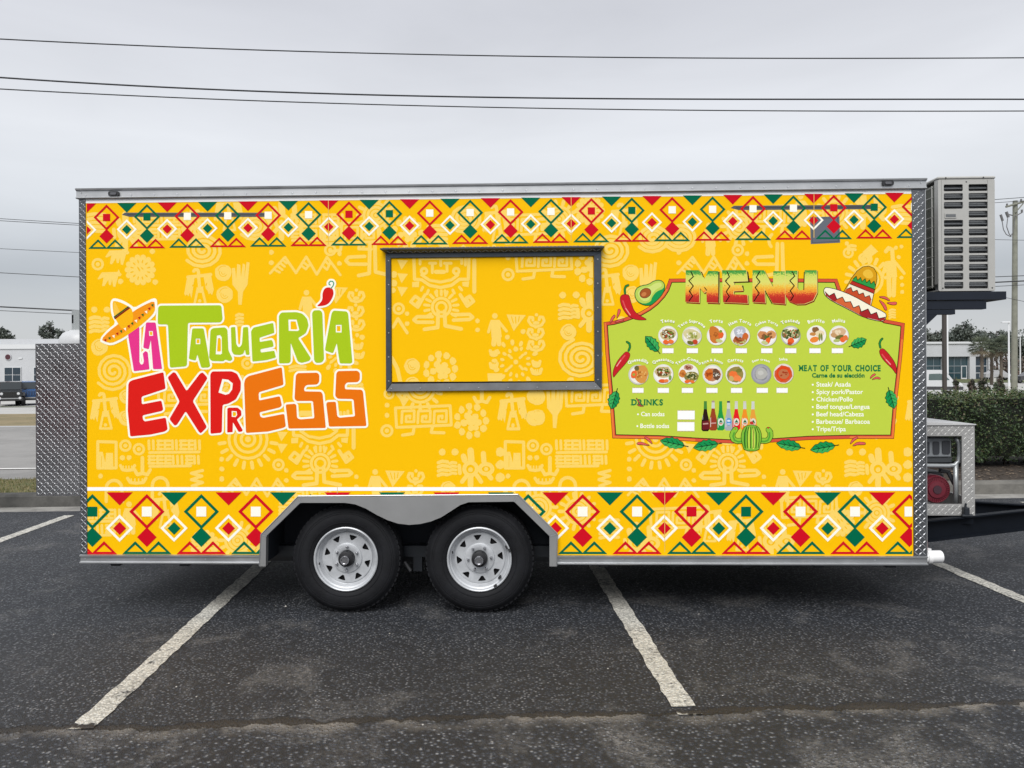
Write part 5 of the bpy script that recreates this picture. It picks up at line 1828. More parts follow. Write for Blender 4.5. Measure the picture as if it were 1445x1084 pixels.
def gdotsun(x, y, R=32):
    a = [ngon(x, y, 3.4), ngon(x, y - 18, 3.6)]
    for k in range(14):
        t = 2 * PI * k / 14
        for q, r_ in ((.62, 2.3), (.95, 3.0)):
            rr = R * (q + random.uniform(-.06, .06))
            a.append(ngon(x + rr * math.cos(t + q), y + rr * math.sin(t + q), r_ * 1.5, r_, n=7, rot=t + q, jit=.1))
    for t in (.8, 2.4, 3.9, 5.5):
        a += stroke([(x + 8 * math.cos(t), y + 8 * math.sin(t)), (x + 14 * math.cos(t), y + 14 * math.sin(t))], 1.8)
    return a, []
def gtri(x, y, s=1):
    return [[(x - 7 * s, y - 6 * s), (x + 8 * s, y - 5 * s), (x - 1 * s, y + 8 * s)]], []

TILE = [gcirc(138, 373, 9), gdog(155, 393), gdog(166, 362), gdot(170, 397), gdot(215, 355), gdot(219, 398), gflower(198, 381, 22), gspiral(286, 353, 28, 24),
        gdisc(315, 385, 12), gdisc(317, 416, 12), gbird(281, 405), gcomb(340, 401), gmount(431, 375), gdot(383, 356, 3.6), gdot(383, 371, 3.6), gdot(479, 358, 3.4), gdot(479, 372, 3.4),
        gcirc(466, 353, 9), gleg(524, 366), ghuman(434, 432), gfan(477, 416), gscroll(503, 419), gscroll(502, 440), gscroll(503, 459), gdot(504, 473, 3), gdot(511, 476, 4),
        gteeth(505, 488, 6), gteeth(506, 501, 7), gdot(133, 437, 4.5), gdot(151, 437, 4.5), gblock(134, 458, 13, 25), gblock(148, 458, 9, 22), gdisc(140, 490, 12), gspiral(160, 524, 27, 27, r=2.1),
        gbird(148, 580), gdisc(178, 560, 10), gdisc(178, 590, 11), gzrect(151, 642), gcirc(177, 629, 9), gcirc(196, 634, 9), gdot(173, 646, 3.8), gdot(182, 646, 3.8), gteeth(180, 660, 10), ganchor(201, 660),
        gtext(248, 641), gdot(142, 672, 3.6), garch(161, 692), gteeth(193, 678, 13), garch(226, 688), gsquig(277, 679), grays(350, 620, 27, .15, PI - .15, 10), gdot(313, 648, 3.6), gdot(313, 662, 3.6), gdot(313, 676, 3.6),
        gtri(398, 615), gtri(398, 632), gcirc(393, 656, 9), gdot(404, 664, 3.4), gdot(404, 678, 3.4), gmount(361, 688), gface(452, 634), gdot(503, 673, 3.4), gdot(503, 687, 3.4),
        (stroke([(499, 602), (499, 632)], 2.8), []), gtotem(597, 590), grays(593, 548, 20, .25, PI - .25, 7), gdot(546, 572, 3.6), gdot(546, 586, 3.6), gcirc(546, 608, 9.5), gcluster(665, 594, 25), ganchor(680, 558),
        gcirc(549, 556, 8), (stroke([(561, 556), (569, 565), (572, 556)], 2.5), []), gtri(570, 568, .9), ghuman(531, 685), gfan(557, 675), gscroll(587, 674), gscroll(586, 692), gdot(624, 638, 5), gdot(642, 638, 5), gblock(625, 661, 13, 24), gblock(639, 661, 9, 20),
        gcrea(671, 662), gdot(706, 638, 6.5), gdot(706, 656, 6.5), gdot(706, 674, 6.5), gdot(717, 672, 3.4), gdisc(632, 690, 11), gbird(723, 581), gdisc(758, 560, 11.5), gdisc(758, 589, 11.5), gcomb(784, 575),
        gdotsun(480, 500, 26), gdisc(270, 500, 6), gblock(338, 452, 9, 20), gblock(302, 456, 8, 18), gcirc(349, 513, 9), gtotem(262, 560), gdotsun(330, 545, 18), gblock(420, 520, 22, 10, 2),
        gflower(500, 548, 14), gcirc(440, 596, 6), gcirc(480, 592, 6),
        grays(650, 395, 20, PI * .75, 2 * PI * .98, 12, ln=.35), gman2(681, 381), gcirc(622, 357, 8), (([(642, 356), (654, 345), (664, 355), (651, 365)],), []), gdot(620, 344, 3.2), gdot(689, 350, 3), gdot(697, 348, 3), gdot(693, 363, 3),
        gdot(697, 392, 3), gdot(698, 402, 3), gdot(698, 412, 3), gblock(684, 443, 8, 14), gblock(627, 350, 10, 10, 2), gspiral(645, 365, 10, 8, 2, 1.8)]
def shift(g, dx, dy=0):
    f = lambda ps: [[(x + dx, y + dy) for x, y in p] for p in ps]
    return f(g[0]), f(g[1])
fill_rnd = random.Random(11)
BAND_G = []
for (ya, yb, step) in ((296, 338, 43), (706, 770, 50)):
    x = 135
    while x < 1285:
        y = fill_rnd.uniform(ya, yb)
        c = fill_rnd.randrange(10)
        BAND_G.append([lambda: gspiral(x, y, 24, 20), lambda: gtotem(x, y), lambda: gtext(x, y), lambda: grays(x, y, 17, 0, 2 * PI * .93, 14), lambda: gbird(x, y), lambda: gcluster(x, y, 23), lambda: ghuman(x, y),
                       lambda: gcrea(x, y), lambda: gblock(x, y, 26, 30, 5), lambda: gflower(x, y, 21)][c]())
        x += step + fill_rnd.uniform(-8, 8)
PALE = 'fed86a'
# clip outline of the wall in photo pixels
clip_px = [(122.5, 288), (122.5, 782), (373.5, 782), (374.5, 753.7), (424.5, 703), (728, 701), (781, 753), (780.5, 782), (1287, 782), (1286.8, 275)]
def doodles(pr, glyphs, clip, box, holes=()):
    x0, y0, x1, y1 = box
    k = 0
    for a, s_ in glyphs:
        xs = [p[0] for q in a for p in q]
        yy = [p[1] for q in a for p in q]
        if max(xs) < x0 or min(xs) > x1 or max(yy) < y0 or min(yy) > y1:
            continue
        if any(min(xs) > h[0] and max(xs) < h[2] and min(yy) > h[1] and max(yy) < h[3] for h in holes):
            continue
        inside = min(xs) > x0 + 2 and max(xs) < x1 - 2 and min(yy) > y0 + 6 and max(yy) < 688
        k += 1
        pr.y = pr.base + (k % 24) * .00001
        V, TT = region(a, s_, None if inside else clip)
        if TT:
            pr.raw(V, TT, PALE)
pr = Print(.0002, 0)
pr.base = .0002
allg = TILE + [shift(g, 575) for g in TILE if True] + BAND_G
doodles(pr, allg, clip_px, (122.5, 270, 1287, 782), holes=((548, 355, 847, 552),))
tag(pr.build('printed_pattern', side_panel), kind='stuff')

WIN_G = [gtri(568, 373), gtri(568, 392), gtri(568, 411), gface(623, 414), (stroke([(669.5, 368), (669.5, 412)], 2.8), []), gcirc(563, 436, 9), gdot(575, 443, 3.4), gdot(575, 457, 3.4), gdot(674, 453, 3.4), gdot(674, 466, 3.4),
         gdot(556, 388, 5), gdot(556, 400, 5), gdot(555, 410, 4), (stroke([(555, 462), (562, 450), (575, 470)], 2.2), []), gcluster(622, 521, 25), gdisc(582, 517, 11.5), gdisc(582, 543, 11), (stroke([(553, 505), (561, 520), (566, 542)], 2.8), []),
         gtotem(767, 370), gcirc(717, 388, 9.5), gdot(717, 364, 3.6), gcluster(835, 378, 25), ghuman(700, 465), gfan(728, 455), gscroll(757, 454), gscroll(756, 471), gscroll(757, 488), gdot(738, 468, 3.6), gdot(716, 476, 3.6),
         gdotsun(728, 511, 30), gteeth(697, 498, 5), gteeth(697, 516, 5), gteeth(757, 513, 5), gteeth(757, 524, 7), (([(688, 527), (709, 527), (708, 541), (689, 541)],), []), gdot(794, 417, 5), gdot(813, 417, 5), gblock(796, 440, 13, 24), gblock(810, 440, 9, 21),
         gcrea(838, 442), gdisc(802, 469, 11.5), gspiral(820, 506, 32, 28, 3.6), gdot(805, 537, 5)]
pr = Print(.0102, 0)
pr.base = .0102
clip_w = [(553.3, 365.2), (553.9, 538.6), (837.4, 537.2), (836.4, 362.2)]
k = 0
for a, s_ in WIN_G:
    k += 1
    pr.y = pr.base + k * .00002
    V, TT = region(a, s_, clip_w)
    if TT:
        pr.raw(V, TT, PALE)
tag(pr.build('printed_pattern', wpanel), kind='stuff')

# ---------- the geometric borders
RED, GRN, WHT = 'd01024', '006848', 'fffdf0'
def dia(x, y, r, ry=None):
    ry = ry or r
    return [(x, y - ry), (x + r, y), (x, y + ry), (x - r, y)]
def frame_d(x, y, r, w):
    return dia(x, y, r), dia(x, y, r - w * 1.414)
def border(name, x0, dx, k0, k1, yf, sc, clip, sq, seams=()):
    R = {RED: ([], []), GRN: ([], [])}
    wh_a, wh_s, sqs = [], [], {RED: [], GRN: [], WHT: []}
    for k in range(k0, k1 + 1):
        x, y = x0 + dx * k, yf(x0 + dx * k)
        c = sq['even'] if k % 2 == 0 else sq['odd']
        o, i = frame_d(x, y, 18.3 * sc, 2.9 * sc)
        # a frame is four bars so that frames may touch their neighbours
        cs = o
        for j in range(4):
            (ax, ay), (bx, by) = o[j], o[(j + 1) % 4]
            (cx_, cy_), (dx_, dy_) = i[j], i[(j + 1) % 4]
            R[c][0].append([(ax, ay), (bx, by), (dx_, dy_), (cx_, cy_)])
        R[c][0].append(dia(x, y + 26.5 * sc, 10.2 * sc))
        q = {'r': RED, 'g': GRN, 'w': WHT}[sq['seq'][k % 6]]
        h = 5.1 * sc
        sqs[q].append([(x - h, y - h), (x + h, y - h), (x + h, y + h), (x - h, y + h)])
        oc = GRN if c == RED else RED
        for sx in (-12.1, 12.1):
            tx, by_, ay_ = x + sx * sc, y + 44.2 * sc, y + 30.6 * sc
            hb = 13.6 * sc
            w = 2.5 * sc
            A, B, Cc = (tx - hb, by_), (tx + hb, by_), (tx, ay_)
            a2, b2, c2 = (tx - hb + w * 2.2, by_ - w), (tx + hb - w * 2.2, by_ - w), (tx, ay_ + w * 1.5)
            for (p, q1, r1, s1) in ((A, B, b2, a2), (B, Cc, c2, b2), (Cc, A, a2, c2)):
                R[oc][0].append([p, q1, r1, s1])
        xm = x + dx / 2
        ym = yf(xm)
        c2_ = sq['odd'] if k % 2 == 0 else sq['even']
        ty = ym - 20 * sc
        R[c2_][0].append([(xm - 13.6 * sc, ty), (xm + 13.6 * sc, ty), (xm, ty + 13.6 * sc)])
        R[c2_][0].append(dia(xm, ym + 17.4 * sc, 6.7 * sc))
        o, i = frame_d(xm, ym + 17.2 * sc, 14.2 * sc, 2.5 * sc)
        for j in range(4):
            (ax, ay), (bx, by) = o[j], o[(j + 1) % 4]
            (cx_, cy_), (dx_, dy_) = i[j], i[(j + 1) % 4]
            wh_a.append([(ax, ay), (bx, by), (dx_, dy_), (cx_, cy_)])
    pr = Print(.0013)
    for c in (GRN, RED):
        pr.add(c, R[c][0], (), clip)
    pr.add(WHT, wh_a, (), clip)
    for c in sqs:
        if sqs[c]:
            pr.add(c, sqs[c], (), clip)
    for x in seams:
        y = yf(x)
        pr.add('e8c060', [[(x - .45, y - 20 * sc), (x + .45, y - 20 * sc), (x + .45, y + 42 * sc), (x - .45, y + 42 * sc)]])
    pr.build(name, side_panel)
border('border_print', 150.5, 57.0, -1, 20, lambda x: 307 - 14.5 * (x - 150.5) / 1083, 1.0, [(122.6, 270), (1287, 270), (1287, 360), (122.6, 360)], dict(even=RED, odd=GRN, seq='rgwwww'), seams=(463.5, 806, 1148.5))
border('border_print', 130.5, 76.85, -1, 15, lambda x: 722.0, 1.36, clip_px, dict(even=GRN, odd=RED, seq='gwwwwr'), seams=(938,))
pr = Print(.0013)
pr.add('ffffff', [[(122.6, 687.6), (1287, 687.6), (1287, 692.6), (122.6, 692.6)]])
pr.add('d8c090', [[(475.6, 687), (476.6, 687), (476.6, 696), (475.6, 696)], [(937.6, 687), (938.4, 687), (938.4, 694), (937.6, 694)]])
pr.build('white_stripe', side_panel)

# ---------- the logo
ZA, ZB, ZC, ZD = zoomed(140, 390, .138408), zoomed(330, 390, .138408), zoomed(170, 510, .124567), zoomed(330, 510, .138408)
PINK, LIME, LRED, ORNG = 'ea388c', 'adcb20', 'df201a', 'ee760e'
LOGO = [
    (PINK, ZA, [(295, 595), (410, 515), (411, 872), (425, 900), (445, 898), (457, 868), (445, 786), (470, 762), (495, 772), (513, 948), (355, 968)], None, 10),
    (PINK, ZA, [(479, 470), (576, 471), (642, 945), (551, 946), (527, 648), (506, 744), (450, 728)], [(508, 557), (548, 557), (550, 606), (510, 608)], 12),
    (LIME, ZA, [(597, 490), (602, 318), (622, 299), (1246, 295), (1259, 440), (1238, 470), (905, 473), (895, 905), (880, 918), (722, 932), (702, 490)], None, 22),
    (LIME, ZA, [(950, 531), (1066, 531), (1133, 915), (1115, 930), (1042, 932), (1001, 795), (984, 860), (914, 842)], [(985, 635), (1031, 635), (1031, 691), (985, 692)], 14),
    (LIME, ZA, [(1135, 550), (1160, 529), (1286, 520), (1308, 545), (1318, 755), (1362, 845), (1335, 867), (1285, 848), (1268, 866), (1150, 864), (1121, 835)], [(1200, 604), (1232, 598), (1250, 620), (1252, 788), (1238, 797), (1188, 795)], 16),
    (LIME, ZB, [(-30, 520), (15, 515), (25, 690), (45, 722), (65, 720), (84, 690), (95, 520), (146, 516), (160, 800), (125, 801), (113, 745), (98, 790), (60, 803), (0, 798), (-22, 760)], None, 12),
    (LIME, ZB, [(176, 560), (200, 523), (402, 474), (414, 576), (262, 626), (265, 670), (387, 648), (399, 668), (406, 716), (270, 744), (276, 778), (413, 758), (430, 828), (330, 855), (190, 870)], None, 12),
    (LIME, ZB, [(460, 400), (486, 369), (640, 365), (702, 382), (747, 432), (763, 500), (735, 580), (655, 630), (787, 835), (770, 862), (690, 884), (652, 868), (580, 678), (580, 868), (562, 886), (461, 888)], [(556, 440), (640, 440), (668, 545), (654, 558), (560, 556)], 16),
    (LIME, ZB, [(798, 375), (815, 348), (882, 345), (903, 372), (920, 850), (895, 881), (838, 883), (819, 858)], None, 22),
    (LIME, ZB, [(997, 378), (1015, 349), (1150, 358), (1166, 380), (1209, 878), (1190, 890), (1080, 888), (1050, 680), (1012, 786), (928, 756)], [(1040, 495), (1099, 495), (1099, 573), (1040, 572)], 16),
    (LRED, ZC, [(90, 260), (103, 232), (135, 213), (488, 122), (513, 310), (240, 400), (243, 487), (465, 444), (486, 545), (470, 562), (250, 613), (256, 658), (276, 681), (515, 637), (536, 772), (500, 796), (340, 830), (112, 851), (84, 560)], None, 18),
    (LRED, ZC, [(533, 182), (600, 121), (625, 130), (750, 337), (903, 137), (932, 124), (990, 188), (820, 450), (982, 745), (910, 816), (890, 800), (740, 565), (642, 718), (615, 729), (554, 655), (672, 455)], None, 22),
    (LRED, ZC, [(1018, 145), (1040, 114), (1260, 112), (1322, 140), (1366, 230), (1362, 330), (1310, 430), (1222, 480), (1160, 492), (1155, 560), (1150, 795), (1135, 810), (1021, 821)], [(1155, 199), (1222, 208), (1273, 250), (1266, 320), (1230, 368), (1190, 379), (1111, 353)], 18),
    (LRED, ZC, [(1211, 535), (1228, 524), (1330, 524), (1369, 560), (1371, 612), (1320, 660), (1386, 780), (1376, 796), (1340, 801), (1275, 690), (1272, 802), (1210, 806)], [(1261, 562), (1316, 565), (1323, 608), (1305, 631), (1262, 628)], 10),
    (ORNG, ZD, [(105, 230), (115, 180), (150, 150), (490, 60), (508, 240), (254, 316), (257, 400), (470, 354), (491, 450), (470, 470), (260, 521), (274, 568), (302, 576), (515, 534), (531, 665), (500, 680), (350, 716), (124, 731)], None, 18),
    (ORNG, ZD, [(632, 145), (652, 120), (850, 115), (873, 138), (871, 210), (848, 237), (742, 241), (717, 268), (719, 306), (888, 309), (906, 332), (939, 680), (558, 686), (528, 440), (622, 432), (638, 446), (645, 578), (678, 592), (822, 580), (808, 412), (793, 404), (640, 405), (619, 380)], None, 16),
    (ORNG, ZD, [(1045, 122), (1064, 99), (1260, 95), (1286, 118), (1285, 190), (1262, 213), (1152, 216), (1131, 243), (1134, 285), (1303, 289), (1318, 310), (1353, 660), (970, 666), (942, 430), (955, 415), (1040, 411), (1055, 560), (1078, 575), (1236, 560), (1222, 397), (1208, 385), (1060, 382), (1034, 355)], None, 16),
]
WB = 'fffdee'
wl = Print(.0006)
for (c, z, poly, hole, r) in LOGO:
    kk = z([(0, 0), (1, 0)])
    P = rounded(z(poly), r * (kk[1][0] - kk[0][0]), 3)
    H = rounded(z(hole), 1.0, 2) if hole else None
    ad = stroke(P, 2.75, closed=True, n=10) + [P]
    sb = []
    if H:
        inner = [(sum(p[0] for p in H) / len(H) + (p[0] - sum(q[0] for q in H) / len(H)) * .62, sum(p[1] for p in H) / len(H) + (p[1] - sum(q[1] for q in H) / len(H)) * .7) for p in H]
        w_ = max(p[0] for p in H) - min(p[0] for p in H)
        if w_ > 5.5:
            sb = [inner]
    wl.add(WB, ad, sb)
hat_out = ZA(smooth_poly([(15, 650), (100, 552), (190, 484), (140, 390), (128, 290), (140, 244), (170, 240), (240, 262), (310, 302), (358, 340), (460, 284), (560, 236), (578, 250), (576, 370), (505, 442), (405, 527), (283, 612), (203, 660), (122, 692), (60, 674)], 1))
wl.add(WB, stroke(hat_out, 2.2, closed=True) + [hat_out])
chb = ZB(smooth_poly([(975, 113), (1005, 122), (1020, 165), (1010, 212), (975, 272), (930, 300), (838, 308), (885, 270), (906, 230), (902, 180), (920, 132), (945, 114)], 2))
stem = ZB([(990, 125), (1012, 98), (1020, 72), (1008, 52), (985, 50), (970, 66), (972, 84), (984, 88)])
wl.add(WB, stroke(chb, 2.7, closed=True) + [chb] + stroke(stem, 3.4))
wl.build('logo_outline', side_panel)
y_next = .0017
for (c, z, poly, hole, r) in LOGO:
    kk = z([(0, 0), (1, 0)])
    P = rounded(z(poly), r * (kk[1][0] - kk[0][0]), 3)
    lt = Print(y_next)
    lt.add(c, [P], [z(hole)] if hole else ())
    lt.build('letter', side_panel)
ht = Print(.0019)
brim = ZA(smooth_poly([(20, 646), (100, 560), (190, 492), (355, 352), (460, 292), (562, 248), (570, 300), (568, 365), (500, 438), (400, 522), (280, 606), (200, 652), (122, 683), (62, 666)], 1))
ht.add('f7981c', [brim])
ht.add('fdb714', [ZA(smooth_poly([(62, 668), (122, 683), (200, 652), (280, 606), (400, 522), (500, 438), (568, 365), (572, 300), (440, 425), (300, 545), (180, 618)], 1))])
crown = ZA(smooth_poly([(137, 255), (165, 250), (235, 272), (305, 310), (340, 340), (352, 445), (300, 510), (235, 545), (195, 485), (158, 420), (140, 345)], 1))
ht.add('fcbb16', [crown])
ht.add('fdc94a', [ZA([(150, 270), (165, 265), (210, 360), (160, 405), (145, 340)])])
ht.add('27592c', [ZA([(149, 412), (296, 304), (306, 312), (155, 426)])])
ht.add('8a1f17', [ZA([(155, 427), (306, 313), (322, 322), (161, 441)])])
for i, (tx, ty) in enumerate(((65, 655), (108, 634), (150, 614), (188, 588), (226, 563), (267, 540), (303, 512), (340, 484), (379, 458), (412, 427), (446, 396), (483, 366), (514, 333), (546, 298))):
    s_ = 17
    a_ = -.62
    tri = [(-s_, -s_ * .7), (s_, -s_ * .7), (2, s_)]
    ht.add(('b5211c', '1d6b2c', 'fffbe6')[i % 3], [ZA([(tx + x * math.cos(a_) - y * math.sin(a_) * .6, ty + x * math.sin(a_) * .5 + y) for x, y in tri])])
ht.build('sombrero_picture', side_panel)
ch = Print(.0019)
ch.add('d8201c', [chb])
ch.add('3f9a78', stroke(stem, .75))
ch.build('chili_picture', side_panel)

# ---------- the menu board
def offs(path, d, closed=True):
    out = []
    m = len(path)
    for i in range(m):
        p0, p, p1 = Vector(path[i - 1]), Vector(path[i]), Vector(path[(i + 1) % m])
        a, b = (p - p0).normalized(), (p1 - p).normalized()
        n = Vector((-a.y, a.x)) + Vector((-b.y, b.x))
        n.normalize()
        c = max(.5, n.dot(Vector((-a.y, a.x))))
        q = p + n * (d / c)
        out.append((q.x, q.y))
    return out
MB_OUT = [(852.3, 455.2), (865, 453.5), (877, 450.5), (890, 446), (902.5, 441.2), (915, 434), (925, 426.2), (934, 416.5), (939.5, 408), (942.5, 400), (944.6, 393.9), (1000, 393.3), (1100, 393.5), (1181, 394), (1187.5, 413),
          (1215, 431), (1249, 451.3), (1276.3, 456.6), (1274.5, 480), (1272.3, 505), (1266, 560), (1261, 618.8), (1200, 618.8), (1140, 620.5), (1089, 624), (1033, 625.5), (980, 622.8), (930, 619.5), (864.6, 618.2), (860, 555), (855, 500)]
bd = Print(.0006)
bd.add('3a1410', [offs(MB_OUT, -.5)])
bd.add('d9553c', [MB_OUT])
for (i0, i1) in ((3, 8), (18, 20), (26, 28), (28, 31), (20, 22)):
    seg = [offs(MB_OUT, 1.6)[i % len(MB_OUT)] for i in range(i0, i1 + 1)]
    bd.add('f0803c', stroke(seg, 1.2))
bd.add('1c120c', [offs(MB_OUT, 4.2)])
bd.add('c2d548', [offs(MB_OUT, 5.3)])
board = bd.build('menu_board', side_panel)
Y_M = bd.y + .0001

# MENU letters: one print with a green-to-red speckled gradient
def menu_ink():
    m, nt, b = new_mat('vinyl_menu_gradient')
    b.inputs['Roughness'].default_value = .42
    b.inputs['Specular IOR Level'].default_value = .22
    tcn = nt.nodes.new('ShaderNodeTexCoord')
    sp = nt.nodes.new('ShaderNodeSeparateXYZ')
    nt.links.new(tcn.outputs['Object'], sp.inputs[0])
    n = nt.nodes.new('ShaderNodeTexNoise')
    n.inputs['Scale'].default_value = 130
    n.inputs['Detail'].default_value = 2
    nt.links.new(tcn.outputs['Object'], n.inputs['Vector'])
    r = nt.nodes.new('ShaderNodeMapRange')
    zt_, zb_ = W(1060, 381)[1], W(1060, 428)[1]
    r.inputs['From Min'].default_value, r.inputs['From Max'].default_value = zt_, zb_
    nt.links.new(sp.outputs['Z'], r.inputs['Value'])
    ma = nt.nodes.new('ShaderNodeMath')
    ma.operation = 'MULTIPLY_ADD'
    ma.inputs[1].default_value = .34
    nt.links.new(n.outputs['Fac'], ma.inputs[0])
    nt.links.new(r.outputs[0], ma.inputs[2])
    s2 = nt.nodes.new('ShaderNodeMath')
    s2.operation = 'SUBTRACT'
    s2.inputs[1].default_value = .17
    nt.links.new(ma.outputs[0], s2.inputs[0])
    cr = nt.nodes.new('ShaderNodeValToRGB')
    e = cr.color_ramp.elements
    stops = ((.0, '2f8f3c'), (.1, '58a844'), (.16, 'cfdc62'), (.4, 'e3e070'), (.52, 'f3c23e'), (.66, 'f09a30'), (.73, 'e2602a'), (.78, 'c8301f'), (1, 'b3261c'))
    while len(e) < len(stops):
        e.new(.5)
    for el_, (p, h) in zip(e, stops):
        el_.position = p
        el_.color = (*[lin(c) * WRAP_K for c in hexrgb(h)], 1)
    nt.links.new(s2.outputs[0], cr.inputs['Fac'])
    nt.links.new(cr.outputs[0], b.inputs['Base Color'])
    return m
MENU_INK = menu_ink()
ZL, ZRt = zoomed(850, 370, .15917), zoomed(1060, 370, .15917)
MENU_L = [
    (ZL, [(740, 72), (858, 72), (905, 150), (940, 78), (1030, 80), (1034, 362), (925, 357), (922, 255), (900, 272), (860, 225), (858, 360), (735, 352)], None, [(785, 85), (806, 130), (766, 165), (806, 212), (770, 258), (800, 300), (768, 345)], [((880, 90), (895, 130)), ((1030, 90), (1030, 360)), ((905, 225), (925, 250))]),
    (ZL, [(1060, 72), (1275, 72), (1286, 168), (1165, 172), (1165, 200), (1240, 204), (1244, 252), (1163, 256), (1160, 285), (1285, 290), (1290, 366), (1070, 356)], None, [(1105, 85), (1126, 130), (1090, 168), (1130, 215), (1098, 262), (1125, 305), (1095, 350)], [((1165, 180), (1300, 178)), ((1240, 210), (1255, 250)), ((1290, 90), (1302, 178))]),
    (ZRt, [(12, 72), (112, 72), (192, 225), (196, 80), (300, 82), (300, 372), (188, 362), (118, 235), (124, 362), (10, 354)], None, [(75, 85), (45, 135), (78, 175), (35, 225), (70, 275), (25, 345)], [((125, 260), (185, 370))]),
    (ZRt, [(306, 74), (408, 76), (405, 225), (425, 250), (450, 250), (466, 226), (474, 72), (580, 72), (582, 270), (548, 340), (472, 370), (400, 372), (332, 345), (302, 290)], None, [(362, 85), (385, 125), (342, 165), (382, 210), (345, 255), (375, 300), (350, 340)], [((470, 90), (466, 245))]),
]
for (z, poly, hole, zig, accents) in MENU_L:
    lp = Print(Y_M + .0002)
    P = z(poly)
    lp.add('8d1d15', [[(x + 1.5, y + 2.2) for x, y in P]])
    lp.add('14110c', [[(x + 1.7, y + .9) for x, y in P]])
    lp.add('e9d57a', [[(x + .9, y + .5) for x, y in P]])
    lp.add(MENU_INK, [P])
    lp.add('16140d', stroke(z(zig), .75, n=6))
    for ac in accents:
        lp.add('16140d', stroke(z(list(ac)), .6, n=6))
    dots = []
    rr = random.Random(len(poly))
    x0_, x1_ = min(p[0] for p in P), max(p[0] for p in P)
    for _ in range(6):
        dots.append(ngon(rr.uniform(x0_ + 4, x0_ + (x1_ - x0_) * .22), rr.uniform(392, 422), .55, n=6))
    lp.add('2a2410', dots)
    lp.build('menu_letter', side_panel)

# ---------- text helpers
FONT_CACHE = {}
def glyph(s_, off=0.0):
    key = (s_, off)
    if key not in FONT_CACHE:
        cu = bpy.data.curves.new('text', 'FONT')
        cu.body = s_
        cu.size = 1.0
        cu.offset = off
        cu.resolution_u = 3
        ob = bpy.data.objects.new('text', cu)
        COL.objects.link(ob)
        dg = bpy.context.evaluated_depsgraph_get()
        me = ob.evaluated_get(dg).to_mesh()
        V = [(v.co.x, -v.co.y) for v in me.vertices]
        Fc = [tuple(p.vertices) for p in me.polygons]
        ob.evaluated_get(dg).to_mesh_clear()
        bpy.data.objects.remove(ob)
        bpy.data.curves.remove(cu)
        FONT_CACHE[key] = (V, Fc)
    return FONT_CACHE[key]
CAP_H = -min(v[1] for v in glyph('H')[0])
def text_line(pr, s_, x0, yb, width, cap, h, off=.02):
    V, Fc = glyph(s_, off)
    a, b = min(v[0] for v in V), max(v[0] for v in V)
    kx, ky = width / (b - a), cap / CAP_H
    pr.raw([(x0 + (x - a) * kx, yb + y * ky) for x, y in V], Fc, h)
def text_serif(pr, s_, x0, yb, width, cap, h):
    """heavy slab-serif capitals: a bold letter plus slabs on its stems"""
    adv, xs = 0, []
    for ch in s_:
        if ch == ' ':
            adv += .42
            continue
        V, _ = glyph(ch, .03 if ch in 'MAN' else .045)
        a, b = min(v[0] for v in V), max(v[0] for v in V)
        xs.append((ch, adv - a, adv, adv + b - a))
        adv += b - a + .14
    k = width / (adv - .14)
    ky = cap / CAP_H
    for ch, ox, xa, xb in xs:
        V, Fc = glyph(ch, .03 if ch in 'MAN' else .045)
        pr.raw([(x0 + (x + ox) * k, yb + y * ky) for x, y in V], Fc, h)
        L, R_, M = x0 + xa * k, x0 + xb * k, x0 + (xa + xb) / 2 * k
        sw, sh_ = .125 * k, .85
        bars = []
        bot = {'M': (L + .03 * k, R_ - .03 * k), 'A': (L + .05 * k, R_ - .05 * k), 'H': (L + .07 * k, R_ - .07 * k), 'N': (L + .07 * k,), 'K': (L + .07 * k, R_ - .05 * k), 'R': (L + .07 * k, R_ - .03 * k), 'T': (M,), 'Y': (M,), 'F': (L + .07 * k,), 'I': (M,),
               'E': (L,), 'D': (L,)}.get(ch, ())
        top = {'M': (L - .02 * k, R_ + .02 * k), 'H': (L + .07 * k, R_ - .07 * k), 'N': (L + .03 * k, R_ - .07 * k), 'K': (L + .07 * k, R_ - .05 * k), 'Y': (L + .06 * k, R_ - .06 * k), 'I': (M,), 'U': (L + .07 * k, R_ - .07 * k), 'E': (L,), 'D': (L,), 'F': (L,), 'R': (L,)}.get(ch, ())
        for x in bot:
            bars.append([(x - sw, yb - sh_), (x + sw, yb - sh_), (x + sw, yb), (x - sw, yb)])
        for x in top:
            bars.append([(x - sw, yb - cap), (x + sw, yb - cap), (x + sw, yb - cap + sh_), (x - sw, yb - cap + sh_)])
        for bq in bars:
            pr.raw(bq, [(0, 3, 2, 1)][:1] and [(0, 1, 2, 3)], h)
def text_arc(pr, s_, cx, cy, R, cap, h, squeeze=1.0):
    k = cap / CAP_H
    adv, items = 0, []
    for ch in s_:
        if ch == ' ':
            adv += .32
            continue
        V, Fc = glyph(ch, .03)
        a, b = min(v[0] for v in V), max(v[0] for v in V)
        items.append((V, Fc, (a + b) / 2, adv + (b - a) / 2))
        adv += b - a + .1
    for V, Fc, mid, c in items:
        th = (c - adv / 2) * k * squeeze / R
        ca, sa = math.cos(th), math.sin(th)
        out = []
        for x, y in V:
            u, v = (x - mid) * k * squeeze, y * k - R
            out.append((cx + u * ca - v * sa, cy + u * sa + v * ca))
        pr.raw(out, Fc, h)

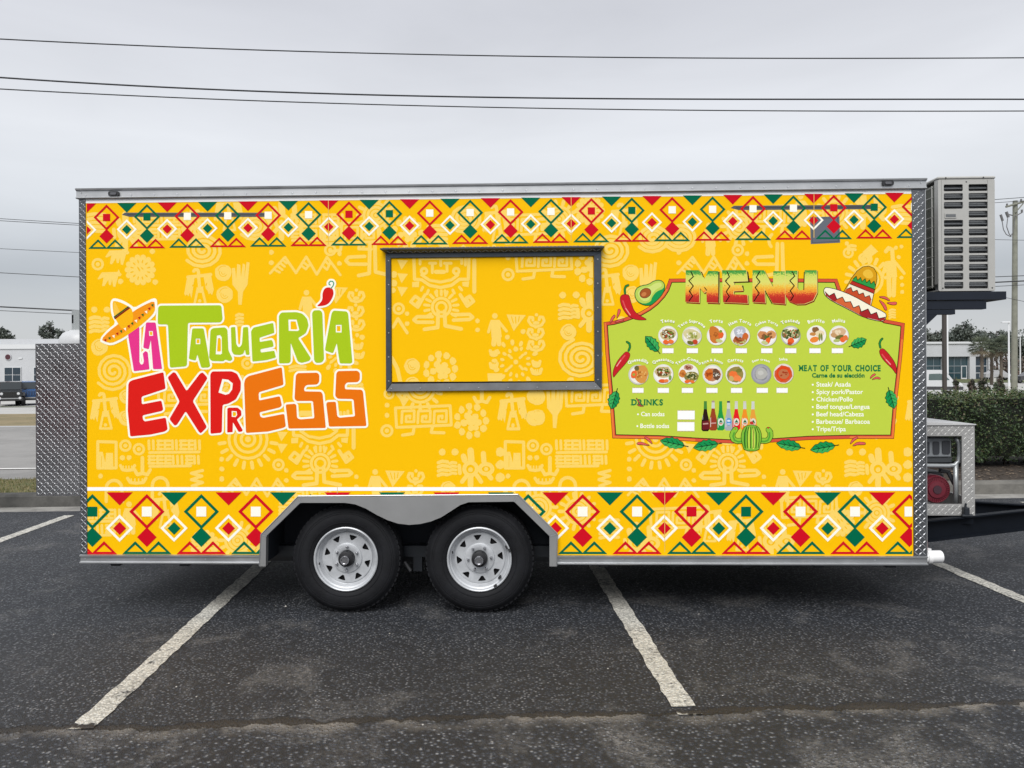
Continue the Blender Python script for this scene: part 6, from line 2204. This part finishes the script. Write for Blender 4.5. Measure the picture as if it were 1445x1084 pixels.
GT, WT = '157a45', 'fffff6'
tp = Print(Y_M, .00003)
text_serif(tp, 'MEAT OF YOUR CHOICE', 1127.5, 523.6, 115, 7.9, GT)
text_line(tp, 'Carne de su elecci\u00f3n', 1145.6, 532.6, 74.2, 5.9, GT, .03)
tp.build('menu_heading', side_panel)
for i, (s_, w) in enumerate((('Steak/ Asada', 48.6), ('Spicy pork/Pastor', 65.8), ('Chicken/Pollo', 51.2), ('Beef tongue/Lengua', 75.2), ('Beef head/Cabeza', 67), ('Barbecue/ Barbacoa', 75.4), ('Tripe/Tripa', 41.4))):
    tp = Print(Y_M, .00003)
    yb = 545.6 + 10.48 * i
    tp.add(WT, [ngon(1146.8, yb - 2.6, 1.4, n=10)])
    text_line(tp, s_, 1152, yb, w, 6.3, WT, .013)
    tp.build('menu_line', side_panel)
tp = Print(Y_M, .00003)
text_serif(tp, 'DRINKS', 891, 571.8, 44.5, 7.9, GT)
tp.build('menu_heading', side_panel)
for s_, xb, x, yb, w in (('Can sodas', 900.2, 904.6, 587.3, 33), ('Bottle sodas', 899.4, 903.6, 604, 40.6)):
    tp = Print(Y_M, .00003)
    tp.add(WT, [ngon(xb, yb - 2.6, 1.3, n=10)])
    text_line(tp, s_, x, yb, w, 6.0, WT, .013)
    tp.build('menu_line', side_panel)
def price(cx, cy, w, h):
    pr_ = Print(Y_M)
    top = []
    n = max(4, int(w / 1.6))
    pr_.add('c8c890', [[(cx - w / 2 - .3, cy - h / 2 - .6), (cx + w / 2 + .3, cy - h / 2 - .6), (cx + w / 2 + .3, cy + h / 2 + .6), (cx - w / 2 - .3, cy + h / 2 + .6)]])
    pr_.add('fffffd', [[(cx - w / 2, cy - h / 2 + .4), (cx + w / 2, cy - h / 2 + .4), (cx + w / 2, cy + h / 2 - .4), (cx - w / 2, cy + h / 2 - .4)]])
    for j, c in enumerate(('d8402e', '3a8a3a', 'f4b030')):
        d = []
        for k_ in range(j, n, 3):
            x = cx - w / 2 + w * (k_ + .5) / n
            for sy in (-1, 1):
                d.append(ngon(x, cy + sy * (h / 2 + .2), .42, n=5))
        pr_.add(c, d)
    pr_.build('price_label', side_panel)
for x in (942.5, 976.9, 1011.9, 1046, 1082, 1115.7, 1150, 1181.6):
    price(x, 495, 15.6, 7.2)
for x in (900.2, 936, 970, 1004.6, 1039.3, 1075.6, 1103.6):
    price(x, 551, 15.6, 7.2)
price(968.2, 585.8, 24, 13)
price(967.8, 602, 24, 13)

CAR, GRNF, MEAT, RICE, CHS, LET = 'ee6a30', '6f8430', '7a4a24', 'e8dcc0', 'd99a4a', 'b4c46a'
def dish(cx, cy, r, plate, items, name, cap, arcR, seed, under=False):
    rr = random.Random(seed)
    dp = Print(Y_M)
    dp.add('9aa060', [ngon(cx + .4, cy + .5, r + .3, n=28)])
    dp.add(plate, [ngon(cx, cy, r, n=30)])
    dp.add({'e9e6df': 'f6f4ee', '9a9aa2': 'a9a9b0'}.get(plate, 'f3efe4'), [ngon(cx, cy, r * .86, n=26)])
    for (dx, dy, rx, ry, c, n, sp) in items:
        dx, dy, rx, ry = dx * 1.08, dy * 1.08, rx * 1.2, ry * 1.2
        if n == 1:
            dp.add(c, [ngon(cx + dx * r, cy + dy * r, rx * r, ry * r, n=12, jit=.09, rot=rr.uniform(-.3, .3))])
        else:
            for _ in range(n):
                dp.add(c, [ngon(cx + (dx + rr.uniform(-sp, sp)) * r, cy + (dy + rr.uniform(-sp, sp) * .6) * r, rx * r, ry * r, n=7, jit=.25, rot=rr.uniform(0, 3))])
    text_arc(dp, name, cx, cy + (arcR - 19), arcR, cap, WT)
    if under:
        dp.add('d8c84a', stroke(arc(cx, cy, 17.2, -2.15, -1.0, 8), .7))
    dp.build('dish_picture', side_panel)
PL, PG = 'e9e6df', '9a9aa2'
def tacos(dy=-.1):
    return [(0, dy, .72, .48, 'c9b784', 1, 0), (0, dy, .16, .12, MEAT, 16, .5), (0, dy, .12, .1, GRNF, 14, .5), (0, dy, .08, .07, 'e9e2c8', 14, .5), (0, dy, .07, .06, '3c4a20', 8, .5), (0, dy, .07, .06, 'b8482a', 6, .5)]
carrot = [(-.2, .62, .26, .18, CAR, 1, 0), (.28, .58, .24, .18, 'f07a3a', 1, 0)]
D = [
    (942.5, 473.6, 'Tacos', 5.2, PL, tacos(-.12) + carrot),
    (976.3, 474.3, 'Taco Supreme', 4.6, 'dcdad6', [(0, -.1, .78, .52, 'd9cf9c', 1, 0), (0, -.1, .16, .13, 'cfc98a', 16, .5), (0, -.1, .1, .09, '9aa04a', 12, .5), (0, -.1, .07, .06, 'f4efdc', 14, .5), (.3, .55, .24, .2, 'c8482c', 1, 0), (-.15, .62, .3, .16, '6c6c2c', 1, 0)]),
    (1011, 473.6, 'Torta', 5, PL, [(-.2, -.1, .46, .78, 'd07a34', 1, 0), (-.2, -.1, .1, .04, 'a85c26', 10, .4), (.42, -.05, .24, .3, 'e8662e', 1, 0), (.4, -.4, .14, .12, '8a9a3c', 1, 0), (.25, .5, .3, .16, 'c8cc80', 1, 0)]),
    (1044.4, 474, 'Ham Torta', 4.8, PL, [(0, .35, .62, .46, 'b8683a', 1, 0), (-.02, -.38, .52, .5, 'b9bcc4', 1, 0), (-.02, -.4, .12, .06, 'e8eaf0', 10, .35), (.5, .05, .26, .3, 'cf6a30', 1, 0), (0, .62, .12, .08, 'c3c47a', 8, .5), (-.1, .3, .1, .08, '8c4826', 8, .4)]),
    (1082, 474.6, 'Cuban Torta', 4.2, PL, [(-.4, -.1, .42, .36, 'd08c58', 1, 0), (.4, -.15, .44, .36, 'd99a62', 1, 0), (0, 0, .12, .1, '8c5a36', 12, .5), (.1, .4, .2, .3, 'f0682c', 1, 0), (-.2, .62, .3, .16, 'c6cc8c', 1, 0), (-.05, .1, .1, .2, '5c6a34', 3, .15)]),
    (1115.7, 473.6, 'Tostada', 5.2, 'c4c3c2', [(-.42, -.18, .42, .42, '7d8450', 1, 0), (.42, -.15, .44, .44, '858c56', 1, 0), (0, -.15, .1, .09, 'd9d2a4', 22, .75), (0, -.15, .1, .09, '49562a', 18, .75), (0, -.15, .07, .06, 'c0603a', 10, .7), (0, .52, .3, .28, 'ef6430', 1, 0), (-.1, .75, .2, .12, 'c9502a', 1, 0)]),
    (1152, 473, 'Burrito', 5.2, 'f4f0e6', [(-.1, -.5, .3, .26, '8c6238', 1, 0), (.3, -.15, .4, .3, 'ecd9b0', 1, 0), (-.35, -.1, .26, .16, 'c98a48', 1, 0), (-.2, .42, .4, .24, 'f08a3a', 1, 0), (.3, .2, .1, .34, '8c9440', 1, 0), (.5, .2, .08, .34, '7c8438', 1, 0)]),
    (1183.8, 473.3, 'Mulita', 5, PL, [(0, -.3, .62, .4, 'd9b48c', 1, 0), (-.5, 0, .3, .2, 'c99c6c', 1, 0), (0, -.3, .16, .1, 'efd9b6', 5, .3), (.1, .2, .42, .2, '6f7038', 1, 0), (-.2, .5, .3, .14, 'b4c070', 1, 0), (.35, .42, .26, .22, 'ef6a34', 1, 0), (.62, .25, .22, .24, 'e87a40', 1, 0)]),
    (900.8, 528.7, 'Quesadilla', 4.7, 'cfcdc8', [(.25, -.05, .58, .78, 'd9974a', 1, 0), (.25, 0, .1, .08, 'b8702c', 14, .5), (.2, 0, .08, .05, 'f0c070', 10, .5), (-.42, 0, .26, .34, 'ec6a34', 1, 0), (-.42, 0, .12, .1, '9ab04a', 1, 0), (-.15, -.6, .2, .2, '6c6438', 1, 0)]),
    (936, 528.2, 'Quesataco', 4.6, PL, tacos(-.2) + [(-.1, .62, .3, .16, 'e8642c', 1, 0), (.25, .6, .2, .14, 'f08448', 1, 0), (.62, .3, .12, .2, '7fa050', 1, 0)]),
    (971.5, 527.6, 'Taco-Combo', 4.6, 'f2efe8', [(-.55, 0, .3, .34, 'd2843c', 1, 0), (-.55, 0, .08, .07, 'b4642a', 7, .2), (0, -.6, .4, .26, 'c9a088', 1, 0), (0, -.6, .09, .07, '94503c', 8, .25), (.25, .25, .6, .4, '8a8040', 1, 0), (.25, .2, .12, .1, 'd9cfa0', 12, .4), (.25, .25, .12, .08, '4c5526', 10, .4), (-.1, .7, .24, .14, 'f07030', 1, 0), (.35, .72, .2, .12, 'ef7a3c', 1, 0)]),
    (1005.5, 528.7, 'Rice & Beans', 3.8, 'dddcd8', [(0, 0, .66, .56, 'c0805c', 1, 0), (-.32, 0, .34, .5, 'd4702c', 1, 0), (-.32, 0, .08, .07, 'a8481c', 12, .25), (.34, 0, .3, .48, '6a4c38', 1, 0), (.34, 0, .08, .07, 'e4dccc', 12, .25), (.34, 0, .06, .05, '3c2c20', 8, .25)]),
    (1038, 528.4, 'Carrots', 4.4, 'e6e4dc', [(0, 0, .72, .68, '9a8a4a', 1, 0), (-.1, .05, .2, .26, 'f0783a', 5, .45), (.3, -.35, .28, .16, '7c7c38', 1, 0), (-.4, .4, .22, .22, 'c8b070', 1, 0), (.2, .3, .26, .26, 'f48a4c', 2, .2)]),
    (1074, 527.8, 'Sour cream', 3.6, PG, [(.02, -.03, .56, .56, '8e8e92', 1, 0), (.02, -.03, .5, .5, 'b6b5ae', 1, 0), (-.05, -.1, .26, .2, 'c8c7c0', 1, 0)]),
    (1105.5, 527.4, 'Salsa', 4, 'e4d8d0', [(0, 0, .72, .72, 'd0603c', 1, 0), (0, 0, .62, .62, 'e0481c', 1, 0), (.02, .03, .44, .42, 'c0744c', 1, 0), (0, 0, .08, .06, 'a83c1c', 8, .35)]),
]
for i, (cx, cy, nm, cap, pl, it) in enumerate(D):
    dish(cx, cy, 13.7 if i < 8 else 14.1, pl, it, nm, cap * .86, 22, i + 1, under=nm in ('Rice & Beans', 'Carrots'))

# bottles of soda
ZQ = zoomed(850, 500, .15917)
BT = [(913, 420, 683, '2c1a16', '4a8a3c', '6e2024'), (982, 415, 676, '9c4426', 'b09a8a', '9c3a2c'), (1048, 420, 675, '229a46', '2c9a4c', 'dfe8d8'), (1118, 418, 676, 'a8b0b4', '484c58', '5c9ad0'), (1187, 420, 672, 'e62226', 'cfcac0', 'e6e2d2'), (1262, 420, 672, 'f3922a', 'd0cabc', 'e8e0c8'), (1335, 422, 672, 'eaa23e', 'd2d4d2', 'e0dcc8')]
for (cx, ya, yb, c, cap_c, lab) in BT:
    bp = Print(Y_M)
    w = 35
    out = [(cx - 13, ya), (cx + 13, ya), (cx + 14, ya + 70), (cx + 20, ya + 110), (cx + 32, ya + 160), (cx + w, ya + 190), (cx + w, yb - 14), (cx + 22, yb), (cx - 22, yb), (cx - w, yb - 14), (cx - w, ya + 190), (cx - 32, ya + 160), (cx - 20, ya + 110), (cx - 14, ya + 70)]
    bp.add(c, [ZQ(out)])
    bp.add('cfd2c8' if cap_c in ('cfcac0', 'd0cabc', 'd2d4d2', '484c58', 'b09a8a') else cap_c, [ZQ([(cx - 12.5, ya + 4), (cx + 12.5, ya + 4), (cx + 15, ya + 66), (cx - 15, ya + 66)])])
    bp.add(cap_c, [ZQ([(cx - 13, ya - 4), (cx + 13, ya - 4), (cx + 13, ya + 12), (cx - 13, ya + 12)])])
    bp.add(lab, [ZQ(ngon(cx + 2, ya + 180, 25, 34, n=14))] if lab != '6e2024' else [ZQ([(cx - 28, ya + 175), (cx + 33, ya + 165), (cx + 33, ya + 245), (cx - 26, ya + 250)])])
    if lab not in ('6e2024', '9c3a2c', '5c9ad0'):
        bp.add('2c6a48', [ZQ([(cx - 16, ya + 186), (cx + 2, ya + 158), (cx + 20, ya + 186)])])
        bp.add('d05030', [ZQ(ngon(cx + 2, ya + 196, 18, 5, n=8))])
    elif lab == '5c9ad0':
        bp.add('dfe6ee', [ZQ(ngon(cx + 2, ya + 172, 16, 9, n=10)), ZQ(ngon(cx + 2, ya + 200, 18, 5, n=10))])
    else:
        bp.add('c89a90', [ZQ([(cx - 22, ya + 192), (cx + 26, ya + 188), (cx + 26, ya + 200), (cx - 22, ya + 203)])])
    bp.add('e8e4d8', [ZQ([(cx - 24, ya + 150), (cx - 20, ya + 140), (cx - 20, ya + 230), (cx - 25, ya + 230)])] if c not in ('2c1a16',) else [ZQ([(cx - 24, ya + 120), (cx - 22, ya + 120), (cx - 22, ya + 160), (cx - 25, ya + 160)])])
    bp.build('bottle_picture', side_panel)

# cactus
cp = Print(Y_M + .0006)
body = smooth_poly([(1262, 640), (1320, 626), (1378, 640), (1405, 690), (1410, 745), (1398, 800), (1385, 855), (1260, 855), (1243, 800), (1230, 745), (1236, 690)], 1)
la = [(1180, 665), (1160, 690), (1150, 720), (1162, 755), (1195, 770), (1240, 765)]
ra = [(1472, 668), (1488, 690), (1490, 725), (1474, 758), (1445, 768), (1400, 765)]
BK = '14240e'
cp.add(BK, stroke(ZQ(la), 4.1) + stroke(ZQ(ra), 4.1) + [ngon(ZQ([(1175, 668)])[0][0], ZQ([(1175, 668)])[0][1], 4.2)])
cp.add('8dc63e', stroke(ZQ(la), 3.4) + stroke(ZQ(ra), 3.4))
cp.add('58a238', stroke(ZQ([(x + 8, y + 6) for x, y in la[1:]]), 1.2) + stroke(ZQ([(x - 8, y + 6) for x, y in ra[1:]]), 1.2))
cp.add(BK, stroke(ZQ(body), .7, closed=True) + [ZQ(body)])
cp.add('7dbb3a', [ZQ(body)])
for x0_, x1_, c in ((1250, 1268, '4f9a36'), (1290, 1306, 'c6dc50'), (1330, 1352, 'dfe860'), (1376, 1392, '9ccb44')):
    cp.add(c, [ZQ(smooth_poly([(x0_ + (1320 - x0_) * .3, 648), (x1_ + (1320 - x1_) * .3, 648), (x1_, 740), (x1_ - (x1_ - 1320) * .12, 840), (x0_ - (x0_ - 1320) * .12, 840), (x0_, 740)], 1))])
ln = []
for x in (1258, 1284, 1312, 1340, 1366, 1388):
    ln += stroke(ZQ([(x + (1320 - x) * .35, 645), (x, 700), (x, 770), (x - (x - 1320) * .12, 830)]), .42, n=5)
cp.add(BK, ln)
cp.add('c8322c', [ZQ(ngon(1322, 608, 16, 14, n=9)), ZQ(ngon(1470, 652, 9, 8, n=8)), ZQ(ngon(1177, 662, 7, 6, n=8))])
cp.build('cactus_picture', side_panel)

# leaves
def leaf(bx, by, tx, ty, wd, flip=1):
    """serrated leaf from stem (bx, by) to tip (tx, ty)"""
    lp = Print(Y_M + .0003)
    b, t = Vector((bx, by)), Vector((tx, ty))
    d = t - b
    n = Vector((-d.y, d.x)).normalized() * wd * 1.35
    up = [.0, .55, .62, .95, .78, 1.0, .7, .72, .38, .0]
    P = []
    for k_, h_ in enumerate(up):
        q = b + d * (.06 + .94 * k_ / 9) + n * h_
        P.append((q.x, q.y))
    for k_, h_ in reversed(list(enumerate(up))[1:-1]):
        q = b + d * (.06 + .94 * k_ / 9) - n * h_ * .85
        P.append((q.x, q.y))
    lp.add('10281a', stroke(P, .75, closed=True, n=6) + [P] + stroke([tuple(b - d * .1), tuple(b + d * .1)], .6))
    lp.add('189450', [P])
    half = [tuple(b + d * (.06 + .94 * k_ / 9) + n * h_ * flip * .92) for k_, h_ in enumerate(up)]
    lp.add('3fb05c', [half])
    v = stroke([tuple(b), tuple(b + d * .92)], .5, n=5)
    for q in (.25, .45, .65):
        for sg in (-1, 1):
            v += stroke([tuple(b + d * q), tuple(b + d * (q + .14) + n * sg * .55)], .32, n=5)
    lp.add('10281a', v)
    lp.build('leaf_picture', side_panel)
leaf(929.5, 497, 911, 475, 6.2)
leaf(1200, 488.5, 1222, 479, 5.6, -1)
leaf(870.5, 551, 863, 577, 6.4)
leaf(1254, 549.5, 1262, 576, 6.4, -1)
leaf(967.5, 629.5, 932, 622, 6.0, -1)
leaf(1015, 626, 979, 632, 6.2, -1)
leaf(1132, 632, 1096, 625.5, 6.0, -1)
leaf(1180, 628.5, 1144, 635, 6.2, -1)

# chilies, splashes
def pepper(spine, rad, stem_pts, hi):
    pp = Print(Y_M + .0004)
    L, R_ = [], []
    for i, (x, y) in enumerate(spine):
        a, b = Vector(spine[max(0, i - 1)]), Vector(spine[min(len(spine) - 1, i + 1)])
        d = (b - a).normalized()
        n = Vector((-d.y, d.x)) * rad[i] * 1.25
        L.append((x + n.x, y + n.y))
        R_.append((x - n.x, y - n.y))
    P = smooth_poly(L + R_[::-1], 2)
    pp.add('1a0c08', stroke(P, .6, closed=True, n=6) + [P] + stroke(stem_pts, 1.6, n=6))
    pp.add('1f8a44', stroke(stem_pts, 1.0, n=6))
    pp.add('c8242c', [P])
    mid = [(x + (L[i][0] - x) * .45, y + (L[i][1] - y) * .45) for i, (x, y) in enumerate(spine)][1:-2]
    pp.add('e0555a', stroke(mid, .9, n=6))
    if hi:
        pp.add('f4a8a4', stroke(mid[len(mid) // 2:len(mid) // 2 + 2], .6, n=6))
    pp.build('chili_picture', side_panel)
pepper([(881.5, 416), (882, 424), (885.5, 434), (891, 443), (899, 448), (911.5, 451)], [4.5, 5.6, 5.2, 4.2, 3.0, .5], [(882, 414), (881.5, 408), (883, 404), (886.5, 402.5)], True)
pepper([(886.5, 497.5), (883.5, 503), (878, 510), (872, 518), (867.5, 526), (865.8, 532)], [2.6, 4.0, 4.4, 3.6, 2.2, .4], [(887, 495), (889, 490), (888.3, 485), (884.5, 482.5)], True)
pepper([(1243, 493), (1246.5, 499), (1252, 506), (1258, 513), (1262.5, 520), (1264.2, 527)], [2.4, 4.0, 4.3, 3.6, 2.2, .4], [(1242.2, 490.5), (1241, 485), (1242.5, 480.5), (1245, 478)], True)
def drop(pts, rs):
    dp = Print(Y_M + .0008)
    L, R_ = [], []
    for i, (x, y) in enumerate(pts):
        a, b = Vector(pts[max(0, i - 1)]), Vector(pts[min(len(pts) - 1, i + 1)])
        d = (b - a).normalized()
        n = Vector((-d.y, d.x)) * rs[i] * 1.3
        L.append((x + n.x, y + n.y))
        R_.append((x - n.x, y - n.y))
    P = smooth_poly(L + R_[::-1], 1)
    dp.add('1a0c08', stroke(P, .5, closed=True, n=6) + [P])
    dp.add('e2605c', [P])
    dp.build('splash_picture', side_panel)
for pts, rs in (([(861, 456), (864, 449.5), (867.5, 445)], [.3, 1.2, .9]), ([(870.5, 448.5), (873, 442), (874, 436.5)], [.2, 1.1, 1.3]), ([(868, 455), (875, 452), (880, 451.5)], [.4, 1, .6]),
                ([(1241, 419), (1249, 420), (1255, 424)], [.4, 1.2, .4]), ([(1241, 424), (1247, 430), (1250.5, 437.5)], [.3, 1.5, 1.2]), ([(1252, 427.5), (1259, 428.5), (1265, 428)], [.3, 1.5, 1.3]),
                ([(910, 617), (916, 621), (920, 626)], [.8, 1.2, .3]), ([(899, 626), (905, 625.5), (916, 628.5)], [1, 1.4, .2]), ([(1200, 626), (1204, 620.5), (1210, 617)], [.3, 1.2, .8]), ([(1203.5, 629), (1210, 625.5), (1221, 626)], [.3, 1.4, 1.2]),
                ([(1228, 534), (1231, 530), (1235, 528)], [.3, .9, .8]), ([(1231, 535.5), (1237, 532.8), (1242, 534.5)], [.3, 1, .7]), ([(898, 562), (902, 568), (904, 573)], [.2, .35, .2]), ([(899, 571), (903, 573), (908, 573)], [.2, .4, .2])):
    drop(pts, rs)

# avocado
ap = Print(Y_M + .0004)
av = ZL(smooth_poly([(285, 290), (300, 235), (345, 210), (410, 200), (460, 165), (515, 160), (550, 190), (553, 240), (520, 300), (470, 350), (430, 382), (370, 382), (310, 350)], 1))
ap.add('15200c', stroke(av, .7, closed=True, n=6) + [av])
ap.add('1b9a50', [av])
ap.add('bcd45c', [ZL(smooth_poly([(288, 290), (302, 238), (345, 213), (410, 203), (460, 168), (515, 163), (548, 192), (545, 235), (480, 260), (440, 310), (430, 350), (370, 372), (312, 348)], 1))])
ap.add('d4e27c', [ZL(smooth_poly([(310, 280), (340, 235), (420, 220), (470, 185), (520, 180), (530, 215), (470, 245), (430, 300), (410, 345), (350, 345)], 1))])
ap.add('15200c', stroke(ZL(ngon(381, 275, 50, 40, n=16, rot=-.5)), .6, closed=True, n=6))
ap.add('a8582a', [ZL(ngon(381, 275, 50, 40, n=16, rot=-.5))])
ap.add('cc8048', [ZL(ngon(368, 285, 24, 18, n=10, rot=-.5))])
ap.build('avocado_picture', side_panel)

# sombrero on the board
sp_ = Print(Y_M + .0006)
crown = [(815, 275), (850, 215), (890, 145), (940, 80), (990, 45), (1040, 38), (1085, 55), (1110, 100), (1112, 150), (1095, 235), (1075, 320), (1058, 390)]
brm = smooth_poly([(650, 235), (668, 225), (760, 245), (900, 300), (1060, 390), (1185, 450), (1196, 475), (1180, 515), (1150, 525), (1000, 490), (850, 410), (720, 345), (660, 300), (643, 262)], 1)
cr_s = ZRt(crown)
sp_.add('140c06', stroke(cr_s, .8, closed=True, n=6) + [cr_s])
sp_.add('dba01c', [cr_s])
sp_.add('f0c040', [ZRt(smooth_poly([(985, 90), (1030, 60), (1070, 80), (1085, 130), (1050, 150), (1000, 130)], 1))])
def zz(p0_, p1_, n, amp):
    a, b = Vector(p0_), Vector(p1_)
    d = b - a
    nn = Vector((-d.y, d.x)).normalized() * amp
    return [tuple(a + d * (k_ / (2 * n)) + (nn if k_ % 2 else Vector((0, 0)))) for k_ in range(2 * n + 1)]
sp_.add('2f9a48', [ZRt(zz((902, 150), (1100, 205), 5, -32) + [(1090, 245), (895, 165)])])
sp_.add('140c06', stroke(ZRt(zz((902, 150), (1100, 205), 5, -32)), .4, n=5))
sp_.add('b83028', [ZRt([(893, 165), (1092, 242), (1084, 275), (875, 190)])])
sp_.add('f6ecd0', [ZRt([(873, 193), (1083, 278), (1060, 380), (830, 260)])])
low = [ZRt([(818, 275)] + zz((845, 240), (1062, 335), 4, -30)[0:] + [(1056, 390)])]
sp_.add('c8502c', low)
sp_.add('140c06', stroke(ZRt(zz((845, 240), (1062, 335), 4, -30)), .45, n=5) + stroke(ZRt([(893, 165), (1092, 242)]), .45, n=5) + stroke(ZRt([(873, 193), (1083, 278)]), .45, n=5))
bs = ZRt(brm)
sp_.add('140c06', stroke(bs, .9, closed=True, n=6) + [bs])
sp_.add('fbf4da', [bs])
zig = zz((652, 255), (1190, 490), 7, 42)
zig = [(653, 262), (690, 300), (735, 275), (758, 330), (808, 310), (832, 355), (880, 350), (905, 405), (955, 385), (975, 440), (1035, 415), (1060, 465), (1110, 445), (1130, 500), (1188, 488)]
lo = [(1180, 513), (1150, 522), (1000, 488), (850, 408), (720, 342), (662, 298)]
sp_.add('a8282c', [ZRt(zig + lo)])
sp_.add('d8683a', [ZRt([(758, 332), (808, 312), (832, 357), (880, 352), (905, 407), (955, 387), (965, 430), (955, 462), (850, 402), (745, 350)])])
sp_.add('140c06', stroke(ZRt(zig), .5, n=5))
sp_.build('sombrero_picture', side_panel)
